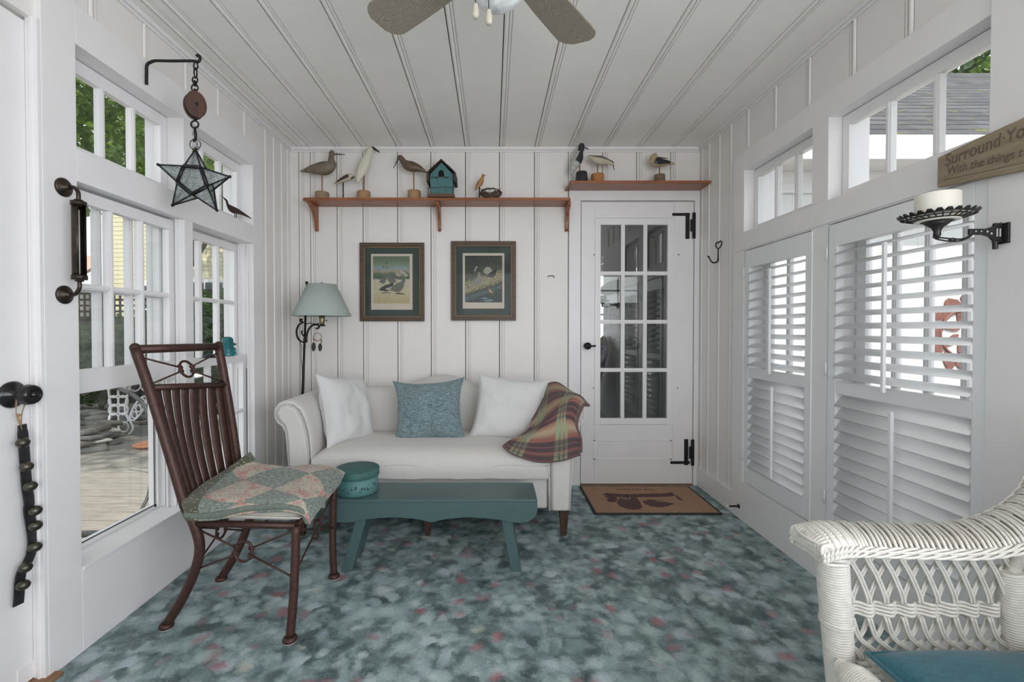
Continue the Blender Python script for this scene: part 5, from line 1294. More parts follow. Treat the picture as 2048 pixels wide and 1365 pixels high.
# ---------------------------------------------------------------- bronze metal dining chair
brz = plain('rusty_bronze_metal', (0.062, 0.028, 0.022), 0.48, metal=0.35, var=0.35, scale=70, bs=0.08, bscale=200)
gl_ = plain('clear_foot_pad', (0.35, 0.34, 0.33), 0.3)
RN, FN, RF_, FF = on_z(333, 1257, 0), on_z(580, 1284, 0), on_z(443, 1162, 0), on_z(668, 1157, 0)
ch = thing('metal_dining_chair', 'rust-brown tubular metal dining chair with slatted back by left window', 'chair', ((RN.x+FF.x)/2, (RN.y+FF.y)/2, 0))
ZS = 0.405
sRN, sFN, sRF, sFF = V((-1.105, 1.655, ZS)), V((FN.x+0.010, 1.635, ZS)), V((-1.105, 2.005, ZS)), V((FF.x-0.005, 2.035, ZS))
def chleg(name, top, foot, curve):
    mb = MB(); pts = smooth_path([top, top.lerp(foot, 0.33)+V((curve*0.9, 0, 0)), top.lerp(foot, 0.66)+V((curve, 0, 0)), foot+V((0, 0, 0.012))], 16)
    mb.tube(pts, 0.0155, 14)
    mb.lathe([(0.018, 0.022), (0.024, 0.016), (0.026, 0.008), (0.024, 0.004)], (foot.x, foot.y, 0), 18)
    o = mb.build('leg', brz, ch); mb = MB(); mb.lathe([(0.024, 0.0005), (0.025, 0.004), (0.02, 0.005)], (foot.x, foot.y, 0), 18); mb.build('foot_pad', gl_, o)
chleg('leg', sFN, FN, 0.004); chleg('leg', sFF, FF, -0.006)
nb = [on_y(270, 696, 1.655), on_y(298, 776, 1.655), on_y(325, 862, 1.655), on_y(350, 945, 1.655), on_y(371, 1015, 1.655), sRN]
fb_ = [on_y(437, 691, 2.01), on_y(452, 775, 2.01), on_y(466, 862, 2.01), on_y(477, 940, 2.01), on_y(485, 1000, 2.008), sRF]
for back, s_, foot in ((nb, sRN, RN), (fb_, sRF, RF_)):
    mb = MB(); pts = smooth_path(back+[s_.lerp(foot, 0.22)+V((0.045, 0, 0)), s_.lerp(foot, 0.45)+V((0.050, 0, 0)), s_.lerp(foot, 0.72)+V((0.030, 0, 0)), foot+V((0, 0, 0.012))], 48)
    mb.tube(pts, 0.0175, 14); mb.sphere(pts[0], 0.0178, 12, 8)
    mb.lathe([(0.018, 0.022), (0.024, 0.016), (0.026, 0.008), (0.024, 0.004)], (foot.x, foot.y, 0), 18)
    o = mb.build('rear_leg', brz, ch); mb = MB(); mb.lathe([(0.024, 0.0005), (0.025, 0.004), (0.02, 0.005)], (foot.x, foot.y, 0), 18); mb.build('foot_pad', gl_, o)
mb = MB(); mb.tube([nb[0]+V((0, 0.0, -0.006)), fb_[0]+V((0, 0, -0.006))], 0.0165, 14); mb.build('top_rail', brz, ch)
r2a, r2b = nb[1]+V((-0.0, 0, 0.0)), fb_[1]+V((0, 0, 0.012))
mb = MB(); mb.tube([r2a, r2b], 0.0125, 12); mb.build('cross_rail', brz, ch)
mb = MB()
for a, b_ in ((sRN, sFN), (sFN, sFF), (sFF, sRF), (sRF, sRN)): mb.tube([a+V((0, 0, -0.0)), b_], 0.0125, 10)
mb.build('seat_frame', brz, ch)
def brace(a, b_, c, d, rr, name='brace', k=0.5):
    """four rods from corners a b (top) c d (low) to a ring in the middle"""
    m = (a+b_+c+d)/4; u = ((b_-a)+(d-c)).normalized(); w = ((a-c)+(b_-d)).normalized()
    mb = MB()
    ring = [m+u*(math.cos(t_)*rr)+w*(math.sin(t_)*rr*1.12) for t_ in [2*PI*i/28 for i in range(28)]]
    mb.tube(ring, 0.0050, 8, closed=True)
    for p in (a, b_, c, d):
        dr = (p-m).normalized(); q = m+dr*rr
        mb.tube([p, q+dr*0.004], 0.0036, 8)
        n_ = u.cross(w); pr = dr.cross(n_).normalized()
        mb.tube([q-dr*0.011-pr*0.0, q-dr*0.006+pr*0.007, q+dr*0.004+pr*0.008, q+dr*0.012], 0.0040, 6); mb.tube([q-dr*0.011, q-dr*0.006-pr*0.007, q+dr*0.004-pr*0.008], 0.0040, 6)
    return mb.build(name, brz, ch)
def lerp3(pts, t_): return cr(pts, t_)
brace(nb[0]+V((0.01, 0.01, -0.035)), fb_[0]+V((0, -0.01, -0.035)), r2a+V((0, 0.01, 0.012)), r2b+V((0, -0.01, 0.012)), 0.030, 'back_ornament')
lowz = 0.225
def low(top, foot, curve): return top.lerp(foot, 0.45)+V((curve, 0, 0))
lRN, lFN, lRF, lFF = low(sRN, RN, 0.042), low(sFN, FN, 0), low(sRF, RF_, 0.042), low(sFF, FF, 0)
dz = V((0, 0, -0.015))
brace(sRN+dz, sFN+dz, lRN, lFN, 0.034); brace(sRF+dz, sFF+dz, lRF, lFF, 0.034); brace(sFN+dz, sFF+dz, lFN, lFF, 0.034); brace(sRN+dz, sRF+dz, lRN, lRF, 0.034)
# flat bent back slats
NS = 8
def backpt(t_, s_):
    """t_ across near->far, s_ down the back"""
    a = cr(nb, 0.2+s_*0.75); b_ = cr(fb_, 0.2+s_*0.75)
    p = a.lerp(b_, t_); return p+V((-0.035*math.sin(PI*t_)*math.sin(PI*min(1, s_)**0.8), 0, 0))
for k in range(NS):
    t0 = 0.075+0.85*k/(NS-1)*0.965; hw = 0.052
    mb = MB()
    def g(u, v, t0=t0): 
        p = backpt(t0+(u-0.5)*2*hw*(0.9), v)
        if v < 0.02: p.z += 0.012
        return p
    mb.grid(g, 2, 22, uvs=False); mb.build('back_slat', brz, ch, solid=0.004)
sc_m = fabric('cream_rib_cushion', (0.60, 0.58, 0.52), weave=300, var=0.05, bs=0.4)
mb = MB()
def cpt(u, v, z):
    a = (sRN+V((-0.0, -0.012, 0))).lerp(sFN+V((0.022, -0.022, 0)), u); b_ = (sRF+V((0, 0.01, 0))).lerp(sFF+V((0.018, 0.018, 0)), u); p = a.lerp(b_, v); return V((p.x, p.y, z))
def ctop(s_):
    def g(u, v):
        e_ = (max(0, 1-abs(2*u-1)**7)*max(0, 1-abs(2*v-1)**7))**0.5
        return cpt(u, v, 0.442+s_*e_*(0.030 if s_ > 0 else 0.024))
    return g
mb.grid(ctop(1), 30, 30, uvs=False); mb.grid(ctop(-1), 30, 30, uvs=False)
scu = mb.build('seat_pad', sc_m); tag(scu, 'cream ribbed seat pad on the metal dining chair, under the quilt', 'cushion')
mb = MB(); pts = [ctop(1)(*q_) for q_ in [((i/30, 0) if i < 30 else (1, (i-30)/30) if i < 60 else (1-(i-60)/30, 1) if i < 90 else (0, 1-(i-90)/30)) for i in range(120)]]
mb.tube(pts, 0.004, 6, closed=True); mb.build('piping', sc_m, scu)

# ---------------------------------------------------------------- folded floral quilt on the chair
def quilt_mat():
    m, nt, b = nm('floral_quilt'); uv = node(nt, 'ShaderNodeUVMap'); v = uv.outputs[0]
    mp = node(nt, 'ShaderNodeMapping'); mp.inputs['Scale'].default_value = (1, 1, 1); lk(nt, v, mp.inputs[0]); vv = mp.outputs[0]
    n_ = noise(nt, vv, 40, 5, 0.7); n2 = noise(nt, vv, 26, 3, 0.6, 1.5)
    sage = ramp(nt, n_.outputs['Fac'], [(0.36, (0.075, 0.10, 0.085)), (0.5, (0.18, 0.215, 0.185)), (0.65, (0.30, 0.33, 0.29))])
    floral = ramp(nt, n2.outputs['Fac'], [(0.34, (0.13, 0.15, 0.11)), (0.42, (0.40, 0.39, 0.30)), (0.54, (0.50, 0.46, 0.37)), (0.60, (0.40, 0.19, 0.17)), (0.68, (0.44, 0.26, 0.24)), (0.76, (0.50, 0.42, 0.36))])
    big = noise(nt, vv, 9, 2); floral2 = mixc(nt, ramp(nt, big.outputs['Fac'], [(0.50, (0,0,0)), (0.56, (0.75,)*3)]), floral, ramp(nt, n2.outputs['Fac'], [(0.38, (0.50, 0.42, 0.36)), (0.50, (0.42, 0.17, 0.16)), (0.60, (0.36, 0.09, 0.09)), (0.7, (0.48, 0.30, 0.26))]))
    ck = node(nt, 'ShaderNodeTexChecker'); ck.inputs['Scale'].default_value = 3.3
    mp2 = node(nt, 'ShaderNodeMapping'); mp2.inputs['Rotation'].default_value = (0, 0, 0.62); mp2.inputs['Location'].default_value = (0.06, 0.02, 0); lk(nt, v, mp2.inputs[0]); lk(nt, mp2.outputs[0], ck.inputs[0])
    c = mixc(nt, ck.outputs['Fac'], sage, floral2)
    # olive border along one long edge with cream sprigs
    sp = node(nt, 'ShaderNodeSeparateXYZ'); lk(nt, v, sp.inputs[0])
    vo = node(nt, 'ShaderNodeTexVoronoi'); vo.inputs['Scale'].default_value = 34; lk(nt, vv, vo.inputs['Vector'])
    bord = mixc(nt, ramp(nt, vo.outputs['Distance'], [(0.18, (1,1,1)), (0.26, (0,0,0))]), (0.075, 0.080, 0.050), (0.45, 0.42, 0.30))
    msk = ramp(nt, sp.outputs[0], [(0.0, (1,1,1)), (0.11, (1,1,1)), (0.115, (0,0,0))])
    c = mixc(nt, msk, c, bord)
    lk(nt, c, b.inputs['Base Color']); b.inputs['Roughness'].default_value = 0.95; b.inputs['Sheen Weight'].default_value = 0.2
    q_ = noise(nt, vv, 34, 3, 0.6, 1.0); bump(nt, b, q_.outputs['Fac'], 0.6, 0.006); return m
qm = quilt_mat()
def Q(px, py, Y): return on_y(px, py, Y)
# rows v: near edge -> far edge ; columns u: backrest side -> front side
qc = [
 [Q(368, 1024, 1.60), Q(420, 1026, 1.585), Q(490, 1012, 1.58), Q(552, 1007, 1.58), Q(598, 1014, 1.585), Q(616, 1040, 1.60)],
 [Q(363, 1006, 1.61), Q(426, 1006, 1.60), Q(494, 997, 1.60), Q(555, 995, 1.60), Q(606, 1000, 1.60), Q(632, 1026, 1.62)],
 [Q(376, 990, 1.68), Q(440, 984, 1.68), Q(505, 980, 1.68), Q(565, 980, 1.68), Q(620, 984, 1.69), Q(650, 1004, 1.70)],
 [Q(410, 966, 1.78), Q(458, 962, 1.79), Q(520, 958, 1.80), Q(580, 958, 1.80), Q(634, 960, 1.80), Q(668, 982, 1.80)],
 [Q(452, 938, 1.87), Q(486, 938, 1.89), Q(540, 940, 1.90), Q(596, 940, 1.90), Q(650, 942, 1.90), Q(684, 962, 1.90)],
 [Q(492, 910, 1.95), Q(518, 928, 1.96), Q(560, 932, 1.98), Q(610, 931, 2.0), Q(660, 932, 2.0), Q(690, 946, 1.99)],
 [Q(500, 904, 2.0), Q(526, 930, 2.02), Q(566, 936, 2.04), Q(612, 938, 2.05), Q(660, 938, 2.05), Q(688, 948, 2.04)],
]
def qpt(u, v, off=0.0):
    row = [cr(r, u) for r in qc]; p = cr(row, v)
    n_ = mnoise.noise(V((u*5, v*5, 1)))*0.006
    return p+V((0, 0, off+n_))
mb = MB(); mb.grid(lambda u, v: qpt(u, v), 60, 60); ql = mb.build('folded_quilt', qm, solid=0.013)
ql.modifiers['solid'].offset = -1
tag(ql, 'folded sage-green patchwork quilt with pink flowers on the metal chair', 'quilt')
mb = MB()
def qlow(u, v):
    p = qpt(0.02+u*0.93, v*0.95); a = (1-min(1, v*7)); return p+V((0.014*u-0.004, -0.006*a+0.008, -0.016-0.014*a))
mb.grid(qlow, 50, 50); lo_ = mb.build('lower_fold', qm, ql, solid=0.012)
mb = MB(); mb.tube([qpt(i/60, 0.0)+V((0.0, 0.006, -0.012)) for i in range(61)], 0.012, 10, sq=1.0)
mb.build('rolled_edge', plain('sage_fold', (0.14, 0.165, 0.14), 0.95, var=0.35, scale=120), ql)

# ---------------------------------------------------------------- door mat
mA, mB_, mC, mD = on_z(1159, 976, 0), on_z(1376, 974, 0), on_z(1437, 1027, 0), on_z(1193, 1031, 0)
my0, my1 = 2.70, 3.175; x0, x1 = (mD.x+mA.x)/2-0.005, (mC.x+mB_.x)/2+0.005
def matm():
    m, nt, b = nm('coir_mat'); v = coords(nt)
    n_ = noise(nt, v, 320, 3, 0.8); base = ramp(nt, n_.outputs['Fac'], [(0.35, (0.23, 0.12, 0.07)), (0.5, (0.40, 0.24, 0.15)), (0.65, (0.50, 0.34, 0.23))])
    lk(nt, base, b.inputs['Base Color']); b.inputs['Roughness'].default_value = 1.0; bump(nt, b, n_.outputs['Fac'], 0.6, 0.004); return m
mc_ = V(((x0+x1)/2, (my0+my1)/2, 0))
mb = MB(); mb.box((x0+0.012, my0+0.012, 0.0008), (x1-0.012, my1-0.004, 0.009)); mat_o = mb.build('door_mat', matm()); tag(mat_o, 'tan door mat with brown pine cone print in front of the glazed door', 'door mat')
mb = MB()
for q_ in (((x0, my0, 0.0005), (x1, my0+0.014, 0.010)), ((x0, my0+0.014, 0.0005), (x0+0.014, my1, 0.010)), ((x1-0.014, my0+0.014, 0.0005), (x1, my1, 0.010)), ((x0+0.014, my1-0.006, 0.0005), (x1-0.014, my1, 0.010))): mb.box(*q_)
mb.build('rubber_edge', plain('mat_rubber', (0.03, 0.032, 0.034), 0.8), mat_o, bevel=0.002)
def zp(px, py): 
    p = on_z(px, py, 0.0095); return p
def crop(x, y): return (1150+x/5.85, 950+y/5.85)
mb = MB(); 
for poly in ([(490, 330), (520, 270), (600, 245), (720, 265), (760, 320), (790, 380), (760, 405), (680, 410), (590, 395), (520, 365)], [(790, 310), (870, 290), (1000, 305), (1110, 320), (1165, 340), (1080, 370), (980, 382), (880, 370), (810, 335)],
             [(320, 235), (360, 215), (520, 225), (640, 230), (760, 225), (900, 222), (1050, 220), (1150, 205), (1140, 225), (1180, 240), (1120, 255), (900, 262), (740, 262), (600, 262), (480, 260), (500, 300), (470, 322), (400, 322), (370, 290), (400, 270), (340, 262), (380, 248)],
             [(1170, 235), (1215, 262), (1270, 305), (1235, 300), (1200, 280)]):
    mb.prism([zp(*crop(a, b_)) for a, b_ in poly], (0, 0, 0.0006))
mb.build('pine_cone_print', plain('mat_print_plum', (0.105, 0.055, 0.055), 0.95, var=0.5, scale=220), mat_o)
mb = MB()
for a, b_, c_, d_ in ((540, 255, 600, 285), (590, 250, 612, 288), (640, 252, 620, 288), (510, 275, 595, 290), (660, 270, 630, 292), (940, 312, 1100, 325), (1080, 325, 1140, 330)):
    p, q_ = zp(*crop(a, b_)), zp(*crop(c_, d_)); mb.tube([p+V((0, 0, 0.0008)), q_+V((0, 0, 0.0008))], 0.0018, 4)
mb.build('print_highlight', plain('mat_print_light', (0.48, 0.40, 0.28), 0.95), mat_o)
tw = zp(*crop(410, 185)); tw2 = zp(*crop(935, 175))
M = Matrix.Translation(V((tw2.x, (tw.y+tw2.y)/2+0.026, 0.0092))) @ Matrix.Rotation(PI, 4, 'Z')
text_mesh("THE LIFTON'S", 0.043, M, 0.0004, 'lettering', plain('mat_print_letters', (0.09, 0.06, 0.035), 0.95), mat_o)
# ---------------------------------------------------------------- floor lamp in the corner
LYY = 3.05
lb = on_y(604, 790, LYY)
lamp = thing('floor_lamp', 'black iron floor lamp with pale sage shade behind the left sofa arm', 'lamp', (lb.x-0.02, LYY, 0))
mb = MB(); p0 = V((lb.x-0.035, LYY, 0.02)); p1 = on_y(606, 770, LYY); p2 = on_y(613.5, 566, LYY)
mb.tube([p0, p1, p2], [0.0085, 0.0085, 0.006], 10); mb.sphere(p2, 0.0105, 10, 8); mb.build('pole', black_iron, lamp)
mb = MB(); mb.lathe([(0.12, 0.0), (0.125, 0.006), (0.06, 0.016), (0.012, 0.024)], (p0.x, LYY, 0.0005), 28); mb.build('base', black_iron, lamp)
sc_ = on_y(645.5, 633, 3.0); st_ = on_y(649, 570, 3.0)
shm = fabric('sage_shade', (0.40, 0.455, 0.43), weave=450, var=0.04, bs=0.15, sheen=0.0)
mb = MB(); rb_, rt_ = 55.5*3.0/F, 27*3.0/F; hh = st_.z-sc_.z
cx, cyy = (sc_.x+st_.x)/2, 3.0-0.03
mb.lathe([(rb_, 0), (rb_, 0.004), (rt_, hh), (rt_-0.002, hh), (rb_-0.003, 0.004), (rb_-0.002, 0)], (cx, cyy, sc_.z), 48, cap=False); mb.build('lamp_shade', shm, lamp)
mb = MB(); mb.lathe([(rb_+0.0008, 0), (rb_+0.001, 0.010), (rb_-0.003, 0.010)], (cx, cyy, sc_.z), 48, cap=False); mb.lathe([(rt_+0.0008, hh-0.008), (rt_+0.001, hh), (rt_-0.004, hh)], (cx, cyy, sc_.z), 48, cap=False); mb.build('shade_trim', shm, lamp)
mb = MB(); mb.lathe([(0.010, 0), (0.012, 0.006), (0.007, 0.010), (0.005, 0.016), (0, 0.018)], (cx, cyy, sc_.z+hh-0.004), 12); mb.tube([(cx-rt_, cyy, sc_.z+hh-0.004), (cx+rt_, cyy, sc_.z+hh-0.004)], 0.0015, 6); mb.tube([(cx, cyy-rt_, sc_.z+hh-0.004), (cx, cyy+rt_, sc_.z+hh-0.004)], 0.0015, 6); mb.build('finial', black_iron, lamp)
sk = V((cx, cyy, 0)); zk = on_y(647, 643, cyy).z
mb = MB(); mb.lathe([(0.010, -0.022), (0.017, -0.018), (0.016, 0.0), (0.018, 0.012), (0.018, 0.05)], (cx, cyy, zk), 18); mb.tube([(cx, cyy, zk), (cx+0.035, cyy, zk+0.004)], 0.004, 8)
mb.build('socket', plain('brass_socket', (0.30, 0.25, 0.15), 0.3, metal=0.8), lamp)
mb = MB()
def LP(px, py): return on_y(px, py, LYY-0.035)
def scroll(pts, r): 
    P = smooth_path([LP(*q_) for q_ in pts], 40); mb.tube(P, r, 8, sq=2.0, up=(0, 1, 0))
scroll([(605, 640), (601, 639), (601.5, 643), (606, 645), (598, 650), (593.5, 660), (594, 672), (599, 681), (606, 684.5), (614, 684)], 0.0055)
scroll([(605, 662), (603, 664), (604, 668), (607, 672), (610, 676), (607, 680)], 0.0040)
scroll([(613, 684), (613.5, 672), (617, 660), (624, 652), (632, 649.5), (638, 652), (636.5, 657), (632, 657.5)], 0.0058)
scroll([(611, 650), (617, 647), (626, 648), (636, 648), (644, 645), (647, 645)], 0.0028)
mb.build('bracket', black_iron, lamp)
mb = MB(); mb.lathe([(0.0, 0), (0.02, 0.002), (0.024, 0.006), (0.012, 0.012), (0.008, 0.02)], (cx, cyy, zk-0.034), 16); mb.build('cup', black_iron, lamp)
mb = MB(); mb.tube(smooth_path([LP(600, 682), LP(602.5, 695), LP(602, 712), LP(603.5, 730), LP(604.5, 748), LP(604, 790)], 24), 0.0022, 6); mb.build('cord', black_iron, lamp)
# dreamcatcher hanging from the lamp arm
dcY = 2.965
dc = on_y(635, 674.5, dcY); mb = MB(); R_ = 8.1*dcY/F
mb.tube([dc+V((math.cos(a)*R_, 0, math.sin(a)*R_)) for a in [2*PI*i/36 for i in range(36)]], 0.0017, 6, closed=True)
dcat = mb.build('dreamcatcher', plain('dreamcatcher_hoop', (0.14, 0.10, 0.07), 0.8)); tag(dcat, 'tiny hoop dreamcatcher with dark feathers hanging from the lamp arm', 'dreamcatcher')
mb = MB()
for i in range(8):
    a, b_ = 2*PI*i/8, 2*PI*(i+2)/8; mb.tube([dc+V((math.cos(a)*R_, 0, math.sin(a)*R_)), dc+V((math.cos(b_)*R_, 0, math.sin(b_)*R_))], 0.0005, 4)
    mb.tube([dc+V((math.cos(a)*R_, 0, math.sin(a)*R_)), dc+V((math.cos(a)*R_*0.2, 0, math.sin(a)*R_*0.2))], 0.0005, 4)
mb.tube([dc+V((0, 0, R_)), dc+V((0, 0, R_+0.012)), V((dc.x, dcY, on_y(635, 655, dcY).z))], 0.0008, 5); mb.build('webbing', plain('sinew', (0.42, 0.40, 0.36), 0.8), dcat)
mb = MB(); mb.tube([dc+V((-0.026, 0, -0.006)), dc+V((-0.024, 0, -0.026))], 0.004, 6); mb.tube([dc+V((0.024, 0, -0.014)), dc+V((0.026, 0, -0.040))], 0.004, 6); mb.tube([dc+V((-0.018, 0, -0.020)), dc+V((0, 0, -0.027)), dc+V((0.018, 0, -0.020))], 0.0022, 6); mb.build('leather_wrap', plain('tan_leather', (0.30, 0.13, 0.06), 0.7), dcat)
for (px, ys, ye) in ((627.5, 685, 703), (640.5, 687, 703)):
    a, b_ = on_y(px, ys, dcY), on_y(px-0.6, ye, dcY); mb = MB(); mb.tube(smooth_path([a, a.lerp(b_, 0.35), a.lerp(b_, 0.7), b_], 12), [0.0015+0.012*math.sin(PI*min(1, i/12*0.92+0.05))**0.7 for i in range(13)], 8, sq=0.35, up=(0, 1, 0)); mb.build('feather', plain('dark_feather', (0.035, 0.04, 0.035), 0.8, var=0.4, scale=200), dcat)

# ---------------------------------------------------------------- ceiling fan
fanc = V((0.015, 1.245, 0)); ZBL = 2.17
fw_ = plain('fan_white_metal', (0.72, 0.70, 0.66), 0.35)
fan = thing('ceiling_fan', 'white ceiling fan with washed-oak blades and frosted bowl light', 'ceiling fan', (fanc.x, fanc.y, HC))
mb = MB(); mb.lathe([(0.065, -0.0), (0.068, -0.02), (0.045, -0.055), (0.02, -0.065), (0.014, -0.07), (0.014, -0.15)], (fanc.x, fanc.y, HC+0.003), 32); mb.build('canopy', fw_, fan)
mb = MB(); mb.lathe([(0.02, 2.295), (0.06, 2.290), (0.098, 2.265), (0.105, 2.235), (0.100, 2.200), (0.07, 2.180), (0.062, 2.150), (0.062, 2.10), (0.07, 2.092)], (fanc.x, fanc.y, 0), 36); mb.build('motor_housing', fw_, fan)
def blade_mat():
    m, nt, b = nm('washed_oak_blade'); v = coords(nt, (1, 1, 1)); wv = node(nt, 'ShaderNodeTexWave', wave_type='RINGS', rings_direction='Z')
    mp = node(nt, 'ShaderNodeMapping'); mp.inputs['Scale'].default_value = (1.6, 9, 1); mp.inputs['Location'].default_value = (-0.62, 0.0, 0); lk(nt, v, mp.inputs[0])
    lk(nt, mp.outputs[0], wv.inputs['Vector']); wv.inputs['Scale'].default_value = 4.2; wv.inputs['Distortion'].default_value = 4.0; wv.inputs['Detail'].default_value = 3; wv.inputs['Detail Scale'].default_value = 1.6
    c = ramp(nt, wv.outputs['Fac'], [(0.1, (0.25, 0.215, 0.165)), (0.5, (0.38, 0.335, 0.265)), (0.9, (0.30, 0.26, 0.205))])
    f_ = noise(nt, coords(nt, (6, 90, 1)), 6, 4); c = mixc(nt, 0.25, c, ramp(nt, f_.outputs['Fac'], [(0.4, (0.2,)*3), (0.6, (0.7,)*3)]), 'OVERLAY')
    lk(nt, c, b.inputs['Base Color']); b.inputs['Roughness'].default_value = 0.45; return m
bmat = blade_mat()
RB = 0.517
def blade_local():
    mb = MB(); o = []
    prof = [(0.13, 0.052), (0.20, 0.060), (0.30, 0.068), (0.40, 0.073), (0.47, 0.075), (0.492, 0.066), (0.505, 0.054), (0.517, 0.032), (RB, 0.0)]
    o = [(x, w) for x, w in prof]+[(x, -w) for x, w in reversed(prof[:-1])]
    mb.prism([V((x, w, 0)) for x, w in o], (0, 0, 0.006)); return mb
bb = blade_local(); first = None
for k, ang in enumerate((53, 142, 232, 322)):
    mbb = MB(); mbb.v = list(bb.v); mbb.f = bb.f; mbb.mi = bb.mi; mbb.sm = bb.sm
    if first is None:
        o = mbb.build('blade', bmat, None, origin=(0, 0, 0), bevel=0.002); first = o
    else: o = first.copy(); C.objects.link(o)
    o.parent = fan; o.location = V((0, 0, ZBL-HC)); o.rotation_euler = (math.radians(-9), 0, math.radians(ang))
    o.rotation_euler = (Matrix.Rotation(math.radians(ang), 3, 'Z') @ Matrix.Rotation(math.radians(9), 3, 'X')).to_euler()
    mi_ = MB(); u = V((math.cos(math.radians(ang)), math.sin(math.radians(ang)), 0)); c0 = V((fanc.x, fanc.y, 2.195))
    mi_.tube([c0+u*0.08, c0+u*0.13+V((0, 0, -0.008)), c0+u*0.20+V((0, 0, -0.015))], [0.012, 0.016, 0.010], 8, sq=0.4, up=(0, 0, 1)); mi_.build('blade_iron', fw_, fan)
def bowl_mat():
    m, nt, b = nm('alabaster_glass'); v = coords(nt); n_ = noise(nt, v, 9, 5, 0.6, 2.5)
    lk(nt, ramp(nt, n_.outputs['Fac'], [(0.35, (0.62, 0.63, 0.64)), (0.55, (0.85, 0.86, 0.87))]), b.inputs['Base Color']); b.inputs['Roughness'].default_value = 0.25; return m
mb = MB(); mb.lathe([(0.090, 2.094), (0.092, 2.088), (0.086, 2.065), (0.073, 2.044), (0.058, 2.027), (0.040, 2.013), (0.020, 2.005), (0.0, 2.003)], (fanc.x, fanc.y, 0), 36); mb.build('light_bowl', bowl_mat(), fan)
woodp = plain('cream_pull', (0.50, 0.47, 0.38), 0.4)
for (px, yt, yb_, YY) in ((951, 7, 38, 1.195), (977.5, 19, 50, 1.155)):
    a = on_y(px, yt, YY); b_ = on_y(px, yb_, YY); L = a.z-b_.z
    mb = MB(); mb.tube([(a.x, YY, a.z), (a.x, YY, 2.16)], 0.0012, 6); pc = mb.build('pull_chain', black_iron, fan)
    mb = MB(); mb.lathe([(0.003, L), (0.0055, L*0.93), (0.0065, L*0.8), (0.009, L*0.45), (0.0095, L*0.25), (0.0075, L*0.05), (0.004, 0.0)], (a.x, YY, b_.z), 16); mb.lathe([(0.004, -0.001), (0.003, 0.0005)], (a.x, YY, b_.z), 10)
    mb.build('pull_knob', woodp, fan)

# ---------------------------------------------------------------- iron bracket, pulley, star lantern
iron = black_iron
Yb = 1.857
def B(px, py, Y=Yb): return on_y(px, py, Y)
w0 = on_x(287, 166, TL+0.004); w1 = on_x(290, 124, TL+0.004)
mb = MB(); P = smooth_path([V((TL+0.008, Yb, w0.z)), V((TL+0.009, Yb, (w0.z+w1.z)/2)), V((TL+0.012, Yb, w1.z-0.01)), V((TL+0.035, Yb, w1.z+0.004))], 16)
bend = [B(292, 122), B(340, 122), B(386, 122), B(394, 124), B(399, 121), B(400, 114), B(396, 110.5), B(392.5, 113)]
zarm = B(340, 122).z
mb.tube(P+smooth_path([V((TL+0.05, Yb, zarm+0.001))]+bend[1:], 40), 0.0058, 8)
tag(mb.build('wall_bracket', iron), 'black iron wall bracket with curled tip above the left windows', 'bracket')
def link(mb, c, rx, rz, r, face):
    pts = []
    for i in range(16):
        a = 2*PI*i/16; u = V((1, 0, 0)) if face == 0 else V((0.25, 0.97, 0)); pts.append(c+u*(math.cos(a)*rx)+V((0, 0, math.sin(a)*rz)))
    mb.tube(pts, r, 6, closed=True)
k_ = Yb/F
mb = MB()
for (py, rx, rz, f_, px) in ((132, 4.0, 7.5, 0, 391.5), (146, 3.2, 10, 1, 391), (160, 5.2, 6, 0, 390), (167, 3, 5, 1, 390), (176, 6.5, 7, 0, 389.5)): link(mb, B(px, py), rx*k_, rz*k_, 0.0030, f_)
pul = thing('pulley_block', 'old wooden pulley block on a short chain hanging from the iron bracket', 'pulley', B(390, 248))
mb.build('chain', iron, pul)
pc = B(390, 211); wdp = wood('old_red_wood', (0.030, 0.014, 0.010), (0.095, 0.038, 0.024), axis=2, rough=0.5, scale=5)
R3 = Matrix.Rotation(math.radians(50), 3, 'Z')
def cheek(dy, th):
    mb = MB(); o = []
    for i in range(28):
        a = 2*PI*i/28; q = V((math.cos(a)*18.5*k_, 0, math.sin(a)*26*k_)); q = R3 @ (q+V((0, dy, 0))); o.append(pc+q)
    mb.prism(o, R3 @ V((0, th, 0))); return mb
cheek(-0.020, 0.012).build('cheek', wdp, pul, bevel=0.003); cheek(0.008, 0.012).build('cheek', wdp, pul, bevel=0.003)
mb = MB(); mb.lathe([(0.028, -0.007), (0.022, 0.0), (0.028, 0.007)], pc, 24, axis=R3 @ V((0, 1, 0))); mb.lathe([(0.007, -0.0225), (0.007, 0.0225)], pc, 14, axis=R3 @ V((0, 1, 0))); mb.build('sheave', iron, pul)
mb = MB(); mb.tube([pc+V((0, 0, 0.052)), pc+V((0, 0, 0.066))], 0.006, 8); mb.tube([pc+V((0, 0, -0.05)), B(389, 240)], [0.010, 0.007], 8)
link(mb, B(389.5, 249), 7.5*k_, 7*k_, 0.0035, 0); mb.tube([B(389.5, 255), B(391, 268), B(391, 281)], [0.004, 0.006, 0.0045], 8); mb.tube([B(391, 281), B(388, 284), B(386, 279)], 0.0032, 8); mb.build('hook', iron, pul)
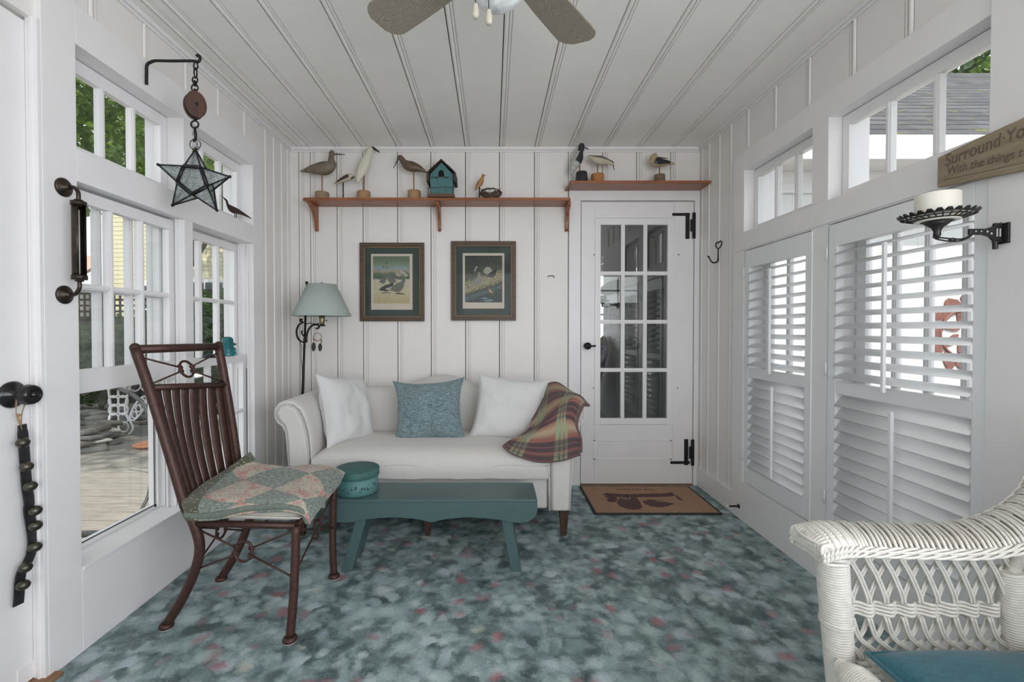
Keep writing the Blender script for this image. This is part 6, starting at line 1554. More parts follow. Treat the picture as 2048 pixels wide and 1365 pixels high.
# star
star = thing('star_lantern', 'black metal star lantern with textured glass hanging below the pulley', 'lantern', B(393, 360))
SY_ = 1.850
tips = [B(391, 299, SY_), B(460, 353.5, SY_), B(434, 421, SY_), B(345, 411, SY_), B(316, 329.5, SY_)]
inner = [B(408.5, 339, SY_), B(421, 376, SY_), B(391.5, 392, SY_), B(362, 368, SY_), B(375, 336, SY_)]
ctr = sum(tips, V((0, 0, 0)))/5; dep = V((0, -0.030, 0))
star_pts = []
for i in range(5): star_pts += [tips[i], inner[i]]
raised = [p+V((0, -0.022, 0)) for p in inner]; back_ = [p+V((0, 0.022, 0)) for p in inner]
mb = MB()
for i in range(5):
    for R__ in (raised, back_):
        mb.tube([tips[i], R__[i]], 0.0034, 6); mb.tube([tips[i], R__[i-1]], 0.0034, 6); mb.tube([R__[i], R__[i-1]], 0.0085 if R__ is raised else 0.003, 6)
    mb.sphere(tips[i], 0.0062, 10, 8)
mb.build('frame', iron, star)
def seeded():
    m, nt, b = nm('seeded_glass'); nt.nodes.remove(b); out = nt.nodes['Material Output']
    v = coords(nt); n_ = noise(nt, v, 120, 4, 0.7); vo = node(nt, 'ShaderNodeTexVoronoi', feature='DISTANCE_TO_EDGE'); vo.inputs['Scale'].default_value = 90; lk(nt, v, vo.inputs['Vector'])
    crk = ramp(nt, math_(nt, 'ADD', vo.outputs['Distance'], math_(nt, 'MULTIPLY', n_.outputs['Fac'], 0.3)), [(0.12, (0.55,)*3), (0.30, (0,)*3)])
    tr = node(nt, 'ShaderNodeBsdfTransparent'); tr.inputs[0].default_value = (0.80, 0.84, 0.84, 1)
    gl = node(nt, 'ShaderNodeBsdfGlossy'); gl.inputs['Roughness'].default_value = 0.2; gl.inputs[0].default_value = (0.9, 0.92, 0.92, 1)
    df = node(nt, 'ShaderNodeBsdfTranslucent'); df.inputs[0].default_value = (0.5, 0.53, 0.53, 1)
    m1 = node(nt, 'ShaderNodeMixShader'); m1.inputs[0].default_value = 0.22; lk(nt, tr.outputs[0], m1.inputs[1]); lk(nt, gl.outputs[0], m1.inputs[2])
    m2 = node(nt, 'ShaderNodeMixShader'); lk(nt, crk, m2.inputs[0]); lk(nt, m1.outputs[0], m2.inputs[1]); lk(nt, df.outputs[0], m2.inputs[2])
    bp = node(nt, 'ShaderNodeBump'); bp.inputs['Strength'].default_value = 0.9; bp.inputs['Distance'].default_value = 0.004; lk(nt, n_.outputs['Fac'], bp.inputs['Height']); lk(nt, bp.outputs[0], gl.inputs['Normal'])
    lk(nt, m2.outputs[0], out.inputs[0]); return m
mb = MB()
for R__ in (raised, back_):
    k = len(mb.v); mb.v += [V(p) for p in R__]; mb.face([k+i for i in range(5)])
    for i in range(5):
        k = len(mb.v); mb.v += [V(tips[i]), V(R__[i]), V(R__[i-1])]; mb.face((k, k+1, k+2))
mb.build('glass_panel', seeded(), star, solid=0.0012)
mb = MB(); link(mb, B(390.5, 289), 11*k_, 10.5*k_, 0.0016, 0); mb.tube([tips[0], B(391, 296)], 0.004, 6)
for i in range(4): link(mb, B(393.5+i*0.6, 286+i*5), 1.6*k_, 3*k_, 0.0009, i % 2)
mb.build('hanging_ring', iron, star)

# ---------------------------------------------------------------- iron bird on the transom ledge, hidden keepsakes, insulator
ir_rust = plain('rusty_iron', (0.055, 0.032, 0.024), 0.6, metal=0.4, var=0.35, scale=60, bs=0.3)
BX = -1.437
def W(px, py, x=BX): return on_x(px, py, x)
body = [(441, 391.5, 0.5), (447, 396, 1.0), (453, 402, 3.0), (455.5, 410, 3.5), (460, 416, 6.3), (467, 420, 7.2), (476, 423, 5.4), (488, 429, 3.2), (504, 438, 0.6)]
P = [W(a, b_) for a, b_, _ in body]; RR = [r*2.5/F for _, _, r in body]; P, RR = dense(P, RR, 40)
mb = MB(); mb.tube(P, RR, 14, sq=0.5, up=(1, 0, 0))
ib = mb.build('iron_bird', ir_rust); tag(ib, 'rusty metal bird standing on the ledge of the small left transom window', 'bird')
mb = MB()
for px in (469.5, 472.5): a = W(px, 424); b_ = V((a.x, a.y, LZ['t0']+0.001)); mb.tube([a, b_], 0.0022, 6)
mb.build('leg', ir_rust, ib)
ins = V((-1.490, on_x(455.5, 700, -1.490).y, 0.973))
def glass_solid(name, col, rough=0.05):
    m, nt, b = nm(name); b.inputs['Base Color'].default_value = (*col, 1); b.inputs['Transmission Weight'].default_value = 0.75; b.inputs['Roughness'].default_value = rough; b.inputs['IOR'].default_value = 1.5; return m
mb = MB(); ks = 0.108/35
mb.lathe([(0.0, 35*ks), (4.5*ks, 34.6*ks), (7.5*ks, 33*ks), (9*ks, 30*ks), (9.3*ks, 25*ks), (10*ks, 24*ks), (14.5*ks, 21.5*ks), (15*ks, 20*ks), (11.5*ks, 19*ks), (10*ks, 17.5*ks), (10.5*ks, 15*ks), (13.5*ks, 13*ks), (14.5*ks, 10*ks), (13.0*ks, 8.5*ks), (14.2*ks, 7*ks), (14.8*ks, 2*ks), (14.5*ks, 0.5*ks), (10*ks, 0)], ins, 32)
tag(mb.build('glass_insulator', glass_solid('aqua_glass', (0.035, 0.25, 0.28))), 'aqua glass telegraph insulator on the small left window sash rail', 'insulator')
p = on_x(418, 712, -1.490)
mb = MB(); mb.lathe([(0.030, 0), (0.032, 0.004), (0.022, 0.012), (0.012, 0.022), (0.0, 0.024)], (-1.490, p.y, 0.973), 18, rmod=lambda a, i: 1+0.12*math.sin(3*a)); tag(mb.build('dark_stone', plain('dark_pebble', (0.02, 0.022, 0.025), 0.35)), 'small dark polished stone beside the aqua insulator, behind the chair', 'stone')

# ---------------------------------------------------------------- brass thermometer on the left post
tm = plain('aged_bronze', (0.052, 0.040, 0.032), 0.38, metal=0.75, var=0.4, scale=50)
tyc = 1.50; XT = TL+0.062
rt = on_x(126, 375, TL); rbm = on_x(128, 590, TL)
th = thing('wall_thermometer', 'aged bronze tube thermometer on curved wall mounts, left post', 'thermometer', (TL, tyc, (rt.z+rbm.z)/2))
ztop, zbot = on_x(155, 408, XT).z, on_x(160, 555, XT).z
yt = on_x(158, 480, XT).y
for c_, s_, ze_ in ((rt, 1, ztop), (rbm, -1, zbot)):
    mb = MB(); mb.lathe([(0.0305, 0.0), (0.031, 0.004), (0.027, 0.008), (0.022, 0.009), (0.019, 0.013), (0.012, 0.015), (0.008, 0.024)], (TL, c_.y, c_.z), 28, axis=(1, 0, 0))
    mb.build('mount_plate', tm, th)
    mb = MB(); mb.tube(smooth_path([(TL+0.02, c_.y, c_.z), (TL+0.042, c_.y+(yt-c_.y)*0.4, c_.z-0.002*s_), (XT-0.001, yt, c_.z-0.020*s_), (XT, yt, ze_+0.012*s_)], 14), 0.0062, 10); mb.lathe([(0.011, -0.012*s_), (0.009, 0.0), (0.0125, 0.010*s_)], (XT, yt, ze_+0.004*s_), 16); mb.build('curved_arm', tm, th)
mb = MB(); seg = 20; k = len(mb.v); L_ = ztop-zbot
for zz in (0, 1):
    for j in range(seg+1):
        a = math.radians(35)+math.radians(290)*j/seg - math.radians(60)+math.pi*0.25
        for r_2 in (0.0185, 0.0155): mb.v.append(V((XT+math.cos(a)*r_2, yt+math.sin(a)*r_2, zbot+L_*zz)))
n2 = (seg+1)*2
for j in range(seg):
    for o_ in (0, 1): mb.face((j*2+o_, (j+1)*2+o_, n2+(j+1)*2+o_, n2+j*2+o_), 0, True)
mb.lathe([(0.021, -0.008), (0.021, 0.006), (0.016, 0.006)], (XT, yt, zbot), 24); mb.lathe([(0.021, -0.004), (0.021, 0.008), (0.016, 0.008)], (XT, yt, ztop), 24)
mb.build('tube_case', tm, th, solid=0.001)
mb = MB(); mb.tube([(XT, yt, zbot+0.01), (XT, yt, ztop-0.02)], 0.0028, 8); mb.build('glass_capillary', plain('thermo_glass', (0.55, 0.56, 0.55), 0.15), th)

# ---------------------------------------------------------------- sleigh bells on the left door
leath = plain('black_leather', (0.018, 0.018, 0.020), 0.45, var=0.3, scale=60, bs=0.2)
bellm = plain('antique_brass_bell', (0.085, 0.078, 0.060), 0.35, metal=0.8, var=0.35, scale=60)
XS = XD+0.018
def S(px, py, x=XS): return on_x(px, py, x)
path = [(43, 850), (46, 890), (49, 930), (52, 970), (57, 1005), (56, 1020), (62, 1060), (64, 1085), (60, 1110), (50, 1132), (42, 1145), (38, 1165), (37, 1190), (35, 1211)]
sb = thing('sleigh_bell_strap', 'black leather strap of eight sleigh bells hanging from left door knob', 'bells', S(48, 1030))
pp = smooth_path([S(*q_) for q_ in path], 60); mb = MB()
k = len(mb.v)
for i, p in enumerate(pp):
    w_ = 0.0150 if i > 1 else 0.012
    t_ = (pp[min(i+1, 60)]-pp[max(i-1, 0)]).normalized(); s_ = t_.cross(V((1, 0, 0))).normalized()
    for q_ in ((-w_, 0), (w_, 0), (w_, 0.004), (-w_, 0.004)): mb.v.append(p+s_*q_[0]+V((q_[1], 0, 0)))
for i in range(60):
    for j in range(4): mb.face((k+i*4+j, k+i*4+(j+1) % 4, k+(i+1)*4+(j+1) % 4, k+(i+1)*4+j))
mb.face((k, k+1, k+2, k+3)); mb.face((k+243, k+242, k+241, k+240)); mb.build('strap', leath, sb)
bells = [(45.5, 886), (53, 934), (61, 973), (70.5, 1022), (71, 1052), (70, 1095), (51, 1136), (46.5, 1171)]
slitm = plain('bell_slit', (0.005, 0.005, 0.005), 0.8)
for i, (px, py) in enumerate(bells):
    c = S(px, py, XS+0.022); mb = MB(); mb.sphere(c, (0.0165, 0.0170, 0.0155), 20, 14); b1 = mb.build('bell', bellm, sb)
    d = V((1, -0.15, -0.12)).normalized(); u = V((0, 1, 0.35)).normalized(); mb = MB()
    arc = [c+(d*math.cos(a)+u*math.sin(a)).normalized()*0.0168 for a in [math.radians(-48+96*j/12) for j in range(13)]]
    mb.tube(arc, 0.0008, 5); mb.build('slot', slitm, b1)
mb = MB()
for px, py in ((50, 910), (56.5, 991), (37, 1154), (36, 1190)): mb.sphere(S(px, py, XS+0.004), (0.002, 0.004, 0.004), 8, 6)
mb.build('rivet', iron, sb)
kx = XD+0.034; mb = MB()
kk = kp+V((0.032, 0, 0)); tp = S(41, 852)
mb.tube(smooth_path([tp, V((kk.x-0.004, kk.y-0.012, kk.z-0.060)), V((kk.x-0.002, kk.y-0.013, kk.z-0.02)), V((kk.x, kk.y-0.010, kk.z+0.010)), V((kk.x, kk.y, kk.z+0.0145)), V((kk.x, kk.y+0.010, kk.z+0.010)), V((kk.x, kk.y+0.013, kk.z-0.02)), V((kk.x-0.004, kk.y+0.004, kk.z-0.058)), tp+V((0, 0.002, 0))], 50), 0.0017, 6)
mb.sphere(V((kk.x-0.006, kk.y-0.004, kk.z-0.062)), 0.005, 8, 6); mb.tube([V((kk.x-0.006, kk.y-0.004, kk.z-0.062)), tp+V((0.004, 0, -0.012))], 0.0016, 6)
mb.build('cord_loop', plain('tan_cord', (0.36, 0.24, 0.13), 0.8), sb)

# ---------------------------------------------------------------- carved sign and candle sconce on the right wall
XSg = TR-0.010
def G(px, py, x=XSg-0.018): return on_x(px, py, x)
oakw = wood('pale_stave_wood', (0.20, 0.155, 0.10), (0.33, 0.27, 0.185), axis=1, rough=0.7, scale=5, grain=18)
sgn = thing('wooden_sign', 'pale weathered stave sign with carved lettering on the right wall', 'sign', G(1960, 310))
tl, tr_, bl, br_ = G(1875, 316), G(2048, 233), G(1876, 375), G(2048, 343)
N_ = 24; ky = 0.45   # the stave carries on past the frame and tapers again
ytl, yend = tl.y, tl.y-0.95
mb = MB()
zt0, zb0 = tl.z, bl.z
def ztop_(s_): return zt0+ (tr_.z-zt0)*1.0*min(1, s_/0.28)**0.8 if s_ < 0.28 else tr_.z+0.006*math.sin(PI*(s_-0.28)/0.44) if s_ < 0.72 else zt0+(tr_.z-zt0)*min(1, (1-s_)/0.28)**0.8
def zbot_(s_): return zb0+(br_.z-zb0)*min(1, s_/0.28) if s_ < 0.28 else br_.z if s_ < 0.72 else zb0+(br_.z-zb0)*min(1, (1-s_)/0.28)
cols = [i/40 for i in range(41)]
top_o = [V((XSg-0.018, ytl+(yend-ytl)*c_, ztop_(c_))) for c_ in cols]; bot_o = [V((XSg-0.018, ytl+(yend-ytl)*c_, zbot_(c_))) for c_ in cols]
mb.prism(top_o+bot_o[::-1], (0.016, 0, 0)); mb.build('board', oakw, sgn, bevel=0.002)
ink = plain('burnt_lettering', (0.125, 0.095, 0.075), 0.8, var=0.2, scale=80)
def sign_text(txt, px0, py0, px1, py1, size, nm_, shear=0.0):
    a, b_ = G(px0, py0, XSg-0.0185), G(px1, py1, XSg-0.0185); d = (b_-a)
    ux = V((0, d.y, d.z)).normalized(); uz = V((0, -ux.z, ux.y)); uz = uz if uz.z > 0 else -uz
    M = Matrix(((ux.x, uz.x, -1, a.x), (ux.y, uz.y, 0, a.y), (ux.z, uz.z, 0, a.z), (0, 0, 0, 1)))
    cu = text_mesh(txt, size, M, 0.0004, nm_, ink, sgn, shear); return cu
t1 = sign_text('Surround·Yo', 1891, 333, 2048, 274, 0.052, 'lettering', 0.12)
t2 = sign_text('With the things t', 1898, 348, 2048, 309, 0.034, 'lettering', 0.12)
def fit(o, y_start, y_stop):
    ys = [v.co.y+o.parent.location.y for v in o.data.vertices]; a, b_ = max(ys), min(ys); k = (y_start-y_stop)/(a-b_)
    for v in o.data.vertices:
        Y_ = v.co.y+o.parent.location.y; Yn = y_start-(a-Y_)*k; v.co.y = Yn-o.parent.location.y
fit(t1, G(1891, 340).y, G(2050, 300).y+0.0); fit(t2, G(1896, 350).y, G(2046, 320).y)
mb = MB(); mb.tube([V((XSg-0.0185, ytl+(yend-ytl)*c_, zbot_(c_)+0.020)) for c_ in cols[1:-1]], 0.0008, 4); mb.build('groove', ink, sgn)

cand = V(on_y(1874, 430, 1.285)); 
sconce = thing('candle_sconce', 'dark cast-iron swing arm sconce with scalloped pierced dish on right wall', 'sconce', on_x(2008, 466, TR))
ci = plain('dark_cast_iron', (0.045, 0.043, 0.042), 0.42, metal=0.7, var=0.25, scale=70, bs=0.2, bscale=150)
wp = on_x(2010, 466, TR-0.008)
kz = 1.285/F
mb = MB(); mb.box((TR-0.012, wp.y-0.012, wp.z-0.030), (TR-0.0015, wp.y+0.030, wp.z+0.028)); mb.tube([(TR-0.022, wp.y+0.012, wp.z-0.044), (TR-0.022, wp.y+0.012, wp.z+0.030)], 0.006, 10); mb.box((TR-0.024, wp.y+0.004, wp.z-0.026), (TR-0.010, wp.y+0.020, wp.z-0.018)); mb.box((TR-0.024, wp.y+0.004, wp.z+0.018), (TR-0.010, wp.y+0.020, wp.z+0.026))
mb.build('wall_plate', ci, sconce, bevel=0.001)
AY = 1.285
def A_(px, py): return on_y(px, py, AY)
mb = MB()
# pierced strap arm: solid web tapering toward the dish, with two open rails swung below
o = [(2002, 445), (1990, 452), (1970, 458), (1938, 458), (1938, 470), (1964, 470), (1978, 474), (1986, 482), (2002, 484)]
mb.prism([A_(*q_)+V((0, -0.003, 0)) for q_ in o], (0, 0.007, 0)); mb.build('arm', ci, sconce, bevel=0.001)
for px, py, r_3 in ((1949, 463.5, 1.6), (1960, 463.5, 1.6), (1972, 464, 2.2), (1980, 468, 2.2)):
    mb = MB(); mb.lathe([(r_3*kz, 0), (r_3*kz, 0.0006)], A_(px, py)+V((0, -0.0037, 0)), 10, axis=(0, -1, 0)); mb.build('piercing', plain('pierced_gap', (0.45, 0.45, 0.44), 0.7), sconce)
for px in (1990, 1996):
    mb = MB(); mb.box(A_(px, 458)+V((0, -0.0045, 0)), A_(px+2.6, 474)+V((0, -0.0035, 0))); mb.build('piercing', plain('pierced_gap', (0.45, 0.45, 0.44), 0.7), sconce)
mb = MB()
for off in (0, 5):
    mb.tube(smooth_path([A_(1944, 470-off*0.6), A_(1936, 476-off*0.4), A_(1922, 481.5-off*0.6), A_(1905, 483-off), A_(1888, 481.5-off), A_(1872, 478-off*0.7), A_(1866, 474)], 24), 0.0022, 8)
mb.sphere(A_(1905, 480), (0.011, 0.006, 0.006), 10, 8); mb.tube([A_(1940, 459), A_(1944, 466), A_(1940, 471)], 0.003, 6)
mb.build('swing_rail', ci, sconce)
dc_ = A_(1874, 474); dz_ = lambda py: A_(1874, py).z
mb = MB(); mb.lathe([(0.004, dz_(478)), (0.009, dz_(470)), (0.008, dz_(464)), (0.013, dz_(456)), (0.024, dz_(450)), (0.030, dz_(446)), (0.012, dz_(445)), (0.0, dz_(445))], (dc_.x, AY, 0), 24); mb.build('cup', ci, sconce)
# dish: radial ribs, rings and pointed scallops around the rim
mb = MB(); Rd = 57*kz; zr, zi = dz_(433), dz_(446)
def dp(r, a, dz=0.0):
    t_ = r/Rd; return V((dc_.x+math.cos(a)*r, AY+math.sin(a)*r, zi+(zr-zi)*t_**1.6+dz))
for rr_ in (0.38, 0.62, 0.84, 0.97): mb.tube([dp(Rd*rr_, 2*PI*i/48) for i in range(48)], 0.0021, 6, closed=True)
NSC = 26
for i in range(NSC):
    a = 2*PI*i/NSC; mb.tube([dp(Rd*0.36, a), dp(Rd*0.62, a+0.05), dp(Rd*0.97, a-0.03)], 0.0019, 5)
    a2_ = a+PI/NSC; pl_ = [dp(Rd*0.96, a), dp(Rd*0.96, a+2*PI/NSC), dp(Rd*1.06, a2_+0.05, 0.004), dp(Rd*1.06, a2_-0.05, 0.004)]
    k = len(mb.v); up_ = V((0, 0, 0.003)); mb.v += pl_+[q_+up_ for q_ in pl_]
    for q_ in ((0, 1, 2, 3), (7, 6, 5, 4), (0, 4, 5, 1), (1, 5, 6, 2), (2, 6, 7, 3), (3, 7, 4, 0)): mb.face([k+j for j in q_])
mb.build('scalloped_dish', ci, sconce)
rc = 34.5*kz; ct = A_(1874, 388).z; cb = dz_(444)
m_c, nt, b = nm('ivory_wax'); b.inputs['Base Color'].default_value = (0.80, 0.77, 0.70, 1); b.inputs['Roughness'].default_value = 0.45; b.inputs['Subsurface Weight'].default_value = 0.5; b.inputs['Subsurface Radius'].default_value = (0.03, 0.02, 0.012)
mb = MB(); mb.lathe([(rc*0.97, cb+0.001), (rc, cb+0.004), (rc, ct-0.003), (rc*0.95, ct), (rc*0.88, ct-0.004), (rc*0.5, ct-0.008), (0, ct-0.008)], (dc_.x, AY, 0), 36); cdl = mb.build('pillar_candle', m_c); tag(cdl, 'thick ivory pillar candle standing on the pierced sconce dish', 'candle')
mb = MB(); mb.tube([(dc_.x, AY, ct-0.009), (dc_.x+0.001, AY, ct-0.001)], 0.0012, 6); mb.build('wick', iron, cdl)
# ---------------------------------------------------------------- white wicker armchair (faces left, back near the right wall)
wk = plain('white_wicker', (0.72, 0.70, 0.65), 0.5, var=0.12, scale=60, bs=0.15, bscale=300)
wk2 = plain('wicker_undertone', (0.46, 0.40, 0.31), 0.8, var=0.2, scale=50)
FX, BXk = 0.775, 1.215          # front and rear post x
YFAR, YNEAR = 1.055, 0.42       # arms: far one is in view, near one below the frame
ZA = 0.655
wc = thing('wicker_armchair', 'white woven wicker armchair at lower right beside the shutters', 'chair', ((FX+BXk)/2, (YFAR+YNEAR)/2, 0))
def wrapped_post(x0, y0, z0, x1, y1, z1, r0, r1, name='post', pitch=0.0062):
    a, b_ = V((x0, y0, z0)), V((x1, y1, z1)); L = (b_-a).length; n = int(L/pitch)
    mb = MB(); prof = []
    for i in range(n):
        r = r0+(r1-r0)*i/n
        prof += [(r-0.0012, i*pitch), (r+0.0008, i*pitch+pitch*0.3), (r+0.0008, i*pitch+pitch*0.7)]
    prof.append((r1, L)); mb.lathe(prof, a, 20, axis=(b_-a)); return mb.build(name, wk, wc)
pf0 = on_y(1684, 1360, YFAR); 
for yy in (YFAR, YNEAR):
    xk = 0.0 if yy == YFAR else 0.0
    wrapped_post(FX+0.075, yy, 0.002, FX+0.022, yy, ZA-0.03, 0.026, 0.034)
    wrapped_post(BXk+0.055, yy, 0.002, BXk+0.005, yy, ZA-0.10, 0.027, 0.025)
# arm tops: bundles of cane wrapped slantwise over a wide flat arm that sweeps up into the back
def armpath(u):
    pts = [V((FX-0.035, 0, ZA-0.022)), V((FX-0.005, 0, ZA-0.004)), V((FX+0.05, 0, ZA)), V((FX+0.18, 0, ZA-0.004)), V((FX+0.33, 0, ZA-0.004)), V((FX+0.45, 0, ZA+0.022)), V((FX+0.53, 0, ZA+0.075)), V((FX+0.575, 0, ZA+0.155)), V((FX+0.60, 0, ZA+0.26))]
    return cr(pts, u)
def arm_top(yc, s_):
    hw = 0.062
    NB = 96; mb = MB()
    for i in range(NB):
        u = i/(NB-1); bundle = (i % 4-1.5)/1.5
        lift = 0.0045*(1-bundle*bundle)
        c0 = armpath(u); w_ = hw*(0.80+0.2*min(1, u*9)); pts = []
        for k in range(9):
            t_ = k/8*2-1; uu = min(1, max(0, u+0.022*t_*s_)); c = armpath(uu); drop = 0.018*abs(t_)**3
            nrm = V((0, 0, 1))
            pts.append(V((c.x, yc+t_*w_, c.z-drop+lift*(1-t_*t_*0.5))))
        mb.tube(pts, 0.0036, 6)
    mb.build('arm_weave', wk, wc)
    for sd in (-1, 1):
        for q_ in range(2):
            mb = MB()
            for ph in (0, PI*2/3, PI*4/3):
                pts = []
                for i in range(120):
                    u = i/119; c = armpath(u); w_ = hw*(0.80+0.2*min(1, u*9)); a = u*70+ph
                    pts.append(V((c.x, yc+sd*(w_+0.002+0.0045*math.cos(a)), c.z-0.020-0.011*q_+0.0045*math.sin(a))))
                mb.tube(pts, 0.0034, 6)
            mb.build('edge_braid', wk, wc)
    # rounded woven front of the arm
    mb = MB()
    for i in range(13):
        t_ = i/12*2-1; y = yc+t_*hw*0.80
        mb.tube(smooth_path([V((FX+0.03, y, ZA+0.001-0.012*abs(t_)**3)), V((FX-0.010, y, ZA-0.004-0.012*abs(t_)**3)), V((FX-0.034, y*1.0, ZA-0.022)), V((FX-0.030, y, ZA-0.048)), V((FX-0.004, yc+t_*hw*0.6, ZA-0.070))], 14), 0.0046, 6)
    for j in range(5):
        zz = ZA-0.018-j*0.010; mb.tube(smooth_path([V((FX+0.02, yc-hw*0.86, zz-0.004)), V((FX-0.026, yc-hw*0.8, zz-0.001)), V((FX-0.042+0.004*j, yc, zz)), V((FX-0.026, yc+hw*0.8, zz-0.001)), V((FX+0.02, yc+hw*0.86, zz-0.004))], 20), 0.0040, 6)
    mb.build('arm_front', wk, wc)
    mb = MB(); mb.tube([armpath(i/20)+V((0, yc, -0.022)) for i in range(1, 21)], [0.030]*20, 8, sq=0.35, up=(0, 0, 1)); mb.build('arm_core', wk2, wc)
arm_top(YFAR, 1); arm_top(YNEAR, -1)
# side lattice: pairs of canes crossing, woven waistband halfway
def lattice(yc, name='side_lattice'):
    zt, zb_, zm0, zm1 = ZA-0.035, 0.27, 0.446, 0.478
    x0, x1 = FX+0.055, BXk-0.02
    mb = MB(); n = 9; dx = (x1-x0)/n
    def clampx(p): return V((min(max(p.x, x0-0.004), x1+0.012), p.y, p.z))
    for i in range(-3, n+3):
        xa = x0+dx*i
        for dirn, yo in ((1, -0.006), (-1, 0.006)):
            for pr in (-0.0035, 0.0035):
                top_ = [V((xa+pr, yc+yo, zt)), V((xa+pr+dirn*0.006, yc+yo, zt-0.03)), V((xa+pr+dirn*0.030, yc+yo, (zt+zm1)/2)), V((xa+pr+dirn*0.052, yc+yo, zm1+0.02)), V((xa+pr+dirn*0.056, yc+yo, zm1))]
                low_ = [V((xa+pr+dirn*0.056, yc+yo, zm0)), V((xa+pr+dirn*0.075, yc+yo, zm0-0.05)), V((xa+pr+dirn*0.115, yc+yo, (zm0+zb_)/2)), V((xa+pr+dirn*0.150, yc+yo, zb_))]
                for q_ in (top_, low_):
                    P = smooth_path(q_, 12); run = []
                    for p in P+[None]:
                        if p is not None and x0-0.012 <= p.x <= x1+0.022: run.append(p)
                        else:
                            if len(run) > 2: mb.tube(run, 0.0033, 5)
                            run = []
    mb.build(name, wk, wc)
    mb = MB()
    for j in range(4):
        z = zm0+0.003+(zm1-zm0-0.006)*j/3+0.0
        pts = [V((x0-0.03+(x1-x0+0.08)*i/90, yc+0.0075*math.sin(i*PI*2*n/90+ (PI if j % 2 else 0)*0), z+0.0005*math.sin(i))) for i in range(91)]
        mb.tube(pts, 0.0040, 6)
    mb.build('waist_band', wk, wc)
lattice(YFAR); lattice(YNEAR)
# rear post arch toward the back
for yy in (YFAR, YNEAR):
    mb = MB(); A = smooth_path([V((BXk+0.006, yy, 0.535)), V((BXk+0.020, yy, 0.575)), V((BXk+0.055, yy, 0.598)), V((BXk+0.11, yy, 0.600))], 40)
    mb.tube(A, 0.0125, 10)
    for i in range(0, 40, 1):
        c = A[i]; t_ = (A[i+1]-A[i]).normalized(); u = V((0, 1, 0)); w_ = t_.cross(u); mb.tube([c+u*(math.cos(a)*0.0135)+w_*(math.sin(a)*0.0135) for a in [2*PI*k/12 for k in range(12)]], 0.0017, 4, closed=True)
    mb.build('arch_rail', wk, wc)
for yy in (YFAR, YNEAR):
    for zz in (0.588, 0.43):
        f_ = zz/(ZA-0.03); xx = FX+0.075-0.053*f_; rr_ = 0.026+0.008*f_+0.002; mb = MB()
        for q_ in (0, 0.0055): mb.tube([V((xx+math.cos(a)*rr_, yy+math.sin(a)*rr_, zz+q_)) for a in [2*PI*k/20 for k in range(20)]], 0.0028, 5, closed=True)
        mb.build('post_wrap', wk, wc)
# seat: rails, woven front roll and seat deck
mb = MB()
for (a, b_) in (((FX+0.04, YNEAR, 0.325), (FX+0.04, YFAR, 0.325)), ((BXk+0.03, YNEAR, 0.325), (BXk+0.03, YFAR, 0.325)), ((FX+0.04, YFAR, 0.325), (BXk+0.03, YFAR, 0.325)), ((FX+0.04, YNEAR, 0.325), (BXk+0.03, YNEAR, 0.325))): mb.tube([a, b_], 0.016, 10)
mb.build('seat_rail', wk, wc)
mb = MB()
n = 30
for i in range(n):
    y = YNEAR+0.02+(YFAR-YNEAR-0.04)*i/(n-1); mb.tube([V((FX+0.03, y, 0.345)), V((BXk+0.05, y, 0.345))], 0.006, 5)
for i in range(16):
    x = FX+0.04+(BXk-FX)*i/15; mb.tube([V((x, YNEAR+0.01, 0.349)), V((x, YFAR-0.01, 0.349))], 0.004, 5)
mb.build('seat_deck', wk, wc)
mb = MB(); rollx = FX+0.028; m_ = 110
for i in range(m_):
    y = YNEAR+0.02+(YFAR-0.035-YNEAR-0.02)*i/(m_-1); endf = max(0.25, min(1, (YFAR-0.035-y)/0.045))**0.5
    r_ = 0.036*endf
    mb.tube([V((rollx+math.cos(a)*r_, y+0.006*math.sin(a), 0.345+math.sin(a)*r_*0.95)) for a in [2*PI*k/14 for k in range(14)]], 0.0033, 5, closed=True)
mb.build('front_roll', wk, wc)
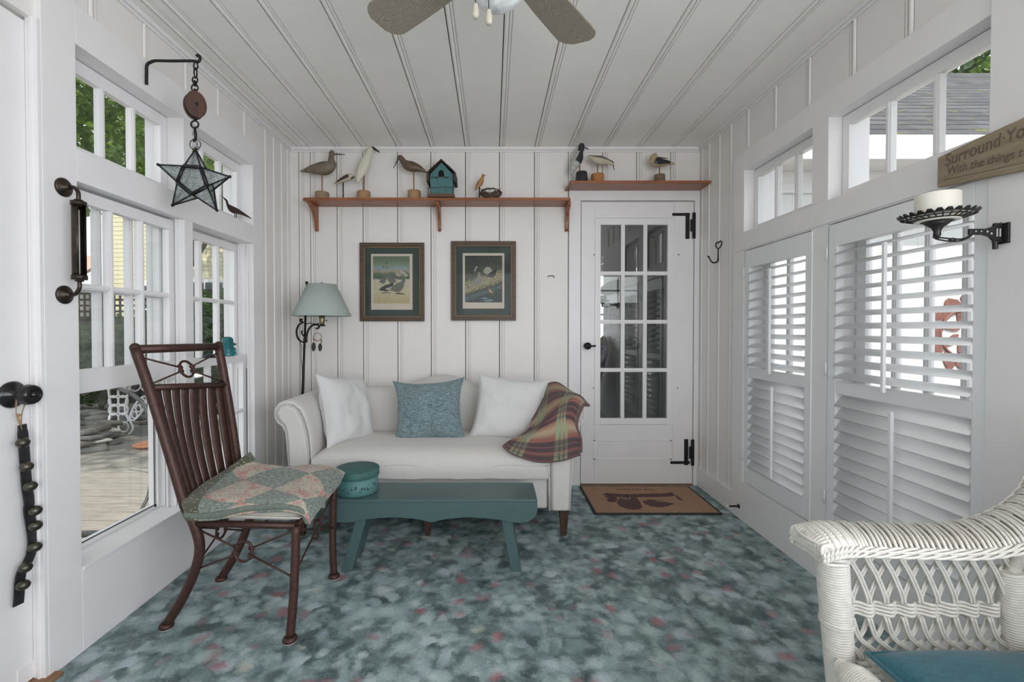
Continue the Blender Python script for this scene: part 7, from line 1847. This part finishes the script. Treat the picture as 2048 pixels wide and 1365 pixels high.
# fan back: vertical stakes and rows of weave
mb = MB()
bz0, bz1 = 0.36, 1.02
def bk(t_, h):
    """t_ -1..1 across, h 0..1 up; curved around the sitter"""
    y = (YNEAR+YFAR)/2+t_*(YFAR-YNEAR)/2*(1.0+0.04*h); x = BXk+0.055+0.10*h+0.05*(1-t_*t_)*1.0 ; top = bz1-0.22*t_*t_*1.0
    return V((min(x, 1.445), y, bz0+(top-bz0)*h))
for i in range(19):
    t_ = -1+2*i/18; mb.tube([bk(t_, h/10) for h in range(11)], 0.005, 6)
mb.build('back_stake', wk, wc)
mb = MB()
for j in range(46):
    h = 0.10+0.86*j/45; mb.tube([bk(-1+2*i/36, h)+V(((0.006 if (i+j) % 2 else -0.006), 0, 0)) for i in range(37)], 0.0042, 5)
mb.build('back_weave', wk, wc)
mb = MB()
for ph in (0, 2.1, 4.2): mb.tube([bk(-1+2*i/80, 1.0)+V((0.008*math.cos(i*0.8+ph), 0, 0.008*math.sin(i*0.8+ph))) for i in range(81)], 0.008, 6)
mb.build('top_braid', wk, wc)
# teal velvet seat cushion
vel = fabric('teal_velvet', (0.016, 0.115, 0.155), weave=200, var=0.1, bs=0.15, sheen=0.25)
cxa, cxb, cya, cyb = FX+0.070, BXk+0.035, YNEAR+0.03, YFAR-0.050
mb = MB()
def ctop2(s_):
    def g(u, v):
        x = cxa+(cxb-cxa)*u; y = cya+(cyb-cya)*v
        e_ = (max(0, 1-abs(2*u-1)**6)*max(0, 1-abs(2*v-1)**6))**0.5
        return V((x, y, 0.392+s_*(e_*0.034)+0.003*math.sin(u*9+v*4)*e_))
    return g
mb.grid(ctop2(1), 34, 34, uvs=False); mb.grid(ctop2(-1), 34, 34, uvs=False)
tc_ = mb.build('seat_cushion', vel); tag(tc_, 'teal velvet seat cushion on the white wicker armchair', 'cushion')
mb = MB(); f1 = ctop2(1); mb.tube([f1(*q_) for q_ in [((i/30, 0) if i < 30 else (1, (i-30)/30) if i < 60 else (1-(i-60)/30, 1) if i < 90 else (0, 1-(i-90)/30)) for i in range(120)]], 0.0045, 6, closed=True); mb.build('piping', vel, tc_)
